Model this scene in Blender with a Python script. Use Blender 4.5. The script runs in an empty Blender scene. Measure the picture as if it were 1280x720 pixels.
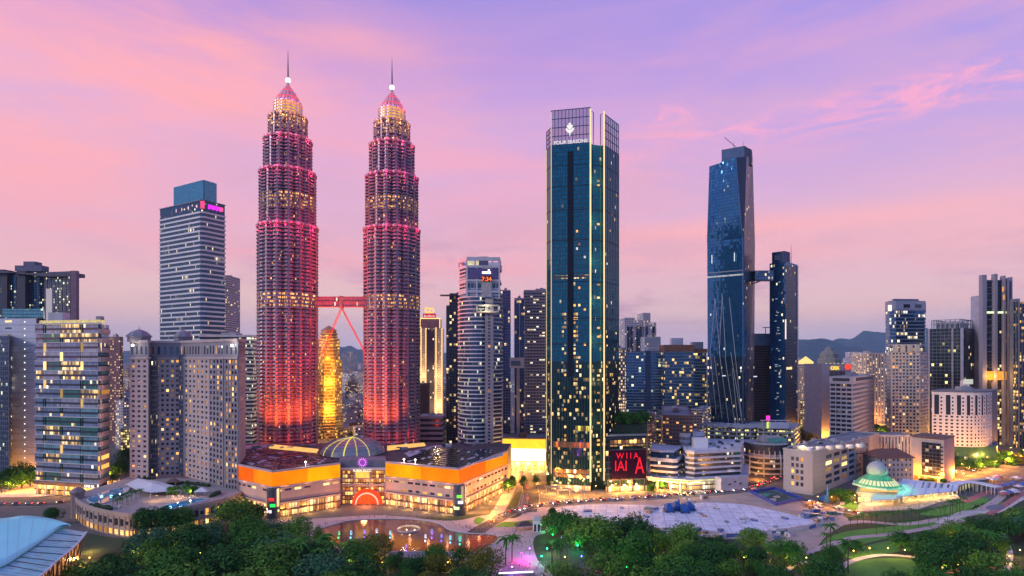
import bpy, bmesh, math, random
from mathutils import Vector, noise as mnoise
R = random.Random(7)
PI = math.pi
C = bpy.context.scene.collection
sc = bpy.context.scene
F, YH, H = 720.0, 447.0, 113.0          # focal length and horizon row in photo pixels, eye height in metres

def lin(h):
    h = h.lstrip('#')
    o = []
    for i in (0, 2, 4):
        c = int(h[i:i+2], 16) / 255
        o.append(c / 12.92 if c <= .04045 else ((c + .055) / 1.055) ** 2.4)
    return tuple(o) + (1.0,)

# ------------------------------------------------------------------ camera
cam = bpy.data.cameras.new('camera')
cam.lens = 36 * F / 1280; cam.sensor_width = 36; cam.shift_y = (YH - 360) / 1280
cam.clip_start = 1; cam.clip_end = 60000
co = bpy.data.objects.new('camera', cam); C.objects.link(co)
co.location = (0, 0, H); co.rotation_euler = (PI / 2, 0, 0)
sc.camera = co

# ------------------------------------------------------------------ world
SUN_EL, SUN_AZ = math.radians(9), math.radians(247)   # soft afterglow from behind the camera on the left
world = bpy.data.worlds.new('World'); sc.world = world; world.use_nodes = True
nt = world.node_tree; nt.nodes.clear()
def WN(t, **k):
    n = nt.nodes.new(t)
    for a, b in k.items(): setattr(n, a, b)
    return n
def wmath(op, a, b=None, c=None, clamp=False):
    n = WN('ShaderNodeMath', operation=op, use_clamp=clamp)
    for i, v in enumerate((a, b, c)):
        if v is None: continue
        if isinstance(v, (int, float)): n.inputs[i].default_value = v
        else: nt.links.new(v, n.inputs[i])
    return n.outputs[0]
def wmix(f, a, b, bt='MIX'):
    n = WN('ShaderNodeMix', data_type='RGBA', blend_type=bt)
    for s, v in ((n.inputs[0], f), (n.inputs[6], a), (n.inputs[7], b)):
        if isinstance(v, (int, float)): s.default_value = v
        elif isinstance(v, tuple): s.default_value = v
        else: nt.links.new(v, s)
    return n.outputs[2]
def wramp(fac, stops, interp='LINEAR'):
    n = WN('ShaderNodeValToRGB'); e = n.color_ramp.elements; n.color_ramp.interpolation = interp
    while len(e) < len(stops): e.new(.5)
    for el, (p, c) in zip(e, stops): el.position = p; el.color = c if isinstance(c, tuple) else lin(c)
    nt.links.new(fac, n.inputs[0]); return n.outputs[0]
tc = WN('ShaderNodeTexCoord'); sep = WN('ShaderNodeSeparateXYZ'); nt.links.new(tc.outputs['Generated'], sep.inputs[0])
dx, dy, dz = sep.outputs
front = wramp(dz, [(0, 'bcb4d2'), (.035, 'd2bccd'), (.075, 'e0bac0'), (.15, 'dba8ba'), (.25, 'd2a0c2'),
                   (.36, 'c89ccc'), (.45, 'ab88ce'), (.53, '8c7dcd'), (1, '7378c4')])
side = wramp(wmath('MULTIPLY_ADD', dx, .5, .5), [(0, '000000'), (.40, '000000'), (.80, 'ffffff')])
tall = wramp(dz, [(0, '000000'), (.2, '000000'), (.5, 'ffffff')])
front = wmix(wmath('MULTIPLY', wmath('MULTIPLY', side, tall), 1.0), front, lin('7d7cd8'))
back = wramp(dz, [(0, '7f90c4'), (.1, '6c90d0'), (.4, '5288d4'), (1, '5673c6')])
fb = wramp(wmath('MULTIPLY_ADD', dy, .5, .5), [(.58, '000000'), (.84, 'ffffff')], 'EASE')
base = wmix(fb, back, front)
# clouds: long soft streaks
def wnoise(scale, det, rough, off, sx, sz, dist=0.0):
    mp = WN('ShaderNodeMapping'); nt.links.new(tc.outputs['Generated'], mp.inputs[0])
    mp.inputs['Location'].default_value = off; mp.inputs['Scale'].default_value = (sx, sx, sz)
    mp.inputs['Rotation'].default_value = (0, math.radians(-9), 0)
    n = WN('ShaderNodeTexNoise'); nt.links.new(mp.outputs[0], n.inputs['Vector'])
    n.inputs['Scale'].default_value = scale; n.inputs['Detail'].default_value = det
    n.inputs['Roughness'].default_value = rough; n.inputs['Distortion'].default_value = dist
    return n.outputs[0]
def wblob(c, r, wob):
    # a soft patch of cloud round a direction c, radii r
    a = None
    for o, cc, rr in ((dx, c[0], r[0]), (dz, c[1], r[1])):
        q = wmath('POWER', wmath('ABSOLUTE', wmath('DIVIDE', wmath('SUBTRACT', o, cc), rr)), 2.0)
        a = q if a is None else wmath('ADD', a, q)
    g = wmath('EXPONENT', wmath('MULTIPLY', a, -1.0))
    g = wmath('MULTIPLY', g, wmath('GREATER_THAN', dy, 0))
    return wmath('MULTIPLY', g, wob)
n1 = wnoise(2.2, 6, .55, (3.1, 1.2, .4), 1.0, 5.5, .4)
n2 = wnoise(1.4, 5, .5, (7.7, 2.2, 1.9), 1.0, 3.6, .7)
n3 = wnoise(3.0, 9, .62, (1.3, 5.2, 3.3), 1.0, 4.5, .5)
nX = wnoise(6.0, 9, .68, (4.3, .2, 3.3), 1.0, 4.0, 1.0)
streak = wramp(n1, [(.44, '000000'), (.70, 'ffffff')], 'EASE')
veil = wramp(n2, [(.42, '000000'), (.72, 'ffffff')], 'EASE')
wisp = wramp(wmath('MULTIPLY_ADD', nX, .45, wmath('MULTIPLY', n3, .6)), [(.5, '000000'), (.68, 'ffffff')], 'EASE')
fr = wramp(dy, [(0, '000000'), (.45, 'ffffff')])
lowm = wramp(dz, [(0, '000000'), (.05, '666666'), (.14, 'ffffff'), (.42, 'bbbbbb'), (.6, '555555')])
base = wmix(wmath('MULTIPLY', wmath('MULTIPLY', veil, fr), .30), base, lin('f2a6ae'))
base = wmix(wmath('MULTIPLY', wmath('MULTIPLY', streak, lowm), .82), base, lin('ee9cac'))
# warm salmon patches
s1 = wmath('ADD', wblob((-.46, .40), (.17, .05), 1.3), wblob((-.60, .31), (.14, .05), .95))
s2 = wmath('ADD', wblob((-.62, .22), (.20, .035), .6), wblob((.38, .205), (.32, .018), .8))
s3 = wmath('ADD', wblob((.30, .165), (.4, .022), .45), wblob((-.28, .47), (.2, .03), .6))
sal = wmath('ADD', wmath('ADD', s1, s2), s3, None, True)
sal = wmath('MULTIPLY', sal, wmath('MULTIPLY_ADD', n3, 2.4, -.55, True))
base = wmix(wmath('MULTIPLY', sal, 1.0), base, lin('fba29e'))
# brighter wisps high on the right, grey-mauve banks low down
w1 = wmath('ADD', wblob((.40, .34), (.22, .02), 1.2), wblob((.54, .355), (.13, .02), 1.2))
w1 = wmath('ADD', w1, wblob((.245, .375), (.05, .012), 1.3), None, True)
w1 = wmath('MULTIPLY', w1, wramp(nX, [(.40, '000000'), (.62, 'ffffff')], 'EASE'))
base = wmix(wmath('MULTIPLY', w1, .75), base, lin('f49ab8'))
pe = wmath('ADD', wblob((-.40, .085), (.32, .05), .8), wblob((.42, .07), (.25, .03), .5), None, True)
base = wmix(wmath('MULTIPLY', pe, .7), base, lin('efc4b4'))
g1 = wmath('MULTIPLY', wmath('ADD', wblob((.3, .10), (.5, .05), 1.0), wblob((-.15, .16), (.22, .05), .9), None, True), wisp)
base = wmix(wmath('MULTIPLY', g1, .9), base, lin('b888a4'))
base = wmix(wmath('MULTIPLY', wmath('MULTIPLY', wisp, lowm), .5), base, lin('cf9ab4'))
sky = WN('ShaderNodeTexSky', sky_type='NISHITA', sun_disc=False)
sky.sun_elevation = math.radians(2); sky.sun_rotation = SUN_AZ; sky.air_density = 1.4; sky.dust_density = 2.0
bg1 = WN('ShaderNodeBackground'); bg1.inputs[1].default_value = .05; nt.links.new(sky.outputs[0], bg1.inputs[0])
bg2 = WN('ShaderNodeBackground'); bg2.inputs[1].default_value = .96; nt.links.new(base, bg2.inputs[0])
ad = WN('ShaderNodeAddShader'); nt.links.new(bg1.outputs[0], ad.inputs[0]); nt.links.new(bg2.outputs[0], ad.inputs[1])
out = WN('ShaderNodeOutputWorld'); nt.links.new(ad.outputs[0], out.inputs[0])

sl = bpy.data.lights.new('sun', 'SUN'); sl.energy = 1.3; sl.angle = math.radians(14); sl.color = (1, .88, .86)
so = bpy.data.objects.new('sun', sl); C.objects.link(so)
_d = Vector((math.sin(SUN_AZ) * math.cos(math.radians(24)), math.cos(SUN_AZ) * math.cos(math.radians(24)), math.sin(math.radians(24))))
so.rotation_euler = (-_d).to_track_quat('-Z', 'Y').to_euler(); so.location = (0, 0, 900)

vs = sc.view_settings
sc.display_settings.display_device = 'sRGB'
vs.view_transform = 'Standard'; vs.look = 'None'; vs.exposure = 0.34; vs.gamma = 1; vs.use_curve_mapping = False
cy = sc.cycles
cy.use_denoising = True
try: cy.denoiser = 'OPENIMAGEDENOISE'
except Exception: pass
cy.max_bounces = 4; cy.diffuse_bounces = 2; cy.glossy_bounces = 3; cy.transmission_bounces = 2; cy.transparent_max_bounces = 4
cy.volume_bounces = 0
cy.sample_clamp_indirect = 4; cy.caustics_reflective = False; cy.caustics_refractive = False
try: cy.use_light_tree = True
except Exception: pass

# ------------------------------------------------------------------ pixels of the photo -> metres of the place
def X(px, D): return (px - 640) / F * D
def Z(py, D): return H - (py - YH) / F * D
def P(px, D): return Vector((X(px, D), D))
def G(px, py, z=0.0):
    D = F * (H - z) / (py - YH)
    return Vector((X(px, D), D, z))
def GP(px, py, z=0.0): v = G(px, py, z); return Vector((v.x, v.y))
def foot(xl, xc, xr, D, th):
    """four ground corners (left, near corner, right, back) of a box turned by th degrees, seen between photo columns xl..xr"""
    t = math.radians(th); c = P(xc, D)
    def hit(u, px):
        k = (px - 640) / F; return c + u * ((k * c.y - c.x) / (u.x - k * u.y))
    u = Vector((-math.cos(t), math.sin(t))); v = Vector((math.sin(t), math.cos(t)))
    l = hit(u, xl); r = hit(v, xr) if xr > xc else None
    if r is None: r = c + v * 30
    return [l, c, r, l + r - c]
def slab(xl, xr, D, depth, th=0):
    """a box showing only its front between two columns"""
    t = math.radians(th); l = P(xl, D)
    k = (xr - 640) / F; u = Vector((math.cos(t), math.sin(t)))
    r = l + u * ((k * l.y - l.x) / (u.x - k * u.y)); n = Vector((-u.y, u.x)) * depth
    return [l, r, r + n, l + n]
def inset(poly, d):
    n = len(poly); o = []
    for i in range(n):
        a, b, c = poly[i-1], poly[i], poly[(i+1) % n]
        e1 = (b - a).normalized(); e2 = (c - b).normalized()
        n1 = Vector((-e1.y, e1.x)); n2 = Vector((-e2.y, e2.x))
        m = (n1 + n2); k = m.dot(n1)
        o.append(b + m * (d / max(k, .3)))
    return o
def lerp(a, b, t): return a + (b - a) * t

# ------------------------------------------------------------------ mesh builder
class MB:
    def __init__(s): s.v = []; s.f = []; s.m = []; s.uv = []
    def face(s, pts, mi=0, uv=None):
        i = len(s.v); s.v += [tuple(p) for p in pts]; s.f.append(tuple(range(i, i + len(pts)))); s.m.append(mi)
        s.uv.append(uv or [(p[0], p[1]) for p in pts])
    def mesh(s, vs_, fs, mi=0):
        i = len(s.v); s.v += [tuple(p) for p in vs_]
        for f in fs:
            s.f.append(tuple(i + k for k in f)); s.m.append(mi); s.uv.append([(vs_[k][0] + vs_[k][1], vs_[k][2]) for k in f])
    def strip(s, p, q, z0, z1, t0, t1, mi=0):
        d = (q - p); L = d.length
        if L < 1e-6: return
        d = d / L; n = Vector((d.y, -d.x))
        a0, b0, a1, b1 = p + n * t0, q + n * t0, p + n * t1, q + n * t1
        V = [(*a1, z0), (*b1, z0), (*b1, z1), (*a1, z1), (*a0, z0), (*b0, z0), (*b0, z1), (*a0, z1)]
        i = len(s.v); s.v += V
        for f in ((0, 1, 2, 3), (5, 4, 7, 6), (3, 2, 6, 7), (1, 0, 4, 5), (1, 5, 6, 2), (4, 0, 3, 7)):
            s.f.append(tuple(i + k for k in f)); s.m.append(mi)
            s.uv.append([(((k in (1, 2, 5, 6)) * L), V[k][2]) for k in f])
    def prism(s, poly, z0, z1, mi=0, mt=None, bottom=False, poly2=None):
        n = len(poly); p2 = poly2 or poly; u = 0
        for i in range(n):
            a, b = poly[i], poly[(i+1) % n]; a2, b2 = p2[i], p2[(i+1) % n]; L = (b - a).length
            za, zb = (z1[i], z1[(i+1) % n]) if isinstance(z1, (list, tuple)) else (z1, z1)
            s.face([(*a, z0), (*b, z0), (*b2, zb), (*a2, za)], mi, [(u, z0), (u + L, z0), (u + L, zb), (u, za)])
            u += math.ceil(L / 3) * 3 + 3
        if mt is not None:
            s.face([(*p2[i], z1[i] if isinstance(z1, (list, tuple)) else z1) for i in range(n)], mt)
        if bottom: s.face([(*p, z0) for p in reversed(poly)], mi)
    def box(s, x, y, z, sx, sy, sz, mi=0, rot=0.0, taper=1.0):
        c, n = math.cos(rot), math.sin(rot)
        def q(a, b, k=1.0): a *= k; b *= k; return Vector((x + a * c - b * n, y + a * n + b * c))
        pl = [q(-sx/2, -sy/2), q(sx/2, -sy/2), q(sx/2, sy/2), q(-sx/2, sy/2)]
        p2 = [q(-sx/2, -sy/2, taper), q(sx/2, -sy/2, taper), q(sx/2, sy/2, taper), q(-sx/2, sy/2, taper)]
        s.prism(pl, z, z + sz, mi, mi, True, p2)
    def lathe(s, x, y, prof, n=16, mi=0, cap=True):
        rings = []
        for r, z in prof:
            i = len(s.v); s.v += [(x + r * math.cos(2*PI*k/n), y + r * math.sin(2*PI*k/n), z) for k in range(n)]; rings.append(i)
        for a, b in zip(rings, rings[1:]):
            for k in range(n):
                s.f.append((a+k, a+(k+1) % n, b+(k+1) % n, b+k)); s.m.append(mi); s.uv.append([(k, 0), (k+1, 0), (k+1, 1), (k, 1)])
        if cap:
            s.f.append(tuple(rings[-1] + k for k in range(n))); s.m.append(mi); s.uv.append([(0, 0)] * n)
    def tube(s, a, b, r0, r1=None, n=6, mi=0):
        a, b = Vector(a), Vector(b); r1 = r0 if r1 is None else r1
        d = (b - a).normalized(); e = d.orthogonal().normalized(); g = d.cross(e)
        i = len(s.v)
        for p, r in ((a, r0), (b, r1)):
            s.v += [tuple(p + (e * math.cos(2*PI*k/n) + g * math.sin(2*PI*k/n)) * r) for k in range(n)]
        for k in range(n):
            s.f.append((i+k, i+(k+1) % n, i+n+(k+1) % n, i+n+k)); s.m.append(mi); s.uv.append([(0, 0)] * 4)
        for q in (tuple(range(i, i+n))[::-1], tuple(range(i+n, i+2*n))):
            s.f.append(q); s.m.append(mi); s.uv.append([(0, 0)] * n)
    def data(s, name, mats, off=(0, 0, 0), smooth=False):
        me = bpy.data.meshes.new(name); ox, oy, oz = off
        me.from_pydata([(a - ox, b - oy, c - oz) for a, b, c in s.v], [], s.f)
        mats = mats if isinstance(mats, (list, tuple)) else [mats]
        for m in mats: me.materials.append(m)
        me.polygons.foreach_set('material_index', s.m)
        u = me.uv_layers.new(name='uv'); fl = []
        for t in s.uv:
            for k in t: fl += [k[0], k[1]]
        u.data.foreach_set('uv', fl)
        if smooth: me.polygons.foreach_set('use_smooth', [True] * len(s.f))
        me.update(); return me
    def build(s, name, mats, parent=None, smooth=False):
        if not s.f: return None
        off = wloc(parent)
        o = bpy.data.objects.new(name, s.data(name, mats, off, smooth)); C.objects.link(o)
        if parent is not None: o.parent = parent
        return o
def wloc(o):
    v = Vector((0, 0, 0))
    while o is not None: v = v + o.location; o = o.parent
    return v
def tag(o, label=None, cat=None, group=None, kind=None):
    if label: o['label'] = label
    if cat: o['category'] = cat
    if group: o['group'] = group
    if kind: o['kind'] = kind
    return o
def thing(name, label, cat, loc=(0, 0, 0), group=None):
    o = bpy.data.objects.new(name, None); C.objects.link(o); o.empty_display_size = 1
    o.location = loc; return tag(o, label, cat, group)
def copy_tree(o, parent=None):
    c = o.copy(); C.objects.link(c)
    if parent is not None: c.parent = parent
    for ch in list(o.children): copy_tree(ch, c)
    return c
def wipe(o):
    for ch in list(o.children): wipe(ch)
    bpy.data.objects.remove(o)
def structure(mb, name, mats): return tag(mb.build(name, mats), kind='structure')
def cen(poly): return sum(poly, Vector((0, 0))) / len(poly)
def text(body, loc, size, mat, parent, ang=0.0, ext=.15, name='lettering', align='CENTER', tilt=PI/2, spacing=1.0, sx=1.0):
    cu = bpy.data.curves.new(name, 'FONT'); cu.body = body; cu.size = size; cu.extrude = ext; cu.align_x = align
    cu.space_character = spacing; cu.materials.append(mat)
    t_ = bpy.data.objects.new(name, cu); C.objects.link(t_)
    me = bpy.data.meshes.new_from_object(t_.evaluated_get(bpy.context.evaluated_depsgraph_get())); bpy.data.objects.remove(t_)
    o = bpy.data.objects.new(name, me); C.objects.link(o); o.parent = parent
    if not me.materials: me.materials.append(mat)
    o.location = Vector(loc) - wloc(parent); o.rotation_euler = (tilt, 0, ang); o.scale = (sx, 1, 1); return o
def lamp(loc, power, color, parent=None, kind='POINT', radius=.5, target=None, spot=None, blend=.5):
    l = bpy.data.lights.new('lamp_light', kind); l.energy = power * (4 if kind == 'POINT' else 1); l.color = color
    if kind == 'SPOT': l.spot_size = math.radians(spot); l.spot_blend = blend
    l.shadow_soft_size = radius
    o = bpy.data.objects.new('lamp_light', l); C.objects.link(o)
    if parent is not None: o.parent = parent
    o.location = Vector(loc) - (wloc(parent) if parent is not None else Vector((0, 0, 0)))
    if target is not None: o.rotation_euler = (Vector(target) - Vector(loc)).to_track_quat('-Z', 'Y').to_euler()
    return o

# ------------------------------------------------------------------ materials
def newmat(name):
    m = bpy.data.materials.new(name); m.use_nodes = True
    return m, m.node_tree, m.node_tree.nodes['Principled BSDF']
class NT:
    def __init__(s, t): s.t = t
    def n(s, ty, **k):
        x = s.t.nodes.new(ty)
        for a, b in k.items(): setattr(x, a, b)
        return x
    def m(s, op, a, b=None, c=None, clamp=False):
        x = s.n('ShaderNodeMath', operation=op, use_clamp=clamp)
        for i, v in enumerate((a, b, c)):
            if v is None: continue
            if isinstance(v, (int, float)): x.inputs[i].default_value = v
            else: s.t.links.new(v, x.inputs[i])
        return x.outputs[0]
    def mix(s, f, a, b, bt='MIX'):
        x = s.n('ShaderNodeMix', data_type='RGBA', blend_type=bt)
        for q, v in ((x.inputs[0], f), (x.inputs[6], a), (x.inputs[7], b)):
            if isinstance(v, (int, float)): q.default_value = v
            elif isinstance(v, tuple): q.default_value = v
            else: s.t.links.new(v, q)
        return x.outputs[2]
    def noise(s, vec, scale, det=3.0, rough=.5, dim='3D'):
        x = s.n('ShaderNodeTexNoise', noise_dimensions=dim); s.t.links.new(vec, x.inputs['Vector'])
        x.inputs['Scale'].default_value = scale; x.inputs['Detail'].default_value = det; x.inputs['Roughness'].default_value = rough
        return x.outputs[0]
    def ramp(s, f, stops):
        x = s.n('ShaderNodeValToRGB'); e = x.color_ramp.elements
        while len(e) < len(stops): e.new(.5)
        for el, (p, c) in zip(e, stops): el.position = p; el.color = c if isinstance(c, tuple) else (c, c, c, 1)
        s.t.links.new(f, x.inputs[0]); return x.outputs[0]
    def l(s, a, b): s.t.links.new(a, b)
def rgb(r, g, b): return (r, g, b, 1.0)
def surf(name, col, rough=.8, metal=0.0, var=.18, scale=.15, spec=.4, streak=False):
    """a matt or metal surface with soil and wear mottled into it"""
    m, t, b = newmat(name); q = NT(t)
    tc_ = q.n('ShaderNodeTexCoord'); vec = tc_.outputs['Object']
    if streak:
        mp = q.n('ShaderNodeMapping'); mp.inputs['Scale'].default_value = (1, 1, .12); q.l(vec, mp.inputs[0]); vec = mp.outputs[0]
    nz = q.noise(vec, scale, 5, .6); f = q.ramp(nz, [(.3, 0.0), (.7, 1.0)])
    lo = tuple(max(0, c * (1 - var)) for c in col[:3]) + (1,); hi = tuple(min(1, c * (1 + var)) for c in col[:3]) + (1,)
    q.l(q.mix(f, lo, hi), b.inputs['Base Color'])
    b.inputs['Roughness'].default_value = rough; b.inputs['Metallic'].default_value = metal; b.inputs['Specular IOR Level'].default_value = spec
    return m
def glow(name, col, strength, sample=False, var=0.0, scale=.2):
    m, t, b = newmat(name)
    b.inputs['Base Color'].default_value = tuple(c * .12 for c in col[:3]) + (1,); b.inputs['Roughness'].default_value = .6; b.inputs['Specular IOR Level'].default_value = .08
    b.inputs['Emission Color'].default_value = col; b.inputs['Emission Strength'].default_value = strength
    if var == 'win':
        q = NT(t); tc_ = q.n('ShaderNodeTexCoord'); ge = q.n('ShaderNodeNewGeometry'); oi = q.n('ShaderNodeObjectInfo'); sp = q.n('ShaderNodeSeparateXYZ'); q.l(tc_.outputs['Generated'], sp.inputs[0])
        r_ = q.m('FRACT', q.m('MULTIPLY_ADD', ge.outputs['Random Per Island'], 7.31, oi.outputs['Random']))
        k = q.m('MULTIPLY_ADD', q.m('POWER', r_, 1.8), 1.7, .2); ad_ = q.n('ShaderNodeVectorMath', operation='ADD'); q.l(tc_.outputs['Object'], ad_.inputs[0]); q.l(q.m('MULTIPLY', r_, 40), ad_.inputs[1])
        nz = q.noise(ad_.outputs[0], 2.2, 3, .6)
        q.l(q.m('MULTIPLY', q.m('MULTIPLY', k, q.m('MULTIPLY_ADD', nz, 1.6, .2)), strength), b.inputs['Emission Strength'])
    elif var:
        q = NT(t); tc_ = q.n('ShaderNodeTexCoord'); nz = q.noise(tc_.outputs['Object'], scale, 4, .6)
        q.l(q.m('MULTIPLY', q.m('MULTIPLY_ADD', q.ramp(nz, [(.25, 0.0), (.75, 1.0)]), var, 1 - var / 2), strength), b.inputs['Emission Strength'])
    m.cycles.emission_sampling = 'FRONT' if sample else 'NONE'
    return m
WARM, WARM2, WHT = rgb(1, .55, .16), rgb(1, .74, .36), rgb(1, .9, .68)
def glass(name, tint, bay=1.6, flr=3.8, lit=.05, power=1.6, metal=.75, rough=.09, cols=(WARM, WHT), clump=.5, mull=.06, frame=rgb(.05, .06, .08), wob=.035, floorlit=0.0):
    """curtain-wall glass: panes that tilt a little against each other, some rooms lit behind"""
    m, t, b = newmat(name); q = NT(t)
    uv = q.n('ShaderNodeUVMap').outputs[0]; s = q.n('ShaderNodeSeparateXYZ'); q.l(uv, s.inputs[0])
    cu, cv = q.m('DIVIDE', s.outputs[0], bay), q.m('DIVIDE', s.outputs[1], flr)
    iu, iv = q.m('FLOOR', cu), q.m('FLOOR', cv); fu, fv = q.m('FRACT', cu), q.m('FRACT', cv)
    cell = q.n('ShaderNodeCombineXYZ'); q.l(iu, cell.inputs[0]); q.l(iv, cell.inputs[1])
    oi = q.n('ShaderNodeObjectInfo'); cell.inputs[2].default_value = 0; q.l(q.m('MULTIPLY', oi.outputs['Random'], 50), cell.inputs[2])
    wn = q.n('ShaderNodeTexWhiteNoise', noise_dimensions='3D'); q.l(cell.outputs[0], wn.inputs['Vector'])
    rs = q.n('ShaderNodeSeparateColor'); q.l(wn.outputs['Color'], rs.inputs[0])
    mp = q.n('ShaderNodeMapping'); mp.inputs['Scale'].default_value = (.14, .9, 1); q.l(cell.outputs[0], mp.inputs[0])
    cl = q.noise(mp.outputs[0], 1.0, 2, .5)
    pr = q.m('MULTIPLY', q.m('ADD', q.m('MULTIPLY', q.ramp(cl, [(.35, 0.0), (.7, 1.0)]), 2 * clump), 1 - clump), lit)
    if floorlit:
        wf = q.n('ShaderNodeTexWhiteNoise', noise_dimensions='2D'); cf = q.n('ShaderNodeCombineXYZ'); q.l(iv, cf.inputs[1]); q.l(q.m('FLOOR', q.m('DIVIDE', iu, 9)), cf.inputs[0]); q.l(cf.outputs[0], wf.inputs['Vector'])
        pr = q.m('ADD', pr, q.m('MULTIPLY', q.m('LESS_THAN', wf.outputs['Value'], floorlit), .8))
    on = q.m('LESS_THAN', wn.outputs['Value'], pr)
    mk = q.m('MULTIPLY', q.m('GREATER_THAN', q.m('SUBTRACT', .5, q.m('ABSOLUTE', q.m('SUBTRACT', fu, .5))), mull),
             q.m('MULTIPLY', q.m('GREATER_THAN', fv, .1), q.m('LESS_THAN', fv, .86)))
    inn = q.noise(uv, 1.3, 2, .6)
    pw = q.m('MULTIPLY', q.m('MULTIPLY', on, mk), q.m('MULTIPLY', q.m('MULTIPLY_ADD', q.m('POWER', rs.outputs[2], 2.0), 1.7, .10), q.m('MULTIPLY_ADD', inn, 1.2, .4)))
    pw = q.m('MULTIPLY', pw, q.m('MULTIPLY_ADD', fv, 1.0, .45))
    q.l(q.m('MULTIPLY', pw, power), b.inputs['Emission Strength'])
    q.l(q.mix(rs.outputs[1], cols[0], cols[1]), b.inputs['Emission Color'])
    var = q.mix(rs.outputs[0], tuple(c * .8 for c in tint[:3]) + (1,), tuple(min(1, c * 1.2) for c in tint[:3]) + (1,))
    q.l(q.mix(mk, frame, var), b.inputs['Base Color'])
    q.l(q.m('MULTIPLY', mk, metal), b.inputs['Metallic'])
    b.inputs['Roughness'].default_value = rough
    ge = q.n('ShaderNodeNewGeometry'); sub = q.n('ShaderNodeVectorMath', operation='SUBTRACT'); q.l(wn.outputs['Color'], sub.inputs[0]); sub.inputs[1].default_value = (.5, .5, .5)
    sca = q.n('ShaderNodeVectorMath', operation='SCALE'); q.l(sub.outputs[0], sca.inputs[0]); sca.inputs['Scale'].default_value = wob
    adn = q.n('ShaderNodeVectorMath', operation='ADD'); q.l(ge.outputs['Normal'], adn.inputs[0]); q.l(sca.outputs[0], adn.inputs[1])
    nrm = q.n('ShaderNodeVectorMath', operation='NORMALIZE'); q.l(adn.outputs[0], nrm.inputs[0]); q.l(nrm.outputs[0], b.inputs['Normal'])
    m.cycles.emission_sampling = 'NONE'; return m
def wallwin(name, wall, bay=3.2, flr=3.3, ww=.5, wh=.5, lit=.2, power=1.6, win=rgb(.03, .04, .06), cols=(WARM, WARM2)):
    """far masonry fronts: wall with window openings set in its pattern, some lit"""
    m, t, b = newmat(name); q = NT(t)
    uv = q.n('ShaderNodeUVMap').outputs[0]; s = q.n('ShaderNodeSeparateXYZ'); q.l(uv, s.inputs[0])
    cu, cv = q.m('DIVIDE', s.outputs[0], bay), q.m('DIVIDE', s.outputs[1], flr)
    cell = q.n('ShaderNodeCombineXYZ'); q.l(q.m('FLOOR', cu), cell.inputs[0]); q.l(q.m('FLOOR', cv), cell.inputs[1])
    oi = q.n('ShaderNodeObjectInfo'); q.l(q.m('MULTIPLY', oi.outputs['Random'], 50), cell.inputs[2])
    wn = q.n('ShaderNodeTexWhiteNoise', noise_dimensions='3D'); q.l(cell.outputs[0], wn.inputs['Vector'])
    rs = q.n('ShaderNodeSeparateColor'); q.l(wn.outputs['Color'], rs.inputs[0])
    mk = q.m('MULTIPLY', q.m('LESS_THAN', q.m('ABSOLUTE', q.m('SUBTRACT', q.m('FRACT', cu), .5)), ww / 2), q.m('LESS_THAN', q.m('ABSOLUTE', q.m('SUBTRACT', q.m('FRACT', cv), .5)), wh / 2))
    ge = q.n('ShaderNodeNewGeometry'); gs = q.n('ShaderNodeSeparateXYZ'); q.l(ge.outputs['Normal'], gs.inputs[0])
    mk = q.m('MULTIPLY', mk, q.m('LESS_THAN', q.m('ABSOLUTE', gs.outputs[2]), .5))
    on = q.m('LESS_THAN', wn.outputs['Value'], lit)
    q.l(q.m('MULTIPLY', q.m('MULTIPLY', on, mk), q.m('MULTIPLY', q.m('MULTIPLY_ADD', rs.outputs[2], 1.0, .3), power)), b.inputs['Emission Strength'])
    q.l(q.mix(rs.outputs[1], cols[0], cols[1]), b.inputs['Emission Color'])
    tc_ = q.n('ShaderNodeTexCoord'); nz = q.noise(tc_.outputs['Object'], .06, 5, .6)
    wc = q.mix(q.ramp(nz, [(.3, 0.0), (.7, 1.0)]), tuple(c * .82 for c in wall[:3]) + (1,), tuple(min(1, c * 1.1) for c in wall[:3]) + (1,))
    q.l(q.mix(mk, wc, win), b.inputs['Base Color']); q.l(q.m('MULTIPLY_ADD', mk, -.6, .8), b.inputs['Roughness'])
    m.cycles.emission_sampling = 'NONE'; return m
# ------------------------------------------------------------------ shared materials
M = {}
M['steel'] = surf('brushed_steel', rgb(.55, .55, .6), .38, .75, .1, .05)
M['conc'] = surf('concrete', rgb(.36, .35, .36), .85, 0, .2, .12)
M['dconc'] = surf('dark_concrete', rgb(.17, .17, .19), .85, 0, .25, .12)
M['lconc'] = surf('light_concrete', rgb(.52, .5, .5), .8, 0, .15, .1, streak=True)
M['white'] = surf('white_paint', rgb(.74, .73, .74), .65, 0, .08, .1, streak=True)
M['beige'] = surf('beige_render', rgb(.56, .45, .38), .8, 0, .12, .1, streak=True)
M['lilac'] = surf('pale_granite', rgb(.47, .41, .42), .75, 0, .12, .1, streak=True)
M['slate'] = surf('slate_cladding', rgb(.16, .18, .23), .6, .2, .2, .1)
M['brown'] = surf('brown_cladding', rgb(.16, .09, .075), .7, 0, .2, .1)
M['redbrown'] = surf('red_brown_cladding', rgb(.22, .1, .1), .7, 0, .2, .1)
M['roofgrey'] = surf('roof_membrane', rgb(.2, .2, .22), .9, 0, .35, .08)
M['roofdark'] = surf('dark_roof', rgb(.07, .06, .07), .85, 0, .4, .1)
M['metal'] = surf('dark_metal', rgb(.08, .09, .11), .5, .6, .2, .1)
M['alu'] = surf('aluminium', rgb(.6, .62, .66), .4, .7, .12, .1)
M['w_dark'] = surf('window_dark', rgb(.025, .03, .045), .12, .0, .3, .2, 1.0)
M['w_blue'] = surf('window_blue', rgb(.05, .10, .14), .1, .5, .3, .2, 1.0)
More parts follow.
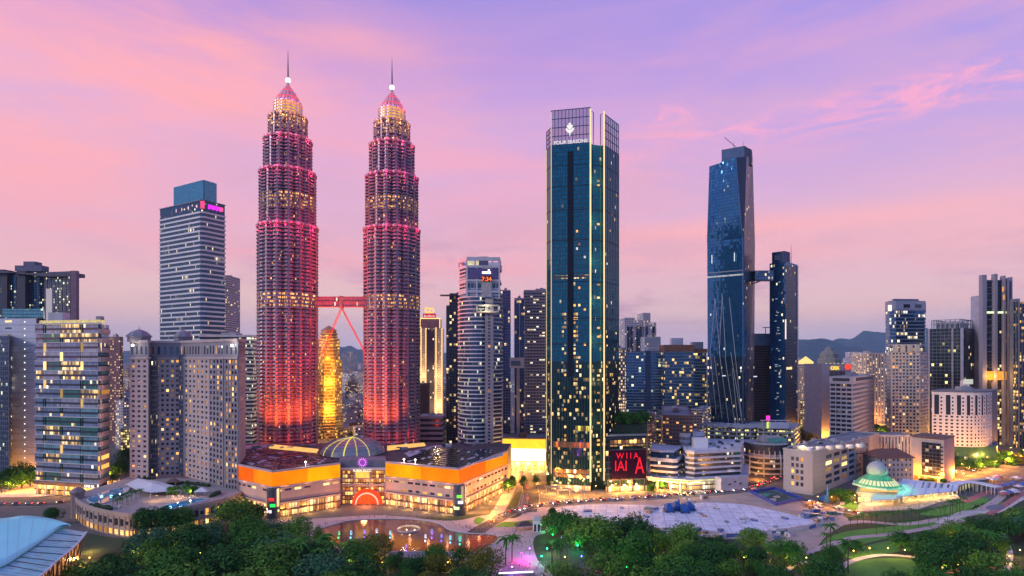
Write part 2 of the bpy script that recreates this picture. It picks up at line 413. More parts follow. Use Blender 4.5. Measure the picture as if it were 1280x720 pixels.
M['w_warm'] = glow('window_lit_amber', rgb(1, .42, .09), .95, var='win')
M['w_gold'] = glow('window_lit_gold', rgb(1, .62, .22), 1.1, var='win')
M['w_dim'] = glow('window_lit_dim', rgb(.85, .4, .2), .4, var='win')
M['w_pale'] = glow('window_lit_pale', rgb(.9, .92, .85), .9, var='win')
WINMESH = {}
def winmesh(k):
    if k not in WINMESH:
        b = MB(); b.face([(-.5, 0, -.5), (.5, 0, -.5), (.5, 0, .5), (-.5, 0, .5)], 0)
        WINMESH[k] = b.data('window', M[k])
    return WINMESH[k]
class Wins:
    """windows of one building: the largest in the picture are parts of their own, the small remainder is one part"""
    def __init__(s, root, cap=100): s.r = root; s.l = []; s.cap = cap
    def add(s, c, w, h, n, k): s.l.append((c, w, h, n, k))
    def flush(s, name='window'):
        def size(t):
            c, w, h, n, k = t; v = Vector((0, 0, H)) - c; d = v.length
            return w * h * max(0, (v.x * n.x + v.y * n.y) / d) / d ** 2
        L = sorted([t for t in s.l if size(t) > 0], key=size, reverse=True)
        off = wloc(s.r)
        for c, w, h, n, k in L[:s.cap]:
            o = bpy.data.objects.new(name, winmesh(k)); C.objects.link(o); o.parent = s.r
            o.location = c - off; o.rotation_euler = (0, 0, math.atan2(n.x, -n.y)); o.scale = (w, 1, h)
        if L[s.cap:]:
            keys = sorted({t[4] for t in L[s.cap:]}); b = MB()
            for c, w, h, n, k in L[s.cap:]:
                d = Vector((-n.y, n.x)) * w / 2
                b.face([(c.x - d.x, c.y - d.y, c.z - h/2), (c.x + d.x, c.y + d.y, c.z - h/2), (c.x + d.x, c.y + d.y, c.z + h/2), (c.x - d.x, c.y - d.y, c.z + h/2)], keys.index(k))
            tag(b.build(name, [M[k] for k in keys], s.r), kind='stuff')
def pick(mix):
    r = R.random() * sum(w for _, w in mix)
    for k, w in mix:
        r -= w
        if r <= 0: return k
    return mix[-1][0]
NORMAL = (('w_dark', 70), ('w_blue', 10), ('w_warm', 9), ('w_gold', 6), ('w_dim', 8))

def bld(name, label, cat, poly, group=None):
    c = cen(poly); return thing(name, label, cat, (c.x, c.y, 0), group)
def roofkit(root, poly, z, seed=0, par=1.2, mat='conc', n=3, hmax=5.0):
    """parapet and plant rooms"""
    rr = random.Random(seed); b = MB(); k = len(poly); ins = inset(poly, .5)
    for i in range(k): b.strip(poly[i], poly[(i+1) % k], z, z + par, -.45, .03)
    b.build('parapet', M[mat], root)
    c = cen(poly); e = (poly[1] - poly[0]); ang = math.atan2(e.y, e.x)
    w = e.length; d = (poly[2] - poly[1]).length
    for i in range(n):
        b = MB(); u = poly[0].lerp(poly[1], rr.uniform(.25, .75)); q = u.lerp(c, rr.uniform(.5, 1.2))
        sx, sy, sz = rr.uniform(.12, .3) * w, rr.uniform(.12, .3) * d, rr.uniform(.4, 1) * hmax
        b.box(q.x, q.y, z + .01, sx, sy, sz, 0, ang)
        b.box(q.x + .1 * sx, q.y, z + sz + .01, sx * .3, sy * .4, 1.2, 0, ang)
        b.build('plant_room', M[rr.choice(['conc', 'lconc', mat])], root)
def ribbon(root, poly, z0, z1, nf, gmat, bmat, bh=.32, out=.7, roof='roofgrey', name='floor_band', smooth=False):
    b = MB(); b.prism(poly, z0, z1, 0, 1); b.build('glazing', [gmat, M[roof]], root)
    fh = (z1 - z0) / nf; s = MB(); k = len(poly); off = wloc(root)
    po = inset(poly, -out); t = fh * bh
    s.prism(po, 0, t, 0, 0, True)
    me = s.data(name, bmat, (off.x, off.y, 0))
    for i in range(nf + 1):
        o = bpy.data.objects.new(name, me); C.objects.link(o); o.parent = root; o.location = (0, 0, z0 + i * fh - t / 2)
def curtain(root, poly, z0, z1, gmat, mmat=None, bay=3.0, flr=3.8, md=.18, mw=.14, hz=True, roof='roofdark', poly2=None, faces=None, name='glass_facade'):
    b = MB(); b.prism(poly, z0, z1, 0, 1, False, poly2); b.build(name, [gmat, M[roof]], root)
    if mmat is None: return
    b = MB(); n = len(poly); zt = max(z1) if isinstance(z1, (list, tuple)) else z1
    for i in range(n):
        if faces is not None and i not in faces: continue
        p, q = poly[i], poly[(i+1) % n]; L = (q - p).length; k = max(1, round(L / bay)); d = (q - p) / L
        for j in range(k + 1):
            c = p + d * (L * j / k); b.strip(c - d * mw, c + d * mw, z0, zt, 0.0, md)
        if hz:
            m_ = round((zt - z0) / flr)
            for j in range(m_ + 1):
                z = z0 + (zt - z0) * j / m_; b.strip(p, q, z - .22, z + .22, 0.0, md * .6)
    b.build('mullion_grid', mmat, root)
def punched(root, wins, p, q, z0, z1, nf, nb, wall, ww=.5, wh=.55, depth=.5, mix=NORMAL, edge=.6, litfn=None):
    """a wall with real openings between piers and spandrels, panes set back in them"""
    d = q - p; L = d.length; d = d / L; n = Vector((d.y, -d.x)); bay = (L - 2 * edge) / nb; fh = (z1 - z0) / nf
    pw = bay * (1 - ww); sh = fh * (1 - wh)
    wall.strip(p, p + d * (edge + pw / 2), z0, z1, 0, depth); wall.strip(q - d * (edge + pw / 2), q, z0, z1, 0, depth)
    for j in range(1, nb):
        c = p + d * (edge + j * bay); wall.strip(c - d * pw / 2, c + d * pw / 2, z0, z1, 0, depth)
    for i in range(nf + 1):
        z = z0 + i * fh; a, e = max(z0, z - sh / 2), min(z1, z + sh / 2)
        wall.strip(p + d * .02, q - d * .02, a, e, 0, depth - .04)
    for i in range(nf):
        for j in range(nb):
            c = p + d * (edge + (j + .5) * bay) + n * .06
            m_ = litfn(i / nf, j / nb) if litfn else mix
            wins.add(Vector((c.x, c.y, z0 + (i + .5) * fh)), bay * ww * .99, fh * wh * .99, n, pick(m_))

# ------------------------------------------------------------------ ground, hills and water levels
def noise_ground(name, a, b_, scale, a2=None):
    m, t, b = newmat(name); q = NT(t); tc_ = q.n('ShaderNodeTexCoord')
    nz = q.noise(tc_.outputs['Object'], scale, 8, .62); c = q.mix(q.ramp(nz, [(.35, 0.0), (.65, 1.0)]), a, b_)
    if a2:
        n2_ = q.noise(tc_.outputs['Object'], scale * 7, 5, .7); c = q.mix(q.m('MULTIPLY', q.ramp(n2_, [(.5, 0.0), (.7, 1.0)]), .7), c, a2)
    q.l(c, b.inputs['Base Color']); b.inputs['Roughness'].default_value = .9; return m
M['earth'] = noise_ground('city_ground', rgb(.10, .10, .10), rgb(.17, .155, .15), .02, rgb(.06, .075, .05))
M['grass'] = noise_ground('lawn', rgb(.055, .22, .018), rgb(.10, .33, .03), .06, rgb(.05, .13, .025))
M['darkgrass'] = noise_ground('dark_ground_cover', rgb(.02, .045, .018), rgb(.035, .07, .022), .08, rgb(.04, .035, .02))  # darker, browner green than the lawn
M['asphalt'] = noise_ground('asphalt', rgb(.05, .05, .055), rgb(.075, .075, .08), .12, rgb(.04, .04, .04))
M['paving'] = noise_ground('pink_paving', rgb(.42, .33, .33), rgb(.52, .42, .4), .2, rgb(.34, .28, .29))
M['redpave'] = noise_ground('red_paving', rgb(.38, .12, .12), rgb(.46, .17, .15), .2)
M['palepath'] = noise_ground('pale_path', rgb(.55, .5, .47), rgb(.64, .58, .55), .3)
M['sand'] = noise_ground('site_sand', rgb(.36, .27, .22), rgb(.5, .40, .34), .08, rgb(.3, .22, .18))
M['hill'] = noise_ground('haze_blue_forest', rgb(.012, .05, .07), rgb(.024, .085, .11), .004)  # blue of the distant haze mixed into the forest colour
M['crown'] = M['earth']
g = MB(); NX, NY = 24, 24
for i in range(NX):
    for j in range(NY):
        xs = [(-26000 + 52000 * (i + k) / NX) for k in (0, 1)]; ys = [(-1500 + 26000 * ((j + k) / NY) ** 2) for k in (0, 1)]
        g.face([(xs[0], ys[0], 0), (xs[1], ys[0], 0), (xs[1], ys[1], 0), (xs[0], ys[1], 0)])
structure(g, 'ground', M['earth'])
def interp(pts, x):
    if x <= pts[0][0]: return pts[0][1]
    for (a, b), (c, d) in zip(pts, pts[1:]):
        if x <= c: t = (x - a) / (c - a); t = t * t * (3 - 2 * t); return b + (d - b) * t
    return pts[-1][1]
def ridge(name, D, depth, pts, seed):
    b = MB(); n, k = 150, 22; x0, x1 = pts[0][0], pts[-1][0]; V = []
    for j in range(k + 1):
        v = j / k; yy = D + depth * (v - .55)
        for i in range(n + 1):
            px = x0 + (x1 - x0) * i / n
            hgt = max(0, Z(interp(pts, px), D)) * math.sin(PI * min(1, v / 1.1)) ** .9
            w = mnoise.fractal(Vector((px * .035, v * 5 + seed, seed)), .9, 2.1, 6)
            V.append((X(px, D), yy + w * 200, max(-5, hgt * (1 + .28 * w) - 2)))
    fs = [(j * (n+1) + i, j * (n+1) + i + 1, (j+1) * (n+1) + i + 1, (j+1) * (n+1) + i) for j in range(k) for i in range(n)]
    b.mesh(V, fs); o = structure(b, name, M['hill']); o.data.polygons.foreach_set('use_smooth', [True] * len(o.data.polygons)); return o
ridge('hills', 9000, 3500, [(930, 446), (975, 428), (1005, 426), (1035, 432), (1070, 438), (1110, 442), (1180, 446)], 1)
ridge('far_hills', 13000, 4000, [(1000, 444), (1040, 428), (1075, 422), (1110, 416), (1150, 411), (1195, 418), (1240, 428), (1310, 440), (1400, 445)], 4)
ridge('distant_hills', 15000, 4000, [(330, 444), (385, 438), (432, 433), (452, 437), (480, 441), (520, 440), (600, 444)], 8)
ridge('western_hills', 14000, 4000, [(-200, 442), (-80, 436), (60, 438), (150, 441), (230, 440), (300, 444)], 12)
def sheet(name, pts, mat, z, kind='structure'):
    b = MB(); b.face([(p.x, p.y, z) for p in pts]); return tag(b.build(name, mat), kind=kind)
def band(pts, w):
    """ribbon of width w along ground points, as quads"""
    n = len(pts); L, Rr = [], []
    for i in range(n):
        t = (pts[min(i+1, n-1)] - pts[max(i-1, 0)]).normalized(); s = Vector((-t.y, t.x)) * w / 2
        L.append(pts[i] + s); Rr.append(pts[i] - s)
    return L, Rr
def smoothpts(pts, k=6):
    o = []; n = len(pts)
    for i in range(n - 1):
        p0, p1, p2, p3 = pts[max(i-1, 0)], pts[i], pts[i+1], pts[min(i+2, n-1)]
        for j in range(k):
            t = j / k; o.append(.5 * ((2 * p1) + (p2 - p0) * t + (2*p0 - 5*p1 + 4*p2 - p3) * t*t + (3*p1 - p0 - 3*p2 + p3) * t**3))
    return o + [pts[-1]]
def path(name, px, w, mat, z, kerb=None):
    pts = smoothpts([GP(*p) for p in px]); L, Rr = band(pts, w); b = MB()
    for i in range(len(pts) - 1): b.face([(*Rr[i], z), (*Rr[i+1], z), (*L[i+1], z), (*L[i], z)])
    structure(b, name, mat)
    if kerb:
        b = MB()
        for S, sg in ((L, 1), (Rr, -1)):
            for i in range(len(S) - 1):
                a, c = (S[i], S[i+1]) if sg < 0 else (S[i+1], S[i]); b.strip(a, c, 0, .14, 0, .3)
        structure(b, 'kerb', M['lconc'])
    return pts
def closed(pts, k=6):
    n = len(pts); o = []
    for i in range(n):
        p0, p1, p2, p3 = pts[i-1], pts[i], pts[(i+1) % n], pts[(i+2) % n]
        for j in range(k):
            t = j / k; o.append(.5 * ((2 * p1) + (p2 - p0) * t + (2*p0 - 5*p1 + 4*p2 - p3) * t*t + (3*p1 - p0 - 3*p2 + p3) * t**3))
    return o
# ------------------------------------------------------------------ twin towers
STEEL_RED = surf('tower_steel', rgb(.27, .23, .27), .42, .5, .1, .05)
def twin_tower(px, D, tip, label, seed):
    cx, cyy = X(px, D), D; rr = random.Random(seed)
    root = thing('twin_tower', label, 'skyscraper', (cx, cyy, 0))
    N = 16 * 6
    def ring(r, lob):
        o = []
        for k in range(N):
            a = 2 * PI * k / N + PI / 16
            f = 1 - lob * (1 - abs(math.cos(8 * a)) ** .7)
            o.append(Vector((cx + r * f * math.cos(a), cyy + r * f * math.sin(a))))
        return o
    s = D / F; yo = tip - 62                       # photo rows of the left tower, shifted for its twin
    k = (YH - tip) / 385.0
    def zr(row): return H + (YH - row) / 385.0 * (385.0 * k) * s
    gm = [glass('tower_glass_%d' % i, rgb(.10, .08, .16), 1.2, 20, l, 1.0, .4, .2, cols=(rgb(1, .36, .06), rgb(1, .62, .2)), clump=.8, mull=.08) for i, l in enumerate((.06, .75, .97))]
    tiers = [(0, 285, 36, 66), (285, 218, 33.6, 17), (218, 177, 28.8, 10), (177, 149, 23.2, 7)]
    for ti, (ra, rb, hw, nf) in enumerate(tiers):
        z0 = 0 if ti == 0 else zr(ra); z1 = zr(rb); rad = hw * s * k; fh = (z1 - z0) / nf
        body = MB(); body.prism(ring(rad * .93, .07), z0, z1 + .5, 0, 0)
        ro, ri = ring(rad, .10), ring(rad * .975, .10)
        for f in range(nf):
            z = z0 + f * fh
            body.prism(ro, z + fh * .52, z + fh * .98, 0, 0, True, ri)      # sloped steel spandrel
            body.prism(ring(rad * 1.022, .10), z + fh * .44, z + fh * .5, 0, 0, True)  # sunshade blade
        for c in range(16):
            a = 2 * PI * (c + .5) / 16 + PI / 16
            for da in (-.018, .018):
                x, y = cx + rad * .975 * math.cos(a + da), cyy + rad * .975 * math.sin(a + da); body.box(x, y, z0, .9, .9, z1 - z0 + 1.5, 0, a)
        bo = body.build('tower_tier', STEEL_RED, root)
        for f in range(nf):
            z = z0 + f * fh; w = MB(); w.prism(ring(rad * .955, .095), z, z + fh * .55)
            row = YH - (z + fh / 2 - H) / s / k
            row_ = (z - z0) / (z1 - z0)
            if 361 < row < 385: g_ = gm[2]
            elif ti == 1 and .2 < row_ < .62: g_ = gm[1]
            elif ti == 3: g_ = gm[1]
            else: g_ = gm[0]
            w.build('floor_window', g_, bo)
        cr = MB(); cr.prism(ring(rad * 1.03, .1), z1 - .8, z1 + 1.3, 0, 0, True); cr.build('setback_rim', STEEL_RED, root)
    # gold drum, pinnacle, ball and mast
    z0, z1 = zr(149), zr(131); d = MB(); rad = 17.3 * s * k
    d.prism(ring(rad * .94, .05), z0, z1, 0, 0)
    dr = d.build('lantern', glow('lantern_gold', rgb(1, .46, .08), .75, var=1.0, scale=.35), root)
    e = MB()
    for f in range(6): z = lerp(z0, z1, f / 5.0); e.prism(ring(rad, .07), z - .5, z + .5, 0, 0, True)
    for c in range(16):
        a = 2 * PI * (c + .5) / 16; e.box(cx + rad * .97 * math.cos(a), cyy + rad * .97 * math.sin(a), z0, .8, .8, z1 - z0, 0, a)
    e.build('lantern_frame', M['steel'], dr)
    p = MB(); rows = [(131, 17.5), (129, 16.5), (127, 13.8), (125.5, 14.2), (122, 12.6), (121, 10.8), (117, 9.8), (116, 7.8), (112, 6.0), (111, 4.2), (107, 2.4), (105, 1.4)]
    for (ra, wa), (rb, wb) in zip(rows, rows[1:]): p.prism(ring(wa * s * k, .10), zr(ra), zr(rb), 0, 0, True, ring(wb * s * k, .10))
    pin = p.build('pinnacle', surf('pinnacle_steel', rgb(.62, .55, .56), .4, .5, .1, .05), root)
    pg = glow('pinnacle_red_glow', rgb(1, .07, .10), 1.15, var=.7, scale=.4)
    for ra, rb, wa, wb in ((124.6, 122.6, 14.3, 12.7), (120.2, 118, 10.7, 10.0), (115.4, 113, 7.8, 6.4), (110.4, 108, 4.1, 2.8)):
        pw = MB(); pw.prism(ring(wa * s * k, .12), zr(ra), zr(rb), 0, None, False, ring(wb * s * k, .12)); pw.build('pinnacle_window', pg, pin)
    b = MB(); zb = zr(100.5); rb_ = 3.4 * s * k
    b.lathe(cx, cyy, [(rb_ * math.cos(t * PI / 8 - PI / 2) + .02, zb + rb_ * math.sin(t * PI / 8 - PI / 2)) for t in range(9)], 16, 0)
    b.build('ring_ball', glow('ball_white', rgb(1, .9, .93), 1.1), root, True)
    b = MB(); b.lathe(cx, cyy, [(1.3, zr(107)), (1.0, zr(100)), (.8, zr(90)), (.45, zr(75)), (.12, zr(62))], 8); b.build('spire', surf('spire_steel', rgb(.22, .17, .22), .6, .2), root)
    # the floodlights that wash the tower, standing on the podium roof and on each setback
    fl = MB(); pts = []
    for a in ((-97, -82, -64, -42) if px < 420 else (-142, -120, -100, -86)):
        x, y = cx + 72 * math.cos(math.radians(a)), cyy + 72 * math.sin(math.radians(a)) * .8
        fl.box(x, y, 33.5, 1.2, 1.2, 1.0); pts.append((x, y, 35.5, a))
    fb_ = fl.build('floodlight', M['metal'], root)
    for x, y, z, a in pts:
        lamp((x, y, z), 520000, (1, .085, .008), fb_, 'SPOT', 1.0, (cx, cyy, 150), 92, .8)
    for a in ((-92, -78, -62) if px < 420 else (-112, -98, -86)):
        x, y = cx + 75 * math.cos(math.radians(a)), cyy + 70 * math.sin(math.radians(a))
        lamp((x, y, 35.5), 1150000, (1, .055, .035), fb_, 'SPOT', 1.0, (cx, cyy, 255), 56, .9)
    for a in (-110, -70, -30):
        x, y = cx + 40 * math.cos(math.radians(a)), cyy + 40 * math.sin(math.radians(a))
        lamp((x, y, 34), 1200, (1, .05, .015), fb_, 'POINT', 1.0)
    for row, hw, pw_, col in ((286, 37, 1500, (1, .03, .12)), (219, 34, 1100, (1, .05, .2)), (178, 29.5, 1000, (1, .08, .16)), (150, 24, 700, (1, .35, .08)), (131, 18, 420, (1, .03, .08))):
        for a in (-165, -125, -90, -55, -15):
            x, y = cx + hw * s * k * 1.22 * math.cos(math.radians(a)), cyy + hw * s * k * 1.22 * math.sin(math.radians(a))
            lamp((x, y, zr(row) + 1), pw_, col, fb_, 'POINT', .5)
    rs_ = 1 if px < 420 else -1      # the red wash on the face turned to the bridge
    for row in (300, 325, 350, 400, 440): lamp((cx + rs_ * 36 * s * k * 1.28, cyy - 16, zr(row)), 1500, (1, .01, .04), fb_, 'POINT', .6)
    return root
TWD = 590
twin_tower(360, TWD, 62, 'left red-lit twin tower, the one nearer the banded white office block', 3)
twin_tower(490, TWD + 12, 72, 'right red-lit twin tower, the one nearer the round clock tower', 4)

# ------------------------------------------------------------------ sky bridge
def skybridge():
    D = TWD - 2; z0, z1 = Z(384, D), Z(371, D); zm = (z0 + z1) / 2
    root = thing('skybridge', 'two-storey steel footbridge joining the red-lit twin towers, on slanting struts', 'bridge', (X(427, D), D, 0))
    a, b = P(395, D), P(459, D); m = MB()
    red = surf('bridge_steel', rgb(.20, .12, .15), .5, .5, .1, .1)
    for z in (z0, zm - .4, z1 - 1.2): m = MB(); m.strip(a, b, z, z + 1.2, -3, 3); m.build('deck', red, root)
    bgm = glass('bridge_glass', rgb(.25, .16, .2), 1.5, 20, .12, .9, .3, .2)
    for za, zb in ((z0 + 1.2, zm - .4), (zm + .8, z1 - 1.2)): w = MB(); w.strip(a, b, za, zb, -2.6, 2.6); w.build('glazing', bgm, root)
    for i in range(23): c = a.lerp(b, i / 22); w = MB(); w.box(c.x, c.y, z0 + 1.2, .35, 5.7, z1 - z0 - 2.4); w.build('window_post', red, root)
    c = P(427, D); j = MB(); j.box(c.x, c.y, z0 - 1, 3.2, 7, z1 - z0 + 1.6); j.build('centre_joint', M['slate'], root)
    lm = surf('strut_steel', rgb(.28, .14, .14), .45, .3, .1, .1)
    for px, ey in ((402, 444), (457, 442)):
        for oy in (-2.2, 2.2):
            l = MB(); l.tube((c.x, D + oy, z0 - .5), (X(px, D), D + oy, Z(ey, D)), .42, .42, 8); l.build('strut', lm, root)
    j = MB(); j.lathe(c.x, D - 2.2, [(1.4, z0 - 1.6), (1.4, z0 - .4)], 10); j.build('bearing', M['steel'], root)
    fl = MB(); fl.box(c.x, D - 9, z0 - .2, .8, 1, .6); fo = fl.build('floodlight', M['metal'], root)
    for px, zz in ((409, Z(405, D)), (449, Z(405, D))): lamp((X(px, D), D - 14, zz), 50, (1, .2, .18), fo, 'POINT', .6)
    lamp((c.x, D - 22, zm - 3), 60, (1, .25, .3), fo, 'POINT', .6)
skybridge()

# ------------------------------------------------------------------ shopping mall
def mall():
    A, B, C1, C2, D2, D1, E_, F_ = P(296, 432), P(341, 405), P(425, 436), P(425.2, 444), P(482, 446), P(482.2, 442), P(574, 414), P(634, 492)
    BR, BL = P(640, 540), P(292, 540)
    poly = [A, B, C1, C2, D2, D1, E_, F_, BR, BL]
    root = bld('shopping_mall', 'wide pink stone shopping mall with glowing orange roof band behind the fountain lake', 'mall', poly)
    core = MB(); core.prism(inset(poly, .6), 0, 32.5, 0); core.build('wall_core', M['dconc'], root)
    stone = surf('pink_stone', rgb(.50, .36, .33), .7, 0, .14, .1, streak=True)
    stone2 = surf('grey_pink_stone', rgb(.40, .33, .34), .7, 0, .14, .1, streak=True)
    faces = [(A, B), (B, C1), (D1, E_), (E_, F_)]
    for p, q in faces:
        wall = MB(); wall.strip(p, q, 11, 21.2, -.7, 0); wall.build('stone_wall', stone, root)
        wall = MB(); wall.strip(p, q, 9.4, 10.4, -.7, 1.4); wall.build('string_course', stone, root)
        ln = MB(); ln.strip(p, q, 21.3, 22.0, -.7, .9); ln.build('cornice', M['lconc'], root)
    og = [glow('orange_panel_%d' % i, c, s_, True, .8, .05) for i, (c, s_) in enumerate(((rgb(1, .33, .0), .92), (rgb(1, .23, .0), .85), (rgb(1, .13, .0), .8)))]
    for (p, q), ks in zip(faces, ((2, 1), (1, 0), (0, 1), (2, 1))):
        n = 2
        for i in range(n):
            b = MB(); b.strip(p.lerp(q, i / n), p.lerp(q, (i + 1) / n), 22.4, 32.2, -.6, .35 + .02 * i); b.build('orange_lightband', og[ks[i] if (p - q).length else 0], root)
    cpm = surf('coping', rgb(.5, .4, .4), .7)
    for p, q in faces: cp = MB(); cp.strip(p, q, 32.3, 33.4, -1.2, .9); cp.build('coping', cpm, root)
    # shopfronts: arcade of columns before lit shops, terrace awnings
    sg = glass('shop_glass', rgb(.4, .22, .1), 2.2, 4.7, .85, 1.5, .2, .3, cols=(rgb(1, .5, .1), rgb(1, .75, .35)), clump=.3, mull=.1)
    for p, q in faces: sh = MB(); sh.strip(p, q, 0.1, 9.3, -.6, -.3); sh.build('shopfront', sg, root)
    for p, q in faces:
        L = (q - p).length; n = int(L / 7)
        for i in range(n):
            c = p.lerp(q, (i + .5) / n); d = (q - p).normalized(); m = MB(); m.strip(c - d * .6, c + d * .6, 0, 9.4, -.1, .9); m.build('column', stone, root)
        m = MB(); m.strip(p, q, 4.4, 5.0, -.2, 2.2); m.build('canopy', M['brown'], root)
    wins = Wins(root)
    for p, q, lit in ((A, B, .1), (B, C1, .1), (D1, E_, .4), (E_, F_, .15)):
        L = (q - p).length; n = int(L / 6.5); d = (q - p).normalized(); nn = Vector((d.y, -d.x))
        for i in range(n):
            c = p + d * (L * (i + .5) / n) + nn * .05
            if not (L < 60 and i % 5 == 4): wins.add(Vector((c.x, c.y, 18.8)), 4.6, 1.5, nn, 'w_gold' if R.random() < lit else 'w_dark')
            if L > 60 and i > 1: wins.add(Vector((c.x, c.y, 12.8)), 3.6, 1.7, nn, 'w_warm' if R.random() < .25 else 'w_blue')
    wins.flush()
    # corner bays with coloured screens
    for c, cols in ((B, ('ffe8e8', '30ff60', 'ff3030')), (E_, ('d8ffb0', 'ffffff', '80ff40'))):
        m = MB(); m.lathe(c.x, c.y + 1.5, [(4.6, 0), (4.6, 21)], 20); m.build('corner_bay', glass('corner_glass', rgb(.2, .2, .24), 1.6, 4, .2, 1.0, .5, .15), root)
        for i, h in enumerate(cols):
            m = MB(); m.box(c.x + (-1.4, 1.2, .4)[i], c.y - 3.3, 4.5 + 4.2 * i, 3.6, .3, 2.0); m.build('screen', glow('screen_%s' % h, lin(h), 1.1, True), root)
    # roof: dark panels, slatted fields, pale walkways
    rf = MB(); rf.face([(p.x, p.y, 32.6) for p in inset(poly, .6)]); rf.build('roof', M['roofdark'], root)
    pan = surf('roof_panel', rgb(.12, .06, .07), .5, .2, .5, .3); pale = surf('roof_walkway', rgb(.42, .4, .45), .8); dk = surf('solar_panel', rgb(.02, .025, .04), .15, .3, .3, .3, 1.0)
    def field(name, mat, px0, px1, y0, y1, nx, ny, fx=.8, fy=.6, jig=0.0, h=.5):
        b = MB()
        for i in range(nx):
            for j in range(ny):
                if R.random() < jig: continue
                u0, u1 = (i + .5 - fx/2) / nx, (i + .5 + fx/2) / nx; v0, v1 = (j + .5 - fy/2) / ny, (j + .5 + fy/2) / ny
                def q(u, v): return Vector(lerp(lerp(px0[0], px0[1], u), lerp(px1[0], px1[1], u), v)) 
                a, b2, c, d = q(u0, v0), q(u1, v0), q(u1, v1), q(u0, v1); k_ = 0 if R.random() > .09 else 1; b.prism([a, b2, c, d], 32.7, 32.7 + h, k_, k_)
        b.build(name, [mat, pale], root)
    g_ = lambda x, y: GP(x, y, 33)
    field('roof_panel', pan, (g_(301, 578), g_(345, 588)), (g_(322, 560), g_(418, 569)), 0, 0, 12, 9, .86, .7, .12)
    field('roof_panel', pan, (g_(346, 588), g_(416, 577)), (g_(352, 572), g_(410, 570)), 0, 0, 14, 5, .86, .7, .12)
    field('solar_panel', dk, (g_(500, 576), g_(570, 585)), (g_(545, 558), g_(590, 562)), 0, 0, 16, 10, .9, .72, .04)
    field('solar_panel', dk, (g_(574, 584), g_(622, 569)), (g_(592, 562), g_(612, 561)), 0, 0, 12, 9, .9, .72, .04)
    for pts in ([(316, 562), (336, 576), (342, 584), (334, 583), (318, 571)], [(505, 566), (545, 556), (560, 556), (512, 571)], [(588, 574), (628, 566), (630, 569), (592, 580)], [(300, 557), (330, 555), (400, 562), (396, 565), (330, 559), (302, 561)]):
        b = MB(); b.prism([GP(x, y, 33) for x, y in pts][::-1] if False else [GP(x, y, 33) for x, y in pts], 32.65, 32.9, 0, 0); b.build('roof_walkway', pale, root)
    gl = glow('skylight_glow', rgb(1, .55, .15), .8, True, .4, .15)
    for pts in ([(336, 560), (340, 556), (398, 562), (396, 566)], [(484, 563), (484, 558), (530, 554), (532, 557)]):
        b = MB(); b.prism([GP(x, y, 33) for x, y in pts], 32.7, 33.6, 0, 0); b.build('skylight', gl, root)
    rr = random.Random(5)
    for i in range(26):
        px, py = rr.choice([(rr.uniform(302, 400), rr.uniform(557, 561)), (rr.uniform(490, 625), rr.uniform(553, 559)), (rr.uniform(500, 560), rr.uniform(560, 566))])
        v = GP(px, py, 33); b = MB(); b.box(v.x, v.y, 32.62, rr.uniform(2, 6), rr.uniform(2, 5), rr.uniform(1, 2.6)); b.build('roof_plant', M[rr.choice(['alu', 'conc', 'metal'])], root)
    # glazed dome
    dc = P(441, 486); rad = X(480, 486) - X(441, 486); zt = Z(546.5, 486); b = MB()
    prof = [(rad * math.cos(t * PI / 2 / 8), 33 + (zt - 33) * math.sin(t * PI / 2 / 8)) for t in range(9)]
    b.lathe(dc.x, dc.y, prof, 48); do = b.build('dome', surf('dome_glass', rgb(.36, .33, .34), .35, .4, .12, .1), root, True)
    b = MB(); 
    for t in range(1, 8):
        r_, z_ = prof[t]; b.lathe(dc.x, dc.y, [(r_ + .05, z_ - .15), (r_ + .45, z_ - .05), (r_ + .2, z_ + .4)], 48, 0, False)
    b.build('dome_ring', M['conc'], do)
    yl = glow('dome_rib_light', rgb(.9, .72, .12), .9)
    for k_ in range(16):
        a = 2 * PI * k_ / 16 - PI / 2; b = MB()
        for t in range(8):
            (r0, z0), (r1, z1) = prof[t], prof[t + 1]
            b.tube((dc.x + (r0 + .2) * math.cos(a), dc.y + (r0 + .2) * math.sin(a), z0 + .3), (dc.x + (r1 + .2) * math.cos(a), dc.y + (r1 + .2) * math.sin(a), z1 + .3), .5 if k_ == 0 else .22, None, 5)
        b.build('dome_rib', yl if k_ in (0, 1, 2, 14, 15) else M['conc'], do)
    # entrance bay
    ey = 445; l, r = P(425, ey), P(482, ey); z1 = 28
    b = MB(); b.strip(l, r, 0.1, 26, 0, .3); b.build('entrance_glazing', glass('entrance_glass', rgb(.5, .25, .08), 2.0, 3.3, .75, 1.25, .2, .3, cols=(rgb(1, .42, .05), rgb(1, .72, .3)), clump=.5, mull=.08), root)
    for i in range(4):
        c = l.lerp(r, i / 3); b = MB(); b.box(c.x, ey - .8, 0, 1.1, 1.4, 27); b.build('pilaster', stone2, root)
    for z, h_ in ((9.5, .9), (14.0, 1.6), (19.2, .8), (25.6, 1.4)): b = MB(); b.strip(l, r, z, z + h_, .2, 1.2); b.build('floor_beam', stone2, root)
    b = MB(); b.strip(l.lerp(r, .34), l.lerp(r, .66), 20.2, 25.4, .5, 1.0); b.build('lit_panel', glow('entrance_panel', rgb(1, .55, .1), 1.0, False, .4, .3), root)
    b = MB(); b.prism([P(424, ey - 1), P(483, ey - 1), P(481, ey + 14), P(426, ey + 14)], 27.2, 34.4, 0, 0); b.build('attic', M['slate'], root)
    b = MB(); b.strip(P(424, ey - 3), P(483, ey - 3), 26.9, 28.4, -3, .4); b.build('attic_ledge', M['lconc'], root)
    s_ = P(453, ey - 3.2); zc = Z(578, ey - 3); fg = glow('flower_purple', rgb(.75, .16, .9), 1.3)
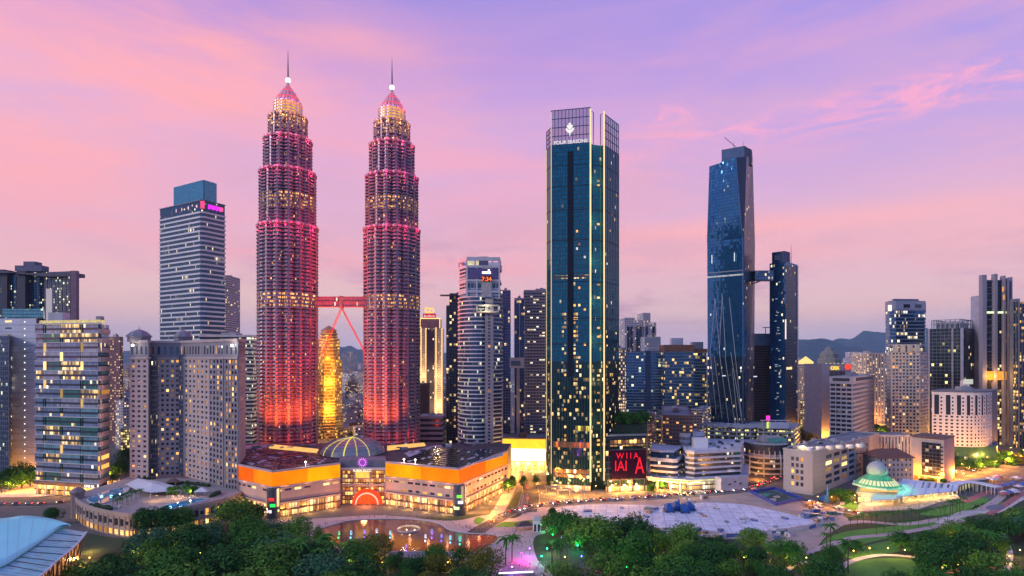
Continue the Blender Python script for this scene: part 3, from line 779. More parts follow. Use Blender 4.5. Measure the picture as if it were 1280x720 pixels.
    for k_ in range(14):
        a = 2 * PI * k_ / 14; b = MB(); b.tube((s_.x + 2.0 * math.cos(a), s_.y, zc + 2.0 * math.sin(a)), (s_.x + 3.9 * math.cos(a), s_.y, zc + 3.9 * math.sin(a)), .42, .12, 5); b.build('emblem_petal', fg, root)
    b = MB(); b.tube((s_.x, s_.y + .2, zc), (s_.x, s_.y - .2, zc), 1.3, 1.3, 14); b.build('emblem_centre', glow('flower_core', rgb(.35, .05, .6), .8), root)
    text('SURIA KLCC', (s_.x, s_.y - .2, Z(588.5, ey)), 2.6, glow('sign_cream', rgb(1, .9, .7), 1.2), root, 0, .2, 'sign_lettering')
    # red arch over the doors
    ac = P(459, ey - 2.5); ra = X(459 + 15, ey) - X(459, ey)
    for rr_, w, mt in ((ra * 1.12, 1.6, glow('arch_red', rgb(1, .06, .015), 1.0, False, .4, .4)), (ra * .92, .55, glow('arch_pink', rgb(1, .42, .3), 1.2))):
        b = MB()
        for t in range(18):
            a0, a1 = PI * t / 18, PI * (t + 1) / 18
            b.tube((ac.x + rr_ * math.cos(a0), ac.y - (1.2 if w < 1 else 0), rr_ * math.sin(a0) + .5), (ac.x + rr_ * math.cos(a1), ac.y - (1.2 if w < 1 else 0), rr_ * math.sin(a1) + .5), w, w, 6)
        b.build('entrance_arch', mt, root)
    b = MB(); b.face([(ac.x + ra * .9 * math.cos(PI * t / 18), ac.y + .6, ra * .9 * math.sin(PI * t / 18) + .5) for t in range(19)]); b.build('entrance_door', glow('door_red', rgb(.95, .1, .02), .8, False, .9, .5), root)
    # lamps of the mall: entrance and arcade downlights, roof floodlights
    lb = MB(); lb.box(ac.x, ey - 4, 13.2, 2, 1.2, .5); lo = lb.build('downlight', M['metal'], root)
    lamp((ac.x, ey - 12, 9), 1900, (1, .32, .08), lo, radius=2); lamp((ac.x, ey - 8, 4), 900, (1, .15, .04), lo, radius=1)
    for p, q in faces:
        L = (q - p).length; d = (q - p).normalized(); nn = Vector((d.y, -d.x)); n = max(2, int(L / 16))
        for i in range(n):
            c = p.lerp(q, (i + .5) / n) + nn * 5; lamp((c.x, c.y, 4.2), 750, (1, .48, .12), lo, radius=.8)
            c = p.lerp(q, (i + .5) / n) + nn * 3; lamp((c.x, c.y, 23), 130, (1, .35, .15), lo, radius=.6)
    for px, D in ((382, 424), (505, 436), (519, 433)):
        c = P(px, D); b = MB(); b.lathe(c.x, c.y, [(.12, 33), (.12, 35.4)], 6); b.lathe(c.x, c.y, [(.2, 35.4), (.75, 35.8), (.75, 36.4), (.2, 36.8)], 10)
        b.build('roof_lamp', glow('roof_lamp_white', rgb(1, .85, .7), 4), root); lamp((c.x, c.y - 1, 37), 500, (1, .8, .6), lo, radius=.4)
    return poly
mall()
# ------------------------------------------------------------------ named towers
TEAL = rgb(.03, .17, .24); DEEP = rgb(.02, .07, .15); BLUE = rgb(.06, .17, .30)
def pts(*a): return [P(x, D) for x, D in a]
def lamp_on(root, loc, power, col, radius=.8, name='wall_lamp', size=.8):
    b = MB(); b.box(loc[0], loc[1], loc[2], size, size, size * .8); o = b.build(name, M['metal'], root)
    lamp((loc[0], loc[1] - 1.2, loc[2] + .2), power, col, o, radius=radius); return o

def hotel():
    z0, z1, nf = 13.9, 112, 24
    a = [P(163, 474), P(186, 470), P(187, 482), P(226, 486), P(262, 458), P(280, 442), P(281.5, 436), P(298, 430), P(306, 470)]
    poly = a + [P(250, 520), P(166, 515)]
    root = bld('hotel', 'beige stone grid hotel with stepped wings and small corner cupola above a rooftop pool', 'hotel', poly)
    wall = MB(); wins = Wins(root); wall.prism(inset(poly, .02), z0, 126, 0, 1)
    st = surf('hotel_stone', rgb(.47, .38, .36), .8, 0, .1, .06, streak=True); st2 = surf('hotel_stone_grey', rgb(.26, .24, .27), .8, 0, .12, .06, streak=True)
    def lit(k):
        def f(v, u):
            w = k * (1.5 if v > .75 else .8); return (('w_dark', 100), ('w_blue', 8), ('w_warm', 26 * w), ('w_gold', 12 * w), ('w_dim', 22 * w))
        return f
    for i, nb, k, ww, wh in ((0, 3, .35, .5, .45), (2, 6, .8, .55, .5), (3, 7, .8, .45, .46), (4, 4, .9, .55, .6), (6, 4, 2.6, .62, .62), (7, 5, 1.0, .5, .5)):
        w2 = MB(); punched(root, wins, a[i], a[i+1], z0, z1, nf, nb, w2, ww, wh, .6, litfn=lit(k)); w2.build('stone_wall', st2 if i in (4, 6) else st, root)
    for i in (2, 3):   # shallow bay window towers
        p, q = a[i], a[i+1]; d = (q - p).normalized(); c = p.lerp(q, .16 if i == 2 else .06); n = Vector((d.y, -d.x))
        pl = [c - d * 3.2, c - d * 1.8 + n * 2, c + d * 1.8 + n * 2, c + d * 3.2]; b = MB(); b.prism(pl, z0, z1 + 2, 0, 0)
        b.build('bay_window', glass('hotel_bay_glass', rgb(.12, .15, .2), 1.5, 4.09, .08, 1.0, .5, .15, mull=.14, frame=rgb(.3, .27, .27)), root)
    wall.build('core', [M['dconc'], M['roofgrey']], root)
    for i, (p, q) in enumerate(zip(a, a[1:])):
        if (q - p).length < 3: continue
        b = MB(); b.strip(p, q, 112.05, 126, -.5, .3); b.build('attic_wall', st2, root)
        b = MB(); b.strip(p, q, 112.0, 113.4, .3, 1.3); b.build('cornice', st, root)
        b = MB(); b.strip(p, q, 125.2, 127.2, .31, 1.0); b.build('parapet', st, root)
        d = (q - p).normalized(); n = Vector((d.y, -d.x)); k = int((q - p).length / 4.4)
        for j in range(k):
            c = p.lerp(q, (j + .5) / k) + n * .36; wins.add(Vector((c.x, c.y, 119)), 1.9, 6.5, n, 'w_blue' if R.random() < .8 else 'w_dim')
    for px, D, r in ((174, 478, 8.5), (229, 492, 7)):
        c = P(px, D); b = MB(); zt = 128
        b.lathe(c.x, c.y, [(r, 126), (r, zt + 2), (r * 1.12, zt + 2.2), (r * 1.1, zt + 3), (r * .75, zt + 6), (r * .4, zt + 7.6), (.3, zt + 8.6), (.15, zt + 11)], 8); b.build('cupola', st2, root)
    wins.flush()
    for px, D, z in ((167, 470, 123), (291, 431, 122)):
        c = P(px, D); b = MB(); b.lathe(c.x, c.y - 1.2, [(.3, z - 1), (1.0, z - .5), (1.0, z + .5), (.3, z + 1)], 10); b.build('floodlamp', glow('floodlamp_white', rgb(1, .93, .86), 5), root)
        lamp((c.x, c.y - 4, z), 330, (1, .86, .75), root, radius=.6)
    return root
hotel()
def hotel_podium():
    z = 14.0; front = [(92, 618), (97, 626), (112, 634), (135, 640), (162, 644), (176, 642), (205, 640), (235, 634), (262, 629), (283, 623)]
    fp = smoothpts([GP(x, y, z) for x, y in front], 4)
    poly = fp + [P(306, 432), P(300, 470), P(160, 480), GP(150, 600, z)]
    root = bld('hotel_podium', 'stone hotel podium with curving front wall, turret and rooftop pools', 'building', poly)
    st = surf('podium_stone', rgb(.42, .33, .28), .8, 0, .12, .08, streak=True)
    b = MB(); b.prism(poly, 0, z - .3, 0, 1); b.build('wall', [st, surf('deck_tiles', rgb(.33, .29, .29), .8)], root)
    b = MB()
    for p, q in zip(fp, fp[1:]): b.strip(p, q, z - 1.4, z + 1.1, -.5, .6)
    b.build('parapet', st, root)
    b = MB()
    for p, q in zip(fp, fp[1:]): b.strip(p, q, 4.6, 5.4, 0, .5)
    b.build('string_course', st, root); wins = Wins(root)
    for i in range(1, len(fp) - 1):
        p, q = fp[i], fp[i+1]; d = (q - p).normalized(); n = Vector((d.y, -d.x)); b = MB()
        b.strip(p - d * .45, p + d * .45, 0, z - 1.5, 0, .45); b.build('pilaster', st, root)
        c = p.lerp(q, .5) + n * .08; L = (q - p).length
        wins.add(Vector((c.x, c.y, 8.8)), L * .62, 4.4 if i % 3 else 2.2, n, 'w_dark' if i < 18 else pick((('w_dark', 5), ('w_warm', 2)))); wins.add(Vector((c.x, c.y, 2.5)), L * .6, 3.2, n, 'w_gold' if R.random() < .6 else 'w_warm')
    wins.flush()
    t = GP(97, 622, z); b = MB(); b.lathe(t.x, t.y, [(4.0, 0), (4.0, 17), (4.8, 17.4), (4.8, 18.6), (3.8, 19.2), (2.4, 20.8), (.2, 21.6)], 10); b.build('turret', surf('turret_stone', rgb(.27, .21, .2), .8), root)
    water = M['pool'] = surf('pool_water', rgb(.02, .24, .42), .06, 0, .25, .15, 1.0); rim = M['lconc']
    for pp in ([(110, 624), (124, 617), (142, 611.5), (159, 609.5), (161, 612), (152, 619), (138, 626), (122, 630)], [(203, 637), (204, 633), (218, 629), (248, 623.5), (258, 625), (240, 630), (222, 637), (210, 641)]):
        pl = closed([GP(x, y, z) for x, y in pp], 5)
        if sum((pl[i].x * pl[(i+1) % len(pl)].y - pl[(i+1) % len(pl)].x * pl[i].y) for i in range(len(pl))) < 0: pl = pl[::-1]
        b = MB(); b.face([(*p, z + .1) for p in pl]); po = b.build('pool', water, root)
        b = MB()
        for i in range(len(pl)): b.strip(pl[i], pl[(i+1) % len(pl)], z - .28, z + .25, 0, .6)
        b.build('pool_rim', rim, po)
        c = cen(pl); lamp((c.x, c.y, z + 1.5), 70, (.3, .7, 1), po, radius=1.0); lamp((c.x - 7, c.y, z + 1.5), 50, (.3, .7, 1), po, radius=1.0)
    hd = surf('hedge', rgb(.025, .06, .02), .9, 0, .5, 1.5)
    for a_, e_ in (((178, 612), (230, 604)), ((232, 604), (262, 608)), ((112, 632), (140, 637)), ((170, 600), (196, 598)), ((262, 622), (275, 616))):
        p, q = GP(*a_, z), GP(*e_, z); k = max(2, int((q - p).length / 3))
        for j in range(k): c = p.lerp(q, (j + .5) / k); b = MB(); s_ = R.uniform(1.2, 2.0); b.lathe(c.x, c.y, [(s_, z - .3), (s_ * 1.2, z + s_ * .6), (s_ * .7, z + s_ * 1.2), (.1, z + s_ * 1.4)], 7); b.build('hedge', hd, root)
    for px, py in ((216, 607), (252, 619)):
        v = GP(px, py, z); b = MB(); b.box(v.x, v.y, z + 3, 9, 6, 2.6, 0, .2, .15); b.build('pavilion_roof', M['brown'] if px < 230 else M['white'], root)
        for s_ in (-3.4, 3.4): b = MB(); b.box(v.x + s_, v.y - 2, z - .3, .3, .3, 3.4); b.build('pavilion_post', M['lconc'], root)
    for i in range(22):
        v = GP(R.uniform(120, 158) if i % 2 else R.uniform(200, 250), 0, z) if False else GP(*((R.uniform(118, 150), R.uniform(631, 635)) if i % 2 else (R.uniform(206, 246), R.uniform(619, 623))), z); b = MB(); b.box(v.x, v.y, z - .3, .7, 1.9, .75, 0, R.uniform(-.4, .4)); b.build('deck_chair', M['white'], root)
    # white awning
    tv = [GP(157, 611, z), GP(172, 603, z), GP(196, 607, z), GP(222, 614, z), GP(226, 619, z), GP(188, 622, z), GP(170, 618, z)]
    aw = bld('awning', 'large white tensile awning on the hotel pool deck', 'awning', tv); aw.location.z = z - .3
    b = MB(); c = cen(tv)
    for i in range(7):
        p, q = tv[i], tv[(i+1) % 7]
        for j in range(4):
            f0, f1 = j / 4, (j + 1) / 4; zz = lambda f: z + 3.4 + 2.6 * f ** 1.5
            b.face([(*p.lerp(c, f0), zz(f0)), (*q.lerp(c, f0), zz(f0)), (*q.lerp(c, f1), zz(f1)), (*p.lerp(c, f1), zz(f1))])
    b.build('canvas', M['white'], aw)
    for i in range(7): b = MB(); b.tube((*tv[i], z - .3), (*tv[i], z + 3.4), .14); b.build('pole', M['alu'], aw)
    for px, py, pw, col in ((196, 625, 600, (1, .55, .15)), (222, 622, 700, (1, .55, .2)), (238, 620, 500, (1, .6, .2)), (150, 612, 60, (.5, .75, 1))):
        v = GP(px, py, z); b = MB(); b.tube((v.x, v.y, z), (v.x, v.y, z + 2.6), .08); b.box(v.x, v.y, z + 2.6, .5, .5, .4); o = b.build('deck_lamp', M['metal'], root); lamp((v.x, v.y, z + 3.4), pw, col, o, radius=.4)
hotel_podium()

def office_white_bands():
    poly = foot(200, 252.5, 281, 760, 30); poly = [poly[0], poly[1] + (poly[0] - poly[1]).normalized() * 3.5, poly[1] + (poly[2] - poly[1]).normalized() * 3.5, poly[2], poly[3]]
    root = bld('office_tower', 'tall white and dark banded office block with teal glass crown and magenta lettering', 'office tower', poly)
    zt, zs = Z(249, 760), Z(262, 760); nf = 49
    ribbon(root, poly, 0, zs - 3, nf, glass('band_office_glass', rgb(.05, .10, .15), 1.5, (zs - 3) / nf, .035, .8, .6, .12, cols=(WARM2, WHT), clump=.9, floorlit=.02), surf('white_band', rgb(.60, .62, .64), .5, .1, .06, .1), .36, .9)
    b = MB(); b.prism(poly, zs - 2.5, zt, 0, 1); b.build('crown_band', [glass('crown_dark', rgb(.02, .08, .15), 2, 3, .05, 1, .7, .1), M['roofgrey']], root)
    b = MB(); b.prism(inset(poly, -.7), zt - 1.2, zt, 0, 0, True); b.build('crown_rim', M['slate'], root)
    c0 = inset(poly, 6.5); zc = Z(222, 760)
    tm = glass('crown_teal', rgb(.08, .30, .40), 2.2, 2.0, .0, 1, .75, .12, mull=.05, frame=rgb(.06, .2, .27)); cm = c0[1].lerp(c0[2], .5)
    e0, e1 = (c0[0] - cm).normalized(), (c0[3] - cm).normalized(); q0 = cm + e0 * ((c0[0] - cm).length * .82); q1 = cm + e1 * ((c0[3] - cm).length * .95); gp = .9
    b = MB(); b.prism([q0, cm + e0 * gp, cm + e0 * gp + e1 * 16, q0 + e1 * 16], zt, zc, 0, 0); b.build('crown_block', tm, root)
    b = MB(); b.prism([cm + e1 * gp, q1, q1 + e0 * 14, cm + e1 * gp + e0 * 14], zt, zc - .6, 0, 0); b.build('crown_block', tm, root)
    b = MB(); b.prism([cm + (e0 + e1) * 2, q1 + e0 * 3 - e1 * 2, q0 + (q1 - cm) * .9, q0 + e1 * 3 - e0 * 2], zt, zc - 3, 0, 0); b.build('crown_core', M['slate'], root)
    # lit marks: small glyphs on the left face, a red square on the corner, a violet strip on the right
    l, c, r = poly[0], poly[1], poly[3]; zm = (zs + zt) / 2 - 1; d = (c - l).normalized(); n = Vector((d.y, -d.x)); pk = glow('glyph_pink', rgb(1, .6, .75), .9)
    for i, f in enumerate((.42, .56, .72, .92)):
        o = l.lerp(c, f) + n * .3; b = MB(); h = (4.5, 4.2, 5, 4)[i]
        b.box(o.x, o.y, zm - h / 2, .8, .5, h); 
        if i > 1: b.box(o.x, o.y, zm - .3, 3.4, .45, .8)
        b.build('sign_mark', pk, root)
    b = MB(); b.strip(poly[1], poly[2], zm - 4, zm + 6, .2, .9); b.build('sign_square', glow('logo_red', rgb(1, .08, .25), .9, False, .8, .5), root)
    d = (r - poly[2]).normalized(); n = Vector((d.y, -d.x)); mg = glow('letters_violet', rgb(.75, .03, .85), 1.0)
    for i in range(8):
        f = .16 + .095 * i; o = poly[2].lerp(r, f); b = MB(); b.strip(o, o + d * 2.4, zm - 3.4 + (i % 2), zm + 3, .2, .6); b.build('sign_mark', mg if i < 6 else glow('letters_rose', rgb(1, .12, .4), .8), root)
office_white_bands()
def simple(name, label, cat, poly, ztop, gm, nfl, style='curtain', band=None, seed=0, z0=0.0, mm='metal', kit=3, bay=3.0, bh=.32, out=.7, par='conc', hz=True, md=.25, group=None):
    root = bld(name, label, cat, poly, group)
    if style == 'ribbon': ribbon(root, poly, z0, ztop, nfl, gm, band, bh, out)
    elif style == 'curtain': curtain(root, poly, z0, ztop, gm, M[mm], bay, (ztop - z0) / nfl, md, .16, hz)
    else: b = MB(); b.prism(poly, z0, ztop, 0, 1); b.build('wall', [gm, M['roofgrey']], root)
    if kit: roofkit(root, poly, ztop, seed, 1.4, par, kit)
    return root
simple('office_block', 'slim pale office block peeping out behind the white banded office tower', 'office block', slab(276, 285, 900, 40), Z(345, 900), wallwin('pale_far', rgb(.42, .36, .42), 2.4, 3.6, .9, .4, .05), 40, 'wall', kit=1)
r_ = simple('office_annexe', 'low white banded annexe with green-lit ledges behind the stone hotel', 'office block', slab(250, 316, 720, 40, 2), Z(420, 720), glass('annexe_glass', rgb(.07, .09, .10), 1.6, 4.2, .12, 1.1, .5, .15, cols=(WHT, rgb(.85, .95, .5)), floorlit=.1), 28, 'ribbon', surf('annexe_band', rgb(.6, .6, .58), .6), 5, bh=.4, out=1.0)

def residence():
    D = 470; zt = Z(405, D); z0 = 11.5
    poly = [P(43, 478), P(125, 462), P(137.5, 480), P(60, 510)]
    root = bld('apartment_block', 'apartment block of stacked teal glass boxes with lit rooms and white sign', 'apartment block', poly)
    nf, nb = 17, 3; fh = (zt - z0) / nf; p, q = poly[0], poly[1]; d = (q - p).normalized(); n = Vector((d.y, -d.x)); L = (q - p).length
    fr = surf('box_frame', rgb(.5, .5, .52), .6, 0, .08); dk = surf('dark_recess', rgb(.05, .07, .08), .5)
    gk = [glass('flat_teal', rgb(.20, .40, .44), 2.2, fh, .03, 1, .12, .12, mull=.05), glass('flat_blue', rgb(.22, .30, .42), 2.2, fh, .04, 1, .12, .12, mull=.05),
          glass('flat_grey', rgb(.38, .42, .48), 2.2, fh, .02, 1, .2, .25, mull=.04), glass('flat_lit', rgb(.3, .2, .1), 1.7, fh, .8, .95, .2, .3, cols=(WARM, WARM2), clump=.2, mull=.05), glass('flat_green', rgb(.06, .24, .2), 2.2, fh, .12, .9, .3, .15, mull=.05)]
    b = MB(); b.prism(inset(poly, 1.6), 0, zt - .5, 0, 1); b.build('core', [dk, M['roofgrey']], root)
    for i in range(nf):
        z = z0 + i * fh
        b = MB(); b.strip(p, q, z - .35, z + .35, -1.6, .25); b.build('floor_slab', fr, root)
        cuts = [0, .13, .42, .70, 1.0] if i % 2 else [0, .16, .40, .73, 1.0]
        for j in range(4):
            a_, e_ = cuts[j], cuts[j+1]; off = -.9 if (i + j) % 2 else -.1; w = .06 if (i + j) % 2 else 0.0
            k = 3 if R.random() < (.15 if z < 90 else .10) else R.choice([0, 1, 1, 2, 4] if j else [1, 2, 1])
            if i == nf - 2 and j > 1: k = 3
            b = MB(); b.strip(p.lerp(q, a_ + .008), p.lerp(q, e_ - .03 + w * .3), z + .36, z + fh - .36, -1.5, off); b.build('window_box', gk[k], root)
            b = MB(); b.strip(p.lerp(q, e_ - .03), p.lerp(q, e_ - .004), z + .36, z + fh - .36, -1.5, off - .5); b.build('window', M['w_gold'] if R.random() < .2 else gk[4], root)
    p2, q2 = poly[1], poly[2]; pm = surf('pink_fin_wall', rgb(.5, .38, .36), .7, 0, .1)
    wins = Wins(root)
    for i in range(nf):
        z = z0 + i * fh; b = MB(); b.strip(p2, q2, z - .5, z + 3.4, -1.6, .3); b.build('balcony_front', pm, root)
        b = MB(); b.strip(p2.lerp(q2, .02), p2.lerp(q2, .98), z + 3.41, z + fh - .51, -1.5, -.5); b.build('balcony_window', M['w_warm'] if R.random() < .12 else gk[R.choice([1, 2, 0])], root)
    ll = MB(); ll.strip(p, q, zt, zt + .8, -1.6, .4); ll.build('roof_slab', fr, root)
    b = MB(); b.strip(p, q, 8.2, 11.0, -1, .6); b.build('fascia', surf('sign_fascia', rgb(.13, .09, .08), .6), root)
    b = MB(); b.strip(p, q, .1, 8.1, -1.5, -1.1); b.build('lobby_glazing', glass('lobby', rgb(.5, .3, .1), 3, 4, .9, 1.5, .2, .3, cols=(rgb(1, .5, .08), rgb(1, .7, .25)), clump=.3, mull=.05), root)
    for i in range(7): c = p.lerp(q, (i + .3) / 7); b = MB(); b.box(c.x, c.y - .2, 0, 1.0, 1.0, 8.2); b.build('column', fr, root)
    ang = math.atan2(d.y, d.x); c = p.lerp(q, .86) + n * 1.0
    text('ONE KL', (c.x, c.y, 8.5), 3.0, glow('sign_white', rgb(1, .97, .92), 1.1), root, ang, .2, 'sign_lettering')
    b = MB(); c = p.lerp(q, .985) + n * .9; b.box(c.x, c.y, 7.6, 1.0, .5, 3.8); b.build('sign_bar', glow('sign_bar_white', rgb(1, .97, .9), 1.0), root)
    # roof storey
    for zz in (20, 45, 70, 92): v = p2.lerp(q2, .5); lamp((v.x + 9, v.y - 9, zz), 420, (1, .5, .35), root)
    rp = inset(poly, 3); b = MB(); b.prism([rp[0], rp[1], rp[2], rp[3]], zt + .8, zt + 3.4, 0, 1); b.build('roof_storey', [glow('roof_storey_glow', rgb(1, .78, .35), .5, False, 1.2, .6), M['lconc']], root)
    b = MB(); v = P(74, 480); b.box(v.x, v.y, zt + 3.4, 12, 8, 6.5); b.build('plant_room', M['lconc'], root)
    b = MB(); v = P(125, 472); b.box(v.x, v.y, zt + 3.4, 4, 4, 3); b.build('plant_room', M['conc'], root)
    for t in (.15, .4, .65, .88): c = p.lerp(q, t) + n * 4; lamp((c.x, c.y, 5.5), 700, (1, .4, .05), root, radius=.8)
residence()
def slotted_white():
    poly = [P(-40, 530), P(45, 525), P(52, 560), P(-40, 570)]; D = 527; zt = Z(398, D)
    root = bld('white_block', 'white banded block with a vertical string of lights behind the teal glass apartments', 'apartment block', poly)
    b = MB(); b.prism(inset(poly, .5), 0, zt, 0, 1); b.build('core', [M['dconc'], M['roofgrey']], root)
    nf = 24; fh = zt / nf; p, q = poly[0], poly[1]; wins = Wins(root)
    wm = surf('white_fluted', rgb(.62, .63, .68), .7, 0, .08, .1)
    for i in range(nf): b = MB(); b.strip(p, q, i * fh + .12, (i + 1) * fh - .12, -.5, .2); b.build('wall_panel', wm, root)
    d = (q - p).normalized(); n = Vector((d.y, -d.x)); wins = Wins(root)
    for i in range(3, nf):
        for f in (.6, ): c = p.lerp(q, f) + n * .25; wins.add(Vector((c.x, c.y, (i + .55) * fh)), 6.5, 1.5, n, pick((('w_dark', 5), ('w_gold', 2), ('w_pale', 1), ('w_blue', 2))))
        c = p.lerp(q, .84) + n * .3; b = MB(); b.box(c.x, c.y, (i + .4) * fh, .7, .3, .9)
        b.build('light_string_lamp', glow('string_lamp', rgb(1, .93, .75), 1.6), root) if i else None
    wins.flush()
    b = MB(); b.prism(pts((3, 530), (54, 530), (56, 548), (3, 548)), zt + .5, zt + 9, 0, 0); b.build('penthouse', glass('penthouse_teal', rgb(.12, .42, .45), 2.2, 3, .12, .8, .5, .12, cols=(rgb(.5, 1, .8), WHT)), root)
    b = MB(); b.prism(pts((57.5, 500), (65, 500), (65, 506), (57.5, 506)), 0, Z(361, 500), 0, 0); b.build('white_pylon', glow('pylon_white', rgb(.85, .75, .85), .35), root)
slotted_white()
def dark_hotel():
    D = 900; zt = Z(340, D)
    fr = [P(-60, 930), P(-20, 905), P(15, 900), P(50, 905), P(97, 890)]; poly = fr + [P(98, 960), P(-60, 1000)]
    root = bld('dark_hotel', 'broad dark navy hotel with curved roofline and scattered lit windows at far left', 'hotel', poly)
    curtain(root, poly, 0, zt, glass('navy_hotel_glass', rgb(.05, .16, .25), 3.6, 4.2, .2, 1.1, .6, .12, cols=(WARM2, rgb(.7, .9, .6)), clump=.6, mull=.16, frame=rgb(.02, .03, .06)), M['metal'], 7.2, 4.2, .5)
    for i, px in enumerate((29, 8)):
        b = MB(); c = P(px, 897); b.box(c.x, c.y, 0, 9 if i else 13, 8, zt); b.build('stair_slot', surf('navy_wall', rgb(.03, .035, .06), .5), root)
    b = MB(); c = P(93.5, 889); b.box(c.x, c.y, 0, 9, 6, zt); b.build('end_wall', surf('plum_wall', rgb(.2, .12, .16), .7), root)
    # sagging cornice
    b = MB(); xs = [(-60, 335), (0, 337), (30, 343), (60, 346), (98, 346)]
    sp = smoothpts([P(x, 893) for x, _ in xs], 5)
    for p, q in zip(sp, sp[1:]):
        pa, qa = 640 + p.x / p.y * F, 640 + q.x / q.y * F; b.strip(p, q, zt - 3, Z(interp(xs, (pa + qa) / 2), 893), -14, 4)
    b.build('roof_cornice', surf('navy_cornice', rgb(.10, .08, .12), .6), root)
    for px, D_, w, h, zz in ((40, 905, 42, 7, 0), (41, 910, 18, 14, 0)):
        c = P(px, D_); b = MB(); b.box(c.x, c.y, zt + 1, w, 14, h + 2); b.build('roof_box', surf('navy_box', rgb(.10, .11, .18), .6), root)
dark_hotel()
simple('glass_block', 'dark blue glass block cut off by the left edge of the picture', 'office block', pts((-60, 540), (11, 505), (14, 530), (-40, 560)), Z(420, 505), glass('edge_blue_glass', rgb(.04, .14, .24), 2.4, 3.8, .10, 1.0, .65, .1, cols=(WARM2, rgb(.6, .9, .9))), 30, 'curtain', kit=1, mm='slate')
simple('brick_tower', 'slim red-brown tower with a string of window lights behind the teal glass apartments', 'tower', pts((135, 760), (150, 750), (154, 765), (140, 790)), Z(422, 750), wallwin('redbrown_far', rgb(.20, .09, .10), 4.2, 3.4, .3, .5, .35, 1.3), 40, 'wall', kit=2, par='redbrown')
simple('car_park', 'low dark car park with rows of amber lights left of the apartment block', 'car park', pts((12, 600), (47, 596), (52, 640), (12, 640)), Z(546, 600), glass('carpark_lit', rgb(.1, .07, .05), 3, 3.2, .5, 1.2, .1, .5, cols=(WARM, WARM2), clump=.5), 9, 'ribbon', M['brown'], 4, kit=1, bh=.4)
simple('lit_block', 'small yellow-lit block between the red-brown tower and the stone hotel', 'building', slab(151, 163, 700, 25), Z(536, 700), glass('lit_yellow', rgb(.2, .13, .05), 2.5, 3.2, .75, 1.2, .1, .5, clump=.2, cols=(WARM2, rgb(1, .8, .2))), 6, 'curtain', kit=1)

def orange_tower():
    D = 800; c = P(411, D + 16); root = thing('orange_tower', 'orange floodlit tower with a small pyramid roof between the twin towers', 'tower', (c.x, c.y, 0))
    w = 32; rot = .35; st = surf('ochre_stone', rgb(.55, .36, .16), .7, 0, .15, .1)
    gm = glass('ochre_glass', rgb(.35, .18, .05), 2.0, 4.4, .5, 1.0, .2, .3, cols=(rgb(1, .45, .03), rgb(1, .6, .1)), clump=.8)
    def sq(k, ch=.25):
        o = []
        for a in range(8):
            t = PI / 4 * a + (PI / 8 if ch else 0) + rot; o.append(c + Vector((math.cos(t), math.sin(t))) * k)
        return o
    for z0, z1, r_, nf in ((0, Z(520, D), 21, 8), (Z(520, D), Z(450, D), 19.5, 18), (Z(450, D), Z(424, D), 16, 6), (Z(424, D), Z(417, D), 13, 2)):
        b = MB(); b.prism(sq(r_ - .6), z0, z1, 0, 1); t = b.build('tier', [gm, st], root)
        for i in range(nf + 1): s = MB(); z = z0 + (z1 - z0) * i / nf; s.prism(sq(r_), z - .7, z + .9, 0, 0, True); s.build('floor_band', st, t)
    b = MB(); z0 = Z(417, D); b.prism(sq(11), z0, z0 + 5, 0, 0); b.prism(sq(11.8), z0 + 5, Z(406, D), 0, 0, False, sq(.4)); b.build('pyramid_roof', surf('orange_roof', rgb(.5, .25, .12), .6), root)
    for px, py, pw in ((405, 556, 28000), (420, 556, 28000), (411, 512, 15000), (413, 478, 12000), (411, 448, 5000), (410, 424, 2800)):
        v = P(px, D - 12); lamp((v.x, v.y, Z(py, D)), pw, (1, .42, .03), root, radius=1.5)
    lamp((X(400, D), D - 10, Z(428, D)), 2500, (1, .2, .3), root, radius=1)
orange_tower()
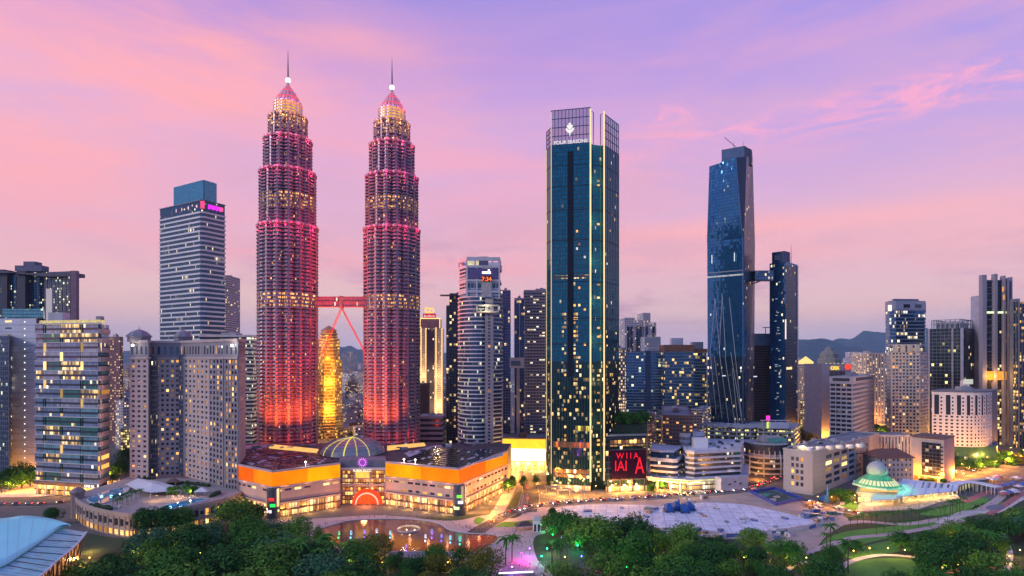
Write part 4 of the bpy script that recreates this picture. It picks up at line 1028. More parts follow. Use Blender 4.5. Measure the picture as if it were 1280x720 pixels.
def gold_edge_tower():
    D = 900; poly = foot(521, 524.5, 552.5, D, 75); poly = slab(523, 553, D, 34, 3)
    root = bld('bank_tower', 'bank tower edged in golden light with red sign and gold emblem on its crown', 'office tower', poly)
    z1, z2 = Z(410, D), Z(398, D); wl = wallwin('cream_grid', rgb(.52, .42, .38), 1.9, 3.4, .5, .5, .15, 1.0)
    b = MB(); b.prism(poly, 0, z1, 0, 1); b.build('shaft', [wl, M['roofgrey']], root)
    up = [lerp(poly[0], poly[1], .06), lerp(poly[0], poly[1], .9), lerp(poly[3], poly[2], .9), lerp(poly[3], poly[2], .06)]
    b = MB(); b.prism(up, z1, z2, 0, 1); b.build('crown', [surf('crown_purple', rgb(.25, .13, .16), .6), M['roofgrey']], root)
    p, q = poly[0], poly[1]
    b = MB(); b.strip(p.lerp(q, .33), p.lerp(q, .66), 20, z1 - 2, 0, 1.2); b.build('glass_strip', glass('violet_strip', rgb(.10, .08, .14), 2, 3.5, .04, 1, .6, .12), root)
    b = MB(); b.strip(p.lerp(q, .33), p.lerp(q, .66), z1 + 1, z1 + 9, -1.5, -.8); b.build('crown_window', M['w_dark'], root)
    gl = glow('gold_edge', rgb(1, .62, .22), 1.5)
    for f in (.1, .3, .72, .97):
        a = p.lerp(q, f); b = MB(); b.strip(a, a + (q - p).normalized() * 1.1, 10, z1 if f in (.3, .97) else z1 + 1, 1.21, 1.8); b.build('light_edge', gl, root)
    for f in (.06, .88): a = p.lerp(q, f); b = MB(); b.strip(a, a + (q - p).normalized() * 1.1, z1, z2, .2, .8); b.build('light_edge', gl, root)
    b = MB(); b.strip(p.lerp(q, .05), p.lerp(q, .92), z2 - .6, z2 + .7, .2, 1.2); b.build('light_edge', gl, root)
    m = p.lerp(q, .45); dd = Vector((1, 0)); b = MB(); b.box(m.x, m.y + 3, z2 + .8, 20, 3, 7.2); b.build('sign_board', glow('sign_red', rgb(.8, .03, .06), .55), root)
    text('AmBank', (m.x, m.y + 1.4, z2 + 2.3), 5.2, glow('sign_pale', rgb(1, .75, .8), .8), root, 0, .1, 'sign_lettering')
    b = MB()
    for cx_, cz, r0 in ((-3, z2 + 13, 3.6), (3.6, z2 + 12.6, 3.4)):
        for t in range(14):
            if cx_ < 0 and t in (0, 13): continue
            a0, a1 = 2*PI*t/14, 2*PI*(t+1)/14; b.tube((m.x + cx_ + r0*math.cos(a0), m.y + 2, cz + r0*math.sin(a0)), (m.x + cx_ + r0*math.cos(a1), m.y + 2, cz + r0*math.sin(a1)), .9, None, 5)
    b.build('emblem', glow('emblem_gold', rgb(1, .48, .04), 1.4), root)
    b = MB(); b.tube((m.x - 7, m.y + 2, z2), (m.x - 7, m.y + 2, z2 + 22), .7, .25); b.tube((m.x - 3.5, m.y + 2.2, z2 + 8), (m.x - 6.5, m.y + 2.2, z2 + 18), .5, .3); b.build('mast', glow('mast_gold', rgb(1, .6, .45), .8), root)
    for px in (527, 546): lamp((X(px, D - 14), D - 14, Z(508, D)), 10000, (1, .62, .22), root, radius=1); lamp((X(px, D - 16), D - 16, Z(470, D)), 6000, (1, .62, .25), root, radius=1)
gold_edge_tower()
def clock_tower():
    D = 560; zt = Z(345, D)
    l, r = X(573.5, D + 14), X(627, D + 6); w = r - l
    arc = [Vector((l + w * .46 - w * .47 * math.cos(t), D + 17 - 26 * math.sin(t))) for t in [PI * k / 14 for k in range(0, 9)]]
    poly = arc + [Vector((l + w * .80, D - 3)), Vector((l + w * .82, D + 1)), Vector((r, D + 8)), Vector((r, D + 36)), Vector((l, D + 38))]
    root = bld('clock_tower', 'round-fronted banded tower with orange digital clock under an open roof frame', 'office tower', poly)
    pale = surf('pale_band', rgb(.56, .56, .62), .6, 0, .1, .1); zb = Z(372, D)
    ribbon(root, poly, 0, zb, 44, glass('round_glass', rgb(.05, .09, .16), 1.6, zb / 44, .07, .8, .55, .12, cols=(WHT, rgb(.9, .9, .35)), clump=.95), pale, .28, .9)
    up = [Vector((l + 1, D + 12)), Vector((l + w * .22, D - 2)), Vector((l + w * .95, D)), Vector((l + w * .97, D + 30)), Vector((l + 2, D + 32))]
    b = MB(); b.prism(up, zb, Z(333, D), 0, 1); b.build('upper_block', [glass('upper_glass', rgb(.04, .10, .14), 3.5, 6, .05, 1, .6, .1, mull=.08, frame=rgb(.4, .4, .46)), M['conc']], root)
    for ya, yb in ((379, 372), (366, 363), (352, 349.5), (335, 332)):
        b = MB(); b.prism(inset(up, -.9), Z(ya, D) if ya != 379 else zb - 1, Z(yb, D), 0, 0, True); b.build('frame_beam', pale, root)
    for i in range(8): b = MB(); z = lerp(zb, Z(335, D), i / 8); b.strip(up[0], up[1], z, z + 1.2, -.3, 1.4); b.build('sunshade', pale, root)
    for f in (.0, .30, 1.0):
        c = up[1].lerp(up[2], f); b = MB(); b.box(c.x, c.y - .3, zb, 1.4, 1.4, Z(333, D) - zb); b.build('frame_post', pale, root)
    fr = up[1].lerp(up[2], .46), up[1].lerp(up[2], .76)
    b = MB(); b.strip(*fr, zb, Z(333, D), .2, 1.0); b.build('panel', surf('panel_beige', rgb(.5, .46, .44), .7), root)
    b = MB(); b.strip(up[1].lerp(up[2], .05), up[1].lerp(up[2], .95), Z(348.5, D), Z(336, D), .3, 1.2); b.build('sign_panel', surf('panel_violet', rgb(.12, .10, .25), .5), root)
    b = MB(); b.strip(fr[0], fr[1], Z(352, D), Z(345.5, D), 1.3, 1.9); b.build('clock_board', surf('clock_black', rgb(.02, .005, .005), .4), root)
    m = fr[0].lerp(fr[1], .5); text('7:34', (m.x, m.y - 2.1, Z(351.6, D)), 5.6, glow('clock_red', rgb(1, .16, .03), 2.0), root, 0, .15, 'clock_digits')
    wh = glow('sign_mark_white', rgb(1, .95, 1), 1.4); b = MB(); b.strip(fr[0].lerp(fr[1], .02), fr[0].lerp(fr[1], .92), Z(342.6, D), Z(339.8, D), 1.25, 1.6); b.strip(fr[0].lerp(fr[1], .62), fr[0].lerp(fr[1], .82), Z(339.8, D), Z(337.2, D), 1.26, 1.59); b.build('sign_mark', wh, root)
    # open frame on the roof
    z0, z1, z2 = Z(333, D), Z(326, D), Z(321.5, D)
    fp = inset(up, -.5); b = MB()
    k = len(fp)
    for i in range(k): b.strip(fp[i], fp[(i+1) % k], z1, z2, -1.6, 0)
    b.build('roof_frame', pale, root)
    for c in fp + [fp[1].lerp(fp[2], .78), fp[1].lerp(fp[2], .25)]: b = MB(); b.box(c.x, c.y + .9, z0, 1.5, 1.5, z1 - z0); b.build('roof_post', pale, root)
    b = MB(); c = up[1].lerp(up[2], .5); b.box(c.x, c.y + 8, z0, 9, 8, Z(320, D) - z0); b.build('lift_box', surf('violet_grey', rgb(.22, .22, .34), .7), root)
    b = MB(); c = up[1].lerp(up[2], .18); b.box(c.x, c.y + 9, z0, 12, 6, 6); b.build('roof_room', glow('roof_room_lit', rgb(.95, .85, .5), .6, False, .8, .3), root)
    # framed balcony box
    b = MB(); yf = D - 12.5
    p, q = Vector((X(596, yf), yf)), Vector((X(623, yf), yf))
    for za, zb_ in ((392, 390), (384, 382.4)): b.strip(p, q, Z(za, D), Z(zb_, D), -3, .5)
    for u in (p, q): b.box(u.x, u.y + 1, Z(392, D), 1.3, 3, Z(382.4, D) - Z(392, D) - .02)
    b.build('balcony_frame', surf('cream_frame', rgb(.62, .58, .48), .6), root)
    lamp((m.x, m.y - 15, Z(386, D)), 500, (1, .85, .5), root, radius=.6)
    # stair slot with square lights
    b = MB(); st = Vector((l + w * .73, D - 10)); b.box(st.x, st.y + 2, 8, 8, 5, zb - 10); b.build('stair_tower', surf('stair_wall', rgb(.26, .25, .3), .7), root)
    wins = Wins(root)
    for i in range(46): wins.add(Vector((st.x, st.y - .55, 12 + i * (zb - 20) / 46)), 2.2, 1.8, Vector((0, -1)), pick((('w_dark', 9), ('w_warm', 1))))
    wins.flush()
clock_tower()
simple('dark_tower', 'near-black tower with amber windows and a flat roof blade left of the clock tower', 'tower', slab(562, 579, 660, 30), Z(368, 660), glass('black_amber', rgb(.03, .03, .045), 2.4, 3.6, .16, 1.2, .5, .15, cols=(WARM, WARM2)), 60, 'curtain', kit=1)
_r = simple('dark_tower', 'grey dark tower with a stepped top half hidden beside the black roof-blade tower', 'tower', slab(558, 566, 690, 30), Z(383, 690), glass('grey_amber', rgb(.06, .06, .09), 2.4, 3.6, .12, 1.2, .4, .2, cols=(WARM, WARM2)), 58, 'curtain', kit=1)
b = MB(); v = P(566, 655); b.box(v.x - 3, v.y, Z(370, 655), 22, 8, 1.2); b.build('roof_blade', M['metal'], [o for o in C.objects if o.name == 'dark_tower'][0])
simple('blue_tower', 'narrow deep blue tower with stepped roof right of the clock tower', 'tower', slab(626, 638, 640, 30), Z(364, 640), glass('narrow_blue', rgb(.03, .08, .22), 2.0, 3.6, .06, 1.1, .65, .1), 60, 'curtain', kit=2, mm='slate')
simple('residential_tower', 'grey residential tower with many lit balconies left of the glass and light-strip tower', 'apartment tower', slab(655, 700, 650, 34), Z(364, 650), wallwin('grey_balcony', rgb(.30, .28, .31), 3.4, 3.4, .8, .42, .10, 1.1, cols=(WARM2, WHT)), 62, 'wall', kit=2)
_rt = simple('residential_tower', 'dark navy slab tower with white edge lines in front of the lit balconies', 'apartment tower', slab(643, 656, 640, 30), Z(374, 640), glass('navy_slab', rgb(.03, .05, .12), 2.5, 3.4, .1, 1.1, .5, .15, cols=(WARM, WARM2)), 60, 'curtain', kit=2, mm='alu', bay=6, hz=False)
def box_on_stilt():
    D = 610; c = P(646, D); root = thing('stair_frame', 'pale boxed frame on a tall stilt before the navy slab tower', 'structure', (c.x, c.y, 0)); b = MB(); z0, z1 = Z(460, D), Z(447, D)
    b.box(c.x, c.y, z0, X(655, D) - X(637, D), 8, z1 - z0); b.build('box', surf('pale_box', rgb(.45, .46, .5), .7), root)
    b = MB(); b.box(c.x - 1, c.y - 4.1, z0 + 2.5, 10, .3, 5); b.build('window', M['w_dark'], root)
    b = MB(); b.box(c.x + 1.4, c.y, 0, 3.2, 3.2, z0); b.build('stilt', surf('stilt', rgb(.3, .31, .36), .7), root)
box_on_stilt()
simple('brown_block', 'small dark brown block tucked behind the right twin tower', 'building', slab(520, 534, 680, 20), Z(481, 680), surf('dark_brown_wall', rgb(.07, .045, .05), .7), 10, 'wall', kit=1, par='brown')
simple('striped_block', 'low block of pale and dark stripes between the right twin tower and black tower', 'building', slab(524, 553, 640, 30), Z(522, 640), M['w_dark'], 8, 'ribbon', surf('stripe_beige', rgb(.46, .38, .36), .7), 7, kit=2, bh=.5)
# ------------------------------------------------------------------ glass tower with light strips
def strip_tower():
    D = 490; root = None
    A, B_, C_, E_ = P(683, 505), P(689, 494), P(738, 487), P(755, 492)
    zt = Z(180, D); zc = Z(134, 487)
    n1 = P(744, 492); n2 = P(752, 494); F_ = P(773.5, 516)
    poly = [A, B_, C_, P(741, 491), n1, n2, E_, F_, P(745, 540), P(690, 545)]
    root = bld('glass_hotel_tower', 'tallest teal glass tower with vertical light strips and white rooftop lettering', 'skyscraper', poly)
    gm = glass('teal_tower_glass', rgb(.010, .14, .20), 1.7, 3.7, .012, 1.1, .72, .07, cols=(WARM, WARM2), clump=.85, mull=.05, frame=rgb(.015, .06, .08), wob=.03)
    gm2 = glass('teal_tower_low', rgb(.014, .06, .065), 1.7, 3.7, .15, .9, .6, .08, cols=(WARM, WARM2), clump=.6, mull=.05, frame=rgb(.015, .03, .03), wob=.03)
    zl = Z(452, D)
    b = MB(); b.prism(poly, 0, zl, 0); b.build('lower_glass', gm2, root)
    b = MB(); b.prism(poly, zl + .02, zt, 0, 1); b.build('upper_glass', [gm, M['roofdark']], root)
    fm = surf('tower_fin', rgb(.03, .09, .12), .35, .5, .15)
    for i, nfin in ((1, 14), (7 - 1, 9)):
        p, q = poly[i], poly[i + 1]
        for j in range(nfin + 1):
            c = p.lerp(q, j / nfin); d = (q - p).normalized() * .09; b = MB(); b.strip(c - d, c + d, 4, zt, 0, .3); b.build('fin', fm, root)
    for py in (206, 232, 262, 300, 352, 398, 430):   # floor lines at the plant levels
        b = MB(); b.prism(inset(poly, -.12), Z(py, D) - .5, Z(py, D) + .5, 0, 0, True); b.build('floor_line', surf('floor_line', rgb(.02, .05, .08), .4, .5, .1), root)
    d = (C_ - B_).normalized(); n = Vector((d.y, -d.x)); c0, c1 = B_.lerp(C_, .42), B_.lerp(C_, .575)
    b = MB(); b.strip(c0, c1, Z(470, D), zt - 6, .0, .32); b.build('dark_slot', surf('slot_black', rgb(.006, .012, .025), .6, 0, .1, .1, .15), root)
    # ladders of lit rooms beside the slot (seen as amber grids)
    wins = Wins(root)
    for i in range(52):
        z = 34 + i * 3.7
        for f in (.30, .36, .60, .66, .72, .2, .86):
            pr = .42 if (f in (.36, .60, .66) and z < 150) else (.14 if z < 150 else .05)
            if R.random() < pr: c = B_.lerp(C_, f) + n * .07; wins.add(Vector((c.x, c.y, z + 1.4)), 1.6, 2.0, n, pick((('w_gold', 4), ('w_warm', 3), ('w_pale', 1))))
    p2, q2 = n1, n2; d2 = (q2 - p2).normalized(); nn2 = Vector((d2.y, -d2.x))
    for i in range(75):
        z = 20 + i * 3.7
        if R.random() < (.4 if z < 140 else .1): c = p2.lerp(q2, .5) + nn2 * .07; wins.add(Vector((c.x, c.y, z)), 2.6, 1.6, nn2, pick((('w_gold', 4), ('w_warm', 3), ('w_pale', 1))))
    p3, q3 = E_, F_; d3 = (q3 - p3).normalized(); nn3 = Vector((d3.y, -d3.x))
    for i in range(75):
        z = 20 + i * 3.7
        for f in (.2, .4, .6, .8):
            if R.random() < (.14 if z < 140 else .02): c = p3.lerp(q3, f) + nn3 * .07; wins.add(Vector((c.x, c.y, z)), 2.0, 1.8, nn3, pick((('w_gold', 4), ('w_warm', 3), ('w_pale', 1))))
    wins.flush()
    # bright plant floor bands low on the shaft
    for py, h, f0, f1, col, k in ((346, 3.0, .06, .95, WARM2, .55), (535, 5.0, .62, .97, rgb(.9, .75, .1), .7), (592, 7, .05, .98, WARM2, 1.0), (556, 5, .05, .97, rgb(1, .16, .02), .45)):
        b = MB(); b.strip(B_.lerp(C_, f0), B_.lerp(C_, f1), Z(py, D) - h / 2, Z(py, D) + h / 2, .02, .09); b.build('lit_floor', glass('lit_floor_%d' % py, rgb(.2, .13, .06), 2.2, 7, .6, k * 1.6, .3, .2, cols=(col, col), clump=.9), root)
    # light strips
    ls = glow('strip_light', rgb(1, .72, .36), .95); ld = glow('strip_light_dim', rgb(1, .76, .42), .6)
    for c, w, m_, zb in ((B_, .42, ld, 14), (C_, .8, ls, 8), (E_, .72, ls, 8), (A, .3, ld, 30)):
        b = MB(); b.box(c.x, c.y - .5, zb, w * 1.5, w * 1.2, (zc - 1.5 if c is not A else zt) - zb); b.build('light_strip', m_, root)
    for k in range(9):
        z = 25 + k * 34
        lamp((C_.x + 4, C_.y - 3, z), 1000, (1, .75, .4), root, radius=.5)
    # crown screens
    cs = surf('crown_steel', rgb(.05, .09, .16), .45, .5, .1)
    for p, q, ztop, nx in ((B_, C_, zc, 11), (E_, F_, zc - 3, 7), (A, B_, zc - 14, 2)):
        dd = (q - p).normalized()
        for i in range(nx + 1): c = p.lerp(q, i / nx); b = MB(); b.strip(c - dd * .22, c + dd * .22, zt - .5, ztop, -.5, .1); b.build('screen_post', cs, root)
        for j in range(5): z = lerp(zt, ztop - .4, j / 4); b = MB(); b.strip(p, q, z, z + .55, -.4, .06); b.build('screen_rail', cs, root)
    pm, pt_, pb = newmat('crown_pane'); pb.inputs['Base Color'].default_value = (.07, .13, .34, 1); pb.inputs['Roughness'].default_value = .1; pb.inputs['Alpha'].default_value = .32
    for p, q, ztop in ((B_, C_, zc), (E_, F_, zc - 3), (A, B_, zc - 14)): b = MB(); b.strip(p, q, zt, ztop, -.3, -.2); b.build('crown_pane', pm, root)
    for c, k in ((C_, 3.0), (E_, -2.5)):
        q = c + Vector((k, 3)); b = MB(); b.tube((*q, zt), (*q, zc - 3), .35); b.tube((*c, zc - 3), (*q, zc - 3), .25); b.build('crown_frame', cs, root)
    ang = math.atan2(d.y, d.x); wm = glow('sign_white_lit', rgb(1, .97, .93), .72)
    c = B_.lerp(C_, .5) + n * .5; text('FOUR SEASONS', (c.x, c.y, zt + .6), 4.0, wm, root, ang, .2, 'sign_lettering', sx=1.02)
    c = B_.lerp(C_, .48) + n * .6; zz = zt + 7
    b = MB()
    for dx_, dz_, r_ in ((0, 11.5, 1.1), (-1.4, 9.6, 1.2), (1.4, 9.6, 1.2), (0, 8.2, 1.4), (-2.6, 7.0, 1.1), (2.6, 7.0, 1.1), (-1.4, 5.6, 1.2), (1.4, 5.6, 1.2), (0, 4.4, 1.1)):
        o = c + d * dx_; b.tube((o.x - n.x * .1, o.y - n.y * .1, zz + dz_ - 1.5), (o.x + n.x * .3, o.y + n.y * .3, zz + dz_ - 1.5), r_, r_, 8)
    b.tube((c.x, c.y, zz), (c.x, c.y, zz + 10), .35); b.build('tree_emblem', wm, root)
    # entrance canopies
    for px, py in ((690, 600), (704, 603), (722, 605)):
        v = GP(px, py + 8, 6); b = MB(); b.box(v.x, v.y, 5.4, 12, 7, .5); b.build('canopy', M['slate'], root)
        for s_ in (-5, 5): b = MB(); b.box(v.x + s_, v.y - 2.8, 0, .4, .4, 5.4); b.build('canopy_post', M['alu'], root)
        lamp((v.x, v.y - 1, 4.2), 1700, (1, .55, .15), root, radius=.6)
    b = MB(); p, q = B_, C_; b.strip(p, q, .1, 5, .5, .8); b.build('lobby_glazing', glass('tower_lobby', rgb(.4, .25, .1), 2.4, 5, .9, 1.3, .2, .3, clump=.2), root)
strip_tower()
def screen_podium():
    D = 487; poly = [P(757, 484), P(808, 490), P(809, 525), P(775, 530)]; zt = Z(545, D)
    root = bld('screen_building', 'dark glass podium carrying a big red video screen beside the tallest glass tower', 'building', poly)
    b = MB(); b.prism(poly, 0, zt, 0, 1); b.build('body', [glass('podium_glass', rgb(.02, .05, .06), 2.5, 5, .12, 1.2, .6, .1, clump=.8), M['roofgrey']], root)
    p, q = poly[0], poly[1]; d = (q - p).normalized(); n = Vector((d.y, -d.x)); ang = math.atan2(d.y, d.x)
    b = MB(); b.strip(p.lerp(q, .13), p.lerp(q, .99), Z(599, D), Z(562, D), .2, 1.0); b.build('screen', glow('screen_plum', rgb(.05, .004, .03), .3, False, 1.8, .15), root)
    for z in (Z(599, D), Z(562, D)): b = MB(); b.strip(p.lerp(q, .12), q, z - .3, z + .5, .2, 1.2); b.build('screen_rim', M['metal'], root)
    rd = glow('screen_red', rgb(.95, .012, .03), .95); c = p.lerp(q, .56) + n * 1.15
    def letters(s, y, size, f, sx=1.0):
        c = p.lerp(q, f) + n * 1.15; text(s, (c.x, c.y, Z(y, D)), size, rd, root, ang, .05, 'screen_lettering', sx=sx)
    letters('W I I A', 573, 7.2, .52, .9); letters('IAI', 588, 12.5, .36, .8); letters('A', 592, 20, .82, .62)
    b = MB(); b.strip(p.lerp(q, .1), p.lerp(q, .92), Z(557.5, D), Z(550, D), .05, .5); b.build('lit_restaurant', glass('restaurant', rgb(.3, .15, .05), 3.4, 5, .75, 1.3, .2, .3, cols=(WARM, rgb(1, .5, .1)), clump=.3, mull=.1), root)
    b = MB(); b.strip(p, q, .1, 5, .2, .6); b.build('shopfront', glass('podium_shop', rgb(.4, .22, .08), 2.5, 5, .85, 1.4, .2, .3, clump=.2), root)
    for f in (.05, .35, .65, .95): c = p.lerp(q, f); b = MB(); b.box(c.x, c.y - .8, 0, .9, .9, Z(599, D)); b.build('column', M['metal'], root)
    for f in (.2, .5, .8): c = p.lerp(q, f) + n * 4; lamp((c.x, c.y, 4.5), 1600, (1, .5, .12), root, radius=.6)
    return zt, poly
SP = screen_podium()
def lit_mall():
    D = 585; poly = [P(625, 585), P(682, 580), P(690, 620), P(620, 620)]
    root = bld('lit_mall', 'yellow and white glowing shopfront hall at the end of the side road', 'mall', poly)
    b = MB(); b.prism(poly, 0, Z(548, D), 0, 1); b.build('body', [M['beige'], M['roofgrey']], root); p, q = poly[0], poly[1]
    b = MB(); b.strip(p, q, Z(560, D), Z(548.5, D), .02, .8); b.build('yellow_band', glow('yellow_band', rgb(1, .55, .03), 1.15, True, .3, .1), root)
    b = MB(); b.strip(p, q, Z(575, D), Z(560.3, D), .02, .6); b.build('white_band', glow('white_hot', rgb(1, .85, .55), 2.4, True, .4, .1), root)
    b = MB(); b.strip(p, q, .1, Z(575.5, D), .02, .5); b.build('shopfront', glass('lit_mall_shop', rgb(.5, .3, .1), 2.5, 4, .9, 1.4, .2, .3, cols=(rgb(1, .5, .1), rgb(1, .75, .3)), clump=.2), root)
    for i in range(8): c = p.lerp(q, i / 7); b = MB(); b.box(c.x, c.y - 1.2, 0, 1.1, 1.1, Z(575, D)); b.build('column', M['beige'], root)
    for f in (.1, .35, .6, .85): c = p.lerp(q, f); lamp((c.x, c.y - 7, 5), 4200, (1, .55, .14), root, radius=1)
    roofkit(root, poly, Z(548, D), 9, 1, 'brown', 3, 4)
lit_mall()

# ------------------------------------------------------------------ between the towers: blue flats and their neighbours
def blue_flats():
    D = 760; poly = foot(780, 866, 868, D, 3); poly = slab(780, 866, D, 40, -2); zt = Z(441, D)
    root = bld('blue_flats', 'wide blue glass slab of flats with white balcony lines and gold rooms', 'apartment block', poly)
    p, q = poly[0], poly[1]; nf = 32; fh = zt / nf
    ribbon(root, poly, 0, zt, nf, glass('blue_flat_glass', rgb(.05, .16, .30), 3.2, fh, .10, .9, .5, .15, cols=(WARM2, rgb(.75, 1, .7)), clump=.6, mull=.08, frame=rgb(.02, .06, .12)), surf('blue_white_band', rgb(.26, .36, .48), .6, 0, .1), .24, .6)
    for f in (.0, .335, .36, .60, .63, .86, .88): c = p.lerp(q, f); d = (q - p).normalized() * 2; b = MB(); b.strip(c - d, c + d, 0, zt + 3, -2, 1.4); b.build('pier', surf('pier_blue', rgb(.05, .09, .18), .6), root)
    roofkit(root, poly, zt, 14, 2, 'slate', 4, 7)
blue_flats()
def brown_cap(name, label, xl, xr, D, ytop, ycap, capw, seed):
    poly = slab(xl, xr, D, 30, -4); root = bld(name, label, 'apartment tower', poly); zt = Z(ytop, D)
    ribbon(root, poly, 0, zt, 30, glass('cap_glass', rgb(.05, .15, .24), 3, zt / 30, .18, .9, .4, .15, cols=(WARM, rgb(1, .7, .2)), clump=.7), surf('cap_band', rgb(.2, .27, .36), .6), .28, .7)
    b = MB(); b.prism(inset(poly, -1), zt + .7, Z(ycap, D), 0, 0); b.build('brown_cap', surf('brown_cap', rgb(.26, .13, .08), .7), root)
    c = cen(poly); b = MB(); b.box(c.x, c.y, Z(ycap, D), 14, 10, 9); b.build('plant_frame', M['alu'], root)
brown_cap('capped_tower', 'blue flats tower with a broad brown roof cap', 831, 867, 735, 440, 431, 1, 2)
brown_cap('capped_tower', 'narrower blue flats tower with a brown roof cap beside the twisted glass tower', 866, 883, 735, 441, 436, 1, 3)
def crown_tower():
    D = 980; poly = slab(781, 822, D, 40, 2)
    root = bld('stepped_tower', 'pale stepped tower with dark window shafts rising behind the wide blue flats', 'tower', poly); p, q = poly[0], poly[1]
    tops = ((0, .30, 397), (.30, .58, 400), (.56, .78, 391), (.78, .96, 403)); m_ = wallwin('stepped_wall', rgb(.42, .42, .5), 3, 3.6, .4, .6, .12, 1.0)
    for a, e, y in tops: b = MB(); b.prism([p.lerp(q, a), p.lerp(q, e), poly[3].lerp(poly[2], e), poly[3].lerp(poly[2], a)], 0, Z(y, D), 0, 1); b.build('shaft', [m_, M['roofgrey']], root)
    for f in (.1, .2, .38, .48, .66, .87): c = p.lerp(q, f); d = (q - p).normalized(); b = MB(); b.strip(c - d * 2, c + d * 2, 0, Z(408, D), 0, .8); b.build('window_shaft', glass('shaft_glass', rgb(.03, .06, .12), 2, 3.6, .12, 1.2, .5, .15), root)
crown_tower()
simple('pale_block', 'pale blue-grey block in front of the stepped tower', 'building', slab(806, 826, 900, 30), Z(422, 900), wallwin('paleblue', rgb(.3, .35, .45), 3, 3.4, .4, .5, .1), 20, 'wall', kit=2)
simple('gold_slab', 'thin golden-lit slab just right of the tallest glass tower', 'building', slab(771, 782, 700, 20), Z(436, 700), wallwin('gold_slab', rgb(.4, .36, .3), 2.4, 3.6, .6, .55, .6, 1.2), 20, 'wall', kit=1)
def low_block(name, label, xl, xc, xr, D, yt, mat, seed, th=30, kit=2, cat='building', par='lconc'):
    poly = foot(xl, xc, xr, D, th); root = bld(name, label, cat, poly); z = Z(yt, D)
    b = MB(); b.prism(poly, 0, z, 0, 1); b.build('wall', [mat, M['roofgrey']], root)
    roofkit(root, poly, z, seed, 1.0, par, kit, 4)
    for zz in (z * .33, z * .66): b = MB(); b.prism(inset(poly, -.5), zz, zz + .7, 0, 0, True); b.build('ledge', M[par], root)
    return root
low_block('brown_office', 'brown office cube with amber lit front below the wide blue flats', 827, 858, 866, 640, 508, wallwin('brown_office', rgb(.17, .09, .065), 3, 3.4, .7, .45, .25, 1.0, cols=(WARM, rgb(1, .4, .1))), 3, 14, par='brown')
low_block('pink_block', 'small pink and white flats left of the brown office cube', 803, 812, 820, 640, 518, wallwin('pink_white', rgb(.55, .38, .36), 3, 3.2, .8, .4, .2, 1.1), 4)
low_block('pink_block', 'yellow-lit low flats squeezed between pink flats and the brown office cube', 817, 826, 832, 660, 524, wallwin('pink_white2', rgb(.42, .38, .33), 3, 3.2, .8, .45, .4, 1.1), 5)
low_block('cream_block', 'cream flats with balcony rows right of the brown office cube', 864, 877, 889, 650, 513, wallwin('cream_flats', rgb(.55, .43, .36), 3, 3.2, .8, .4, .25, 1.1), 6)

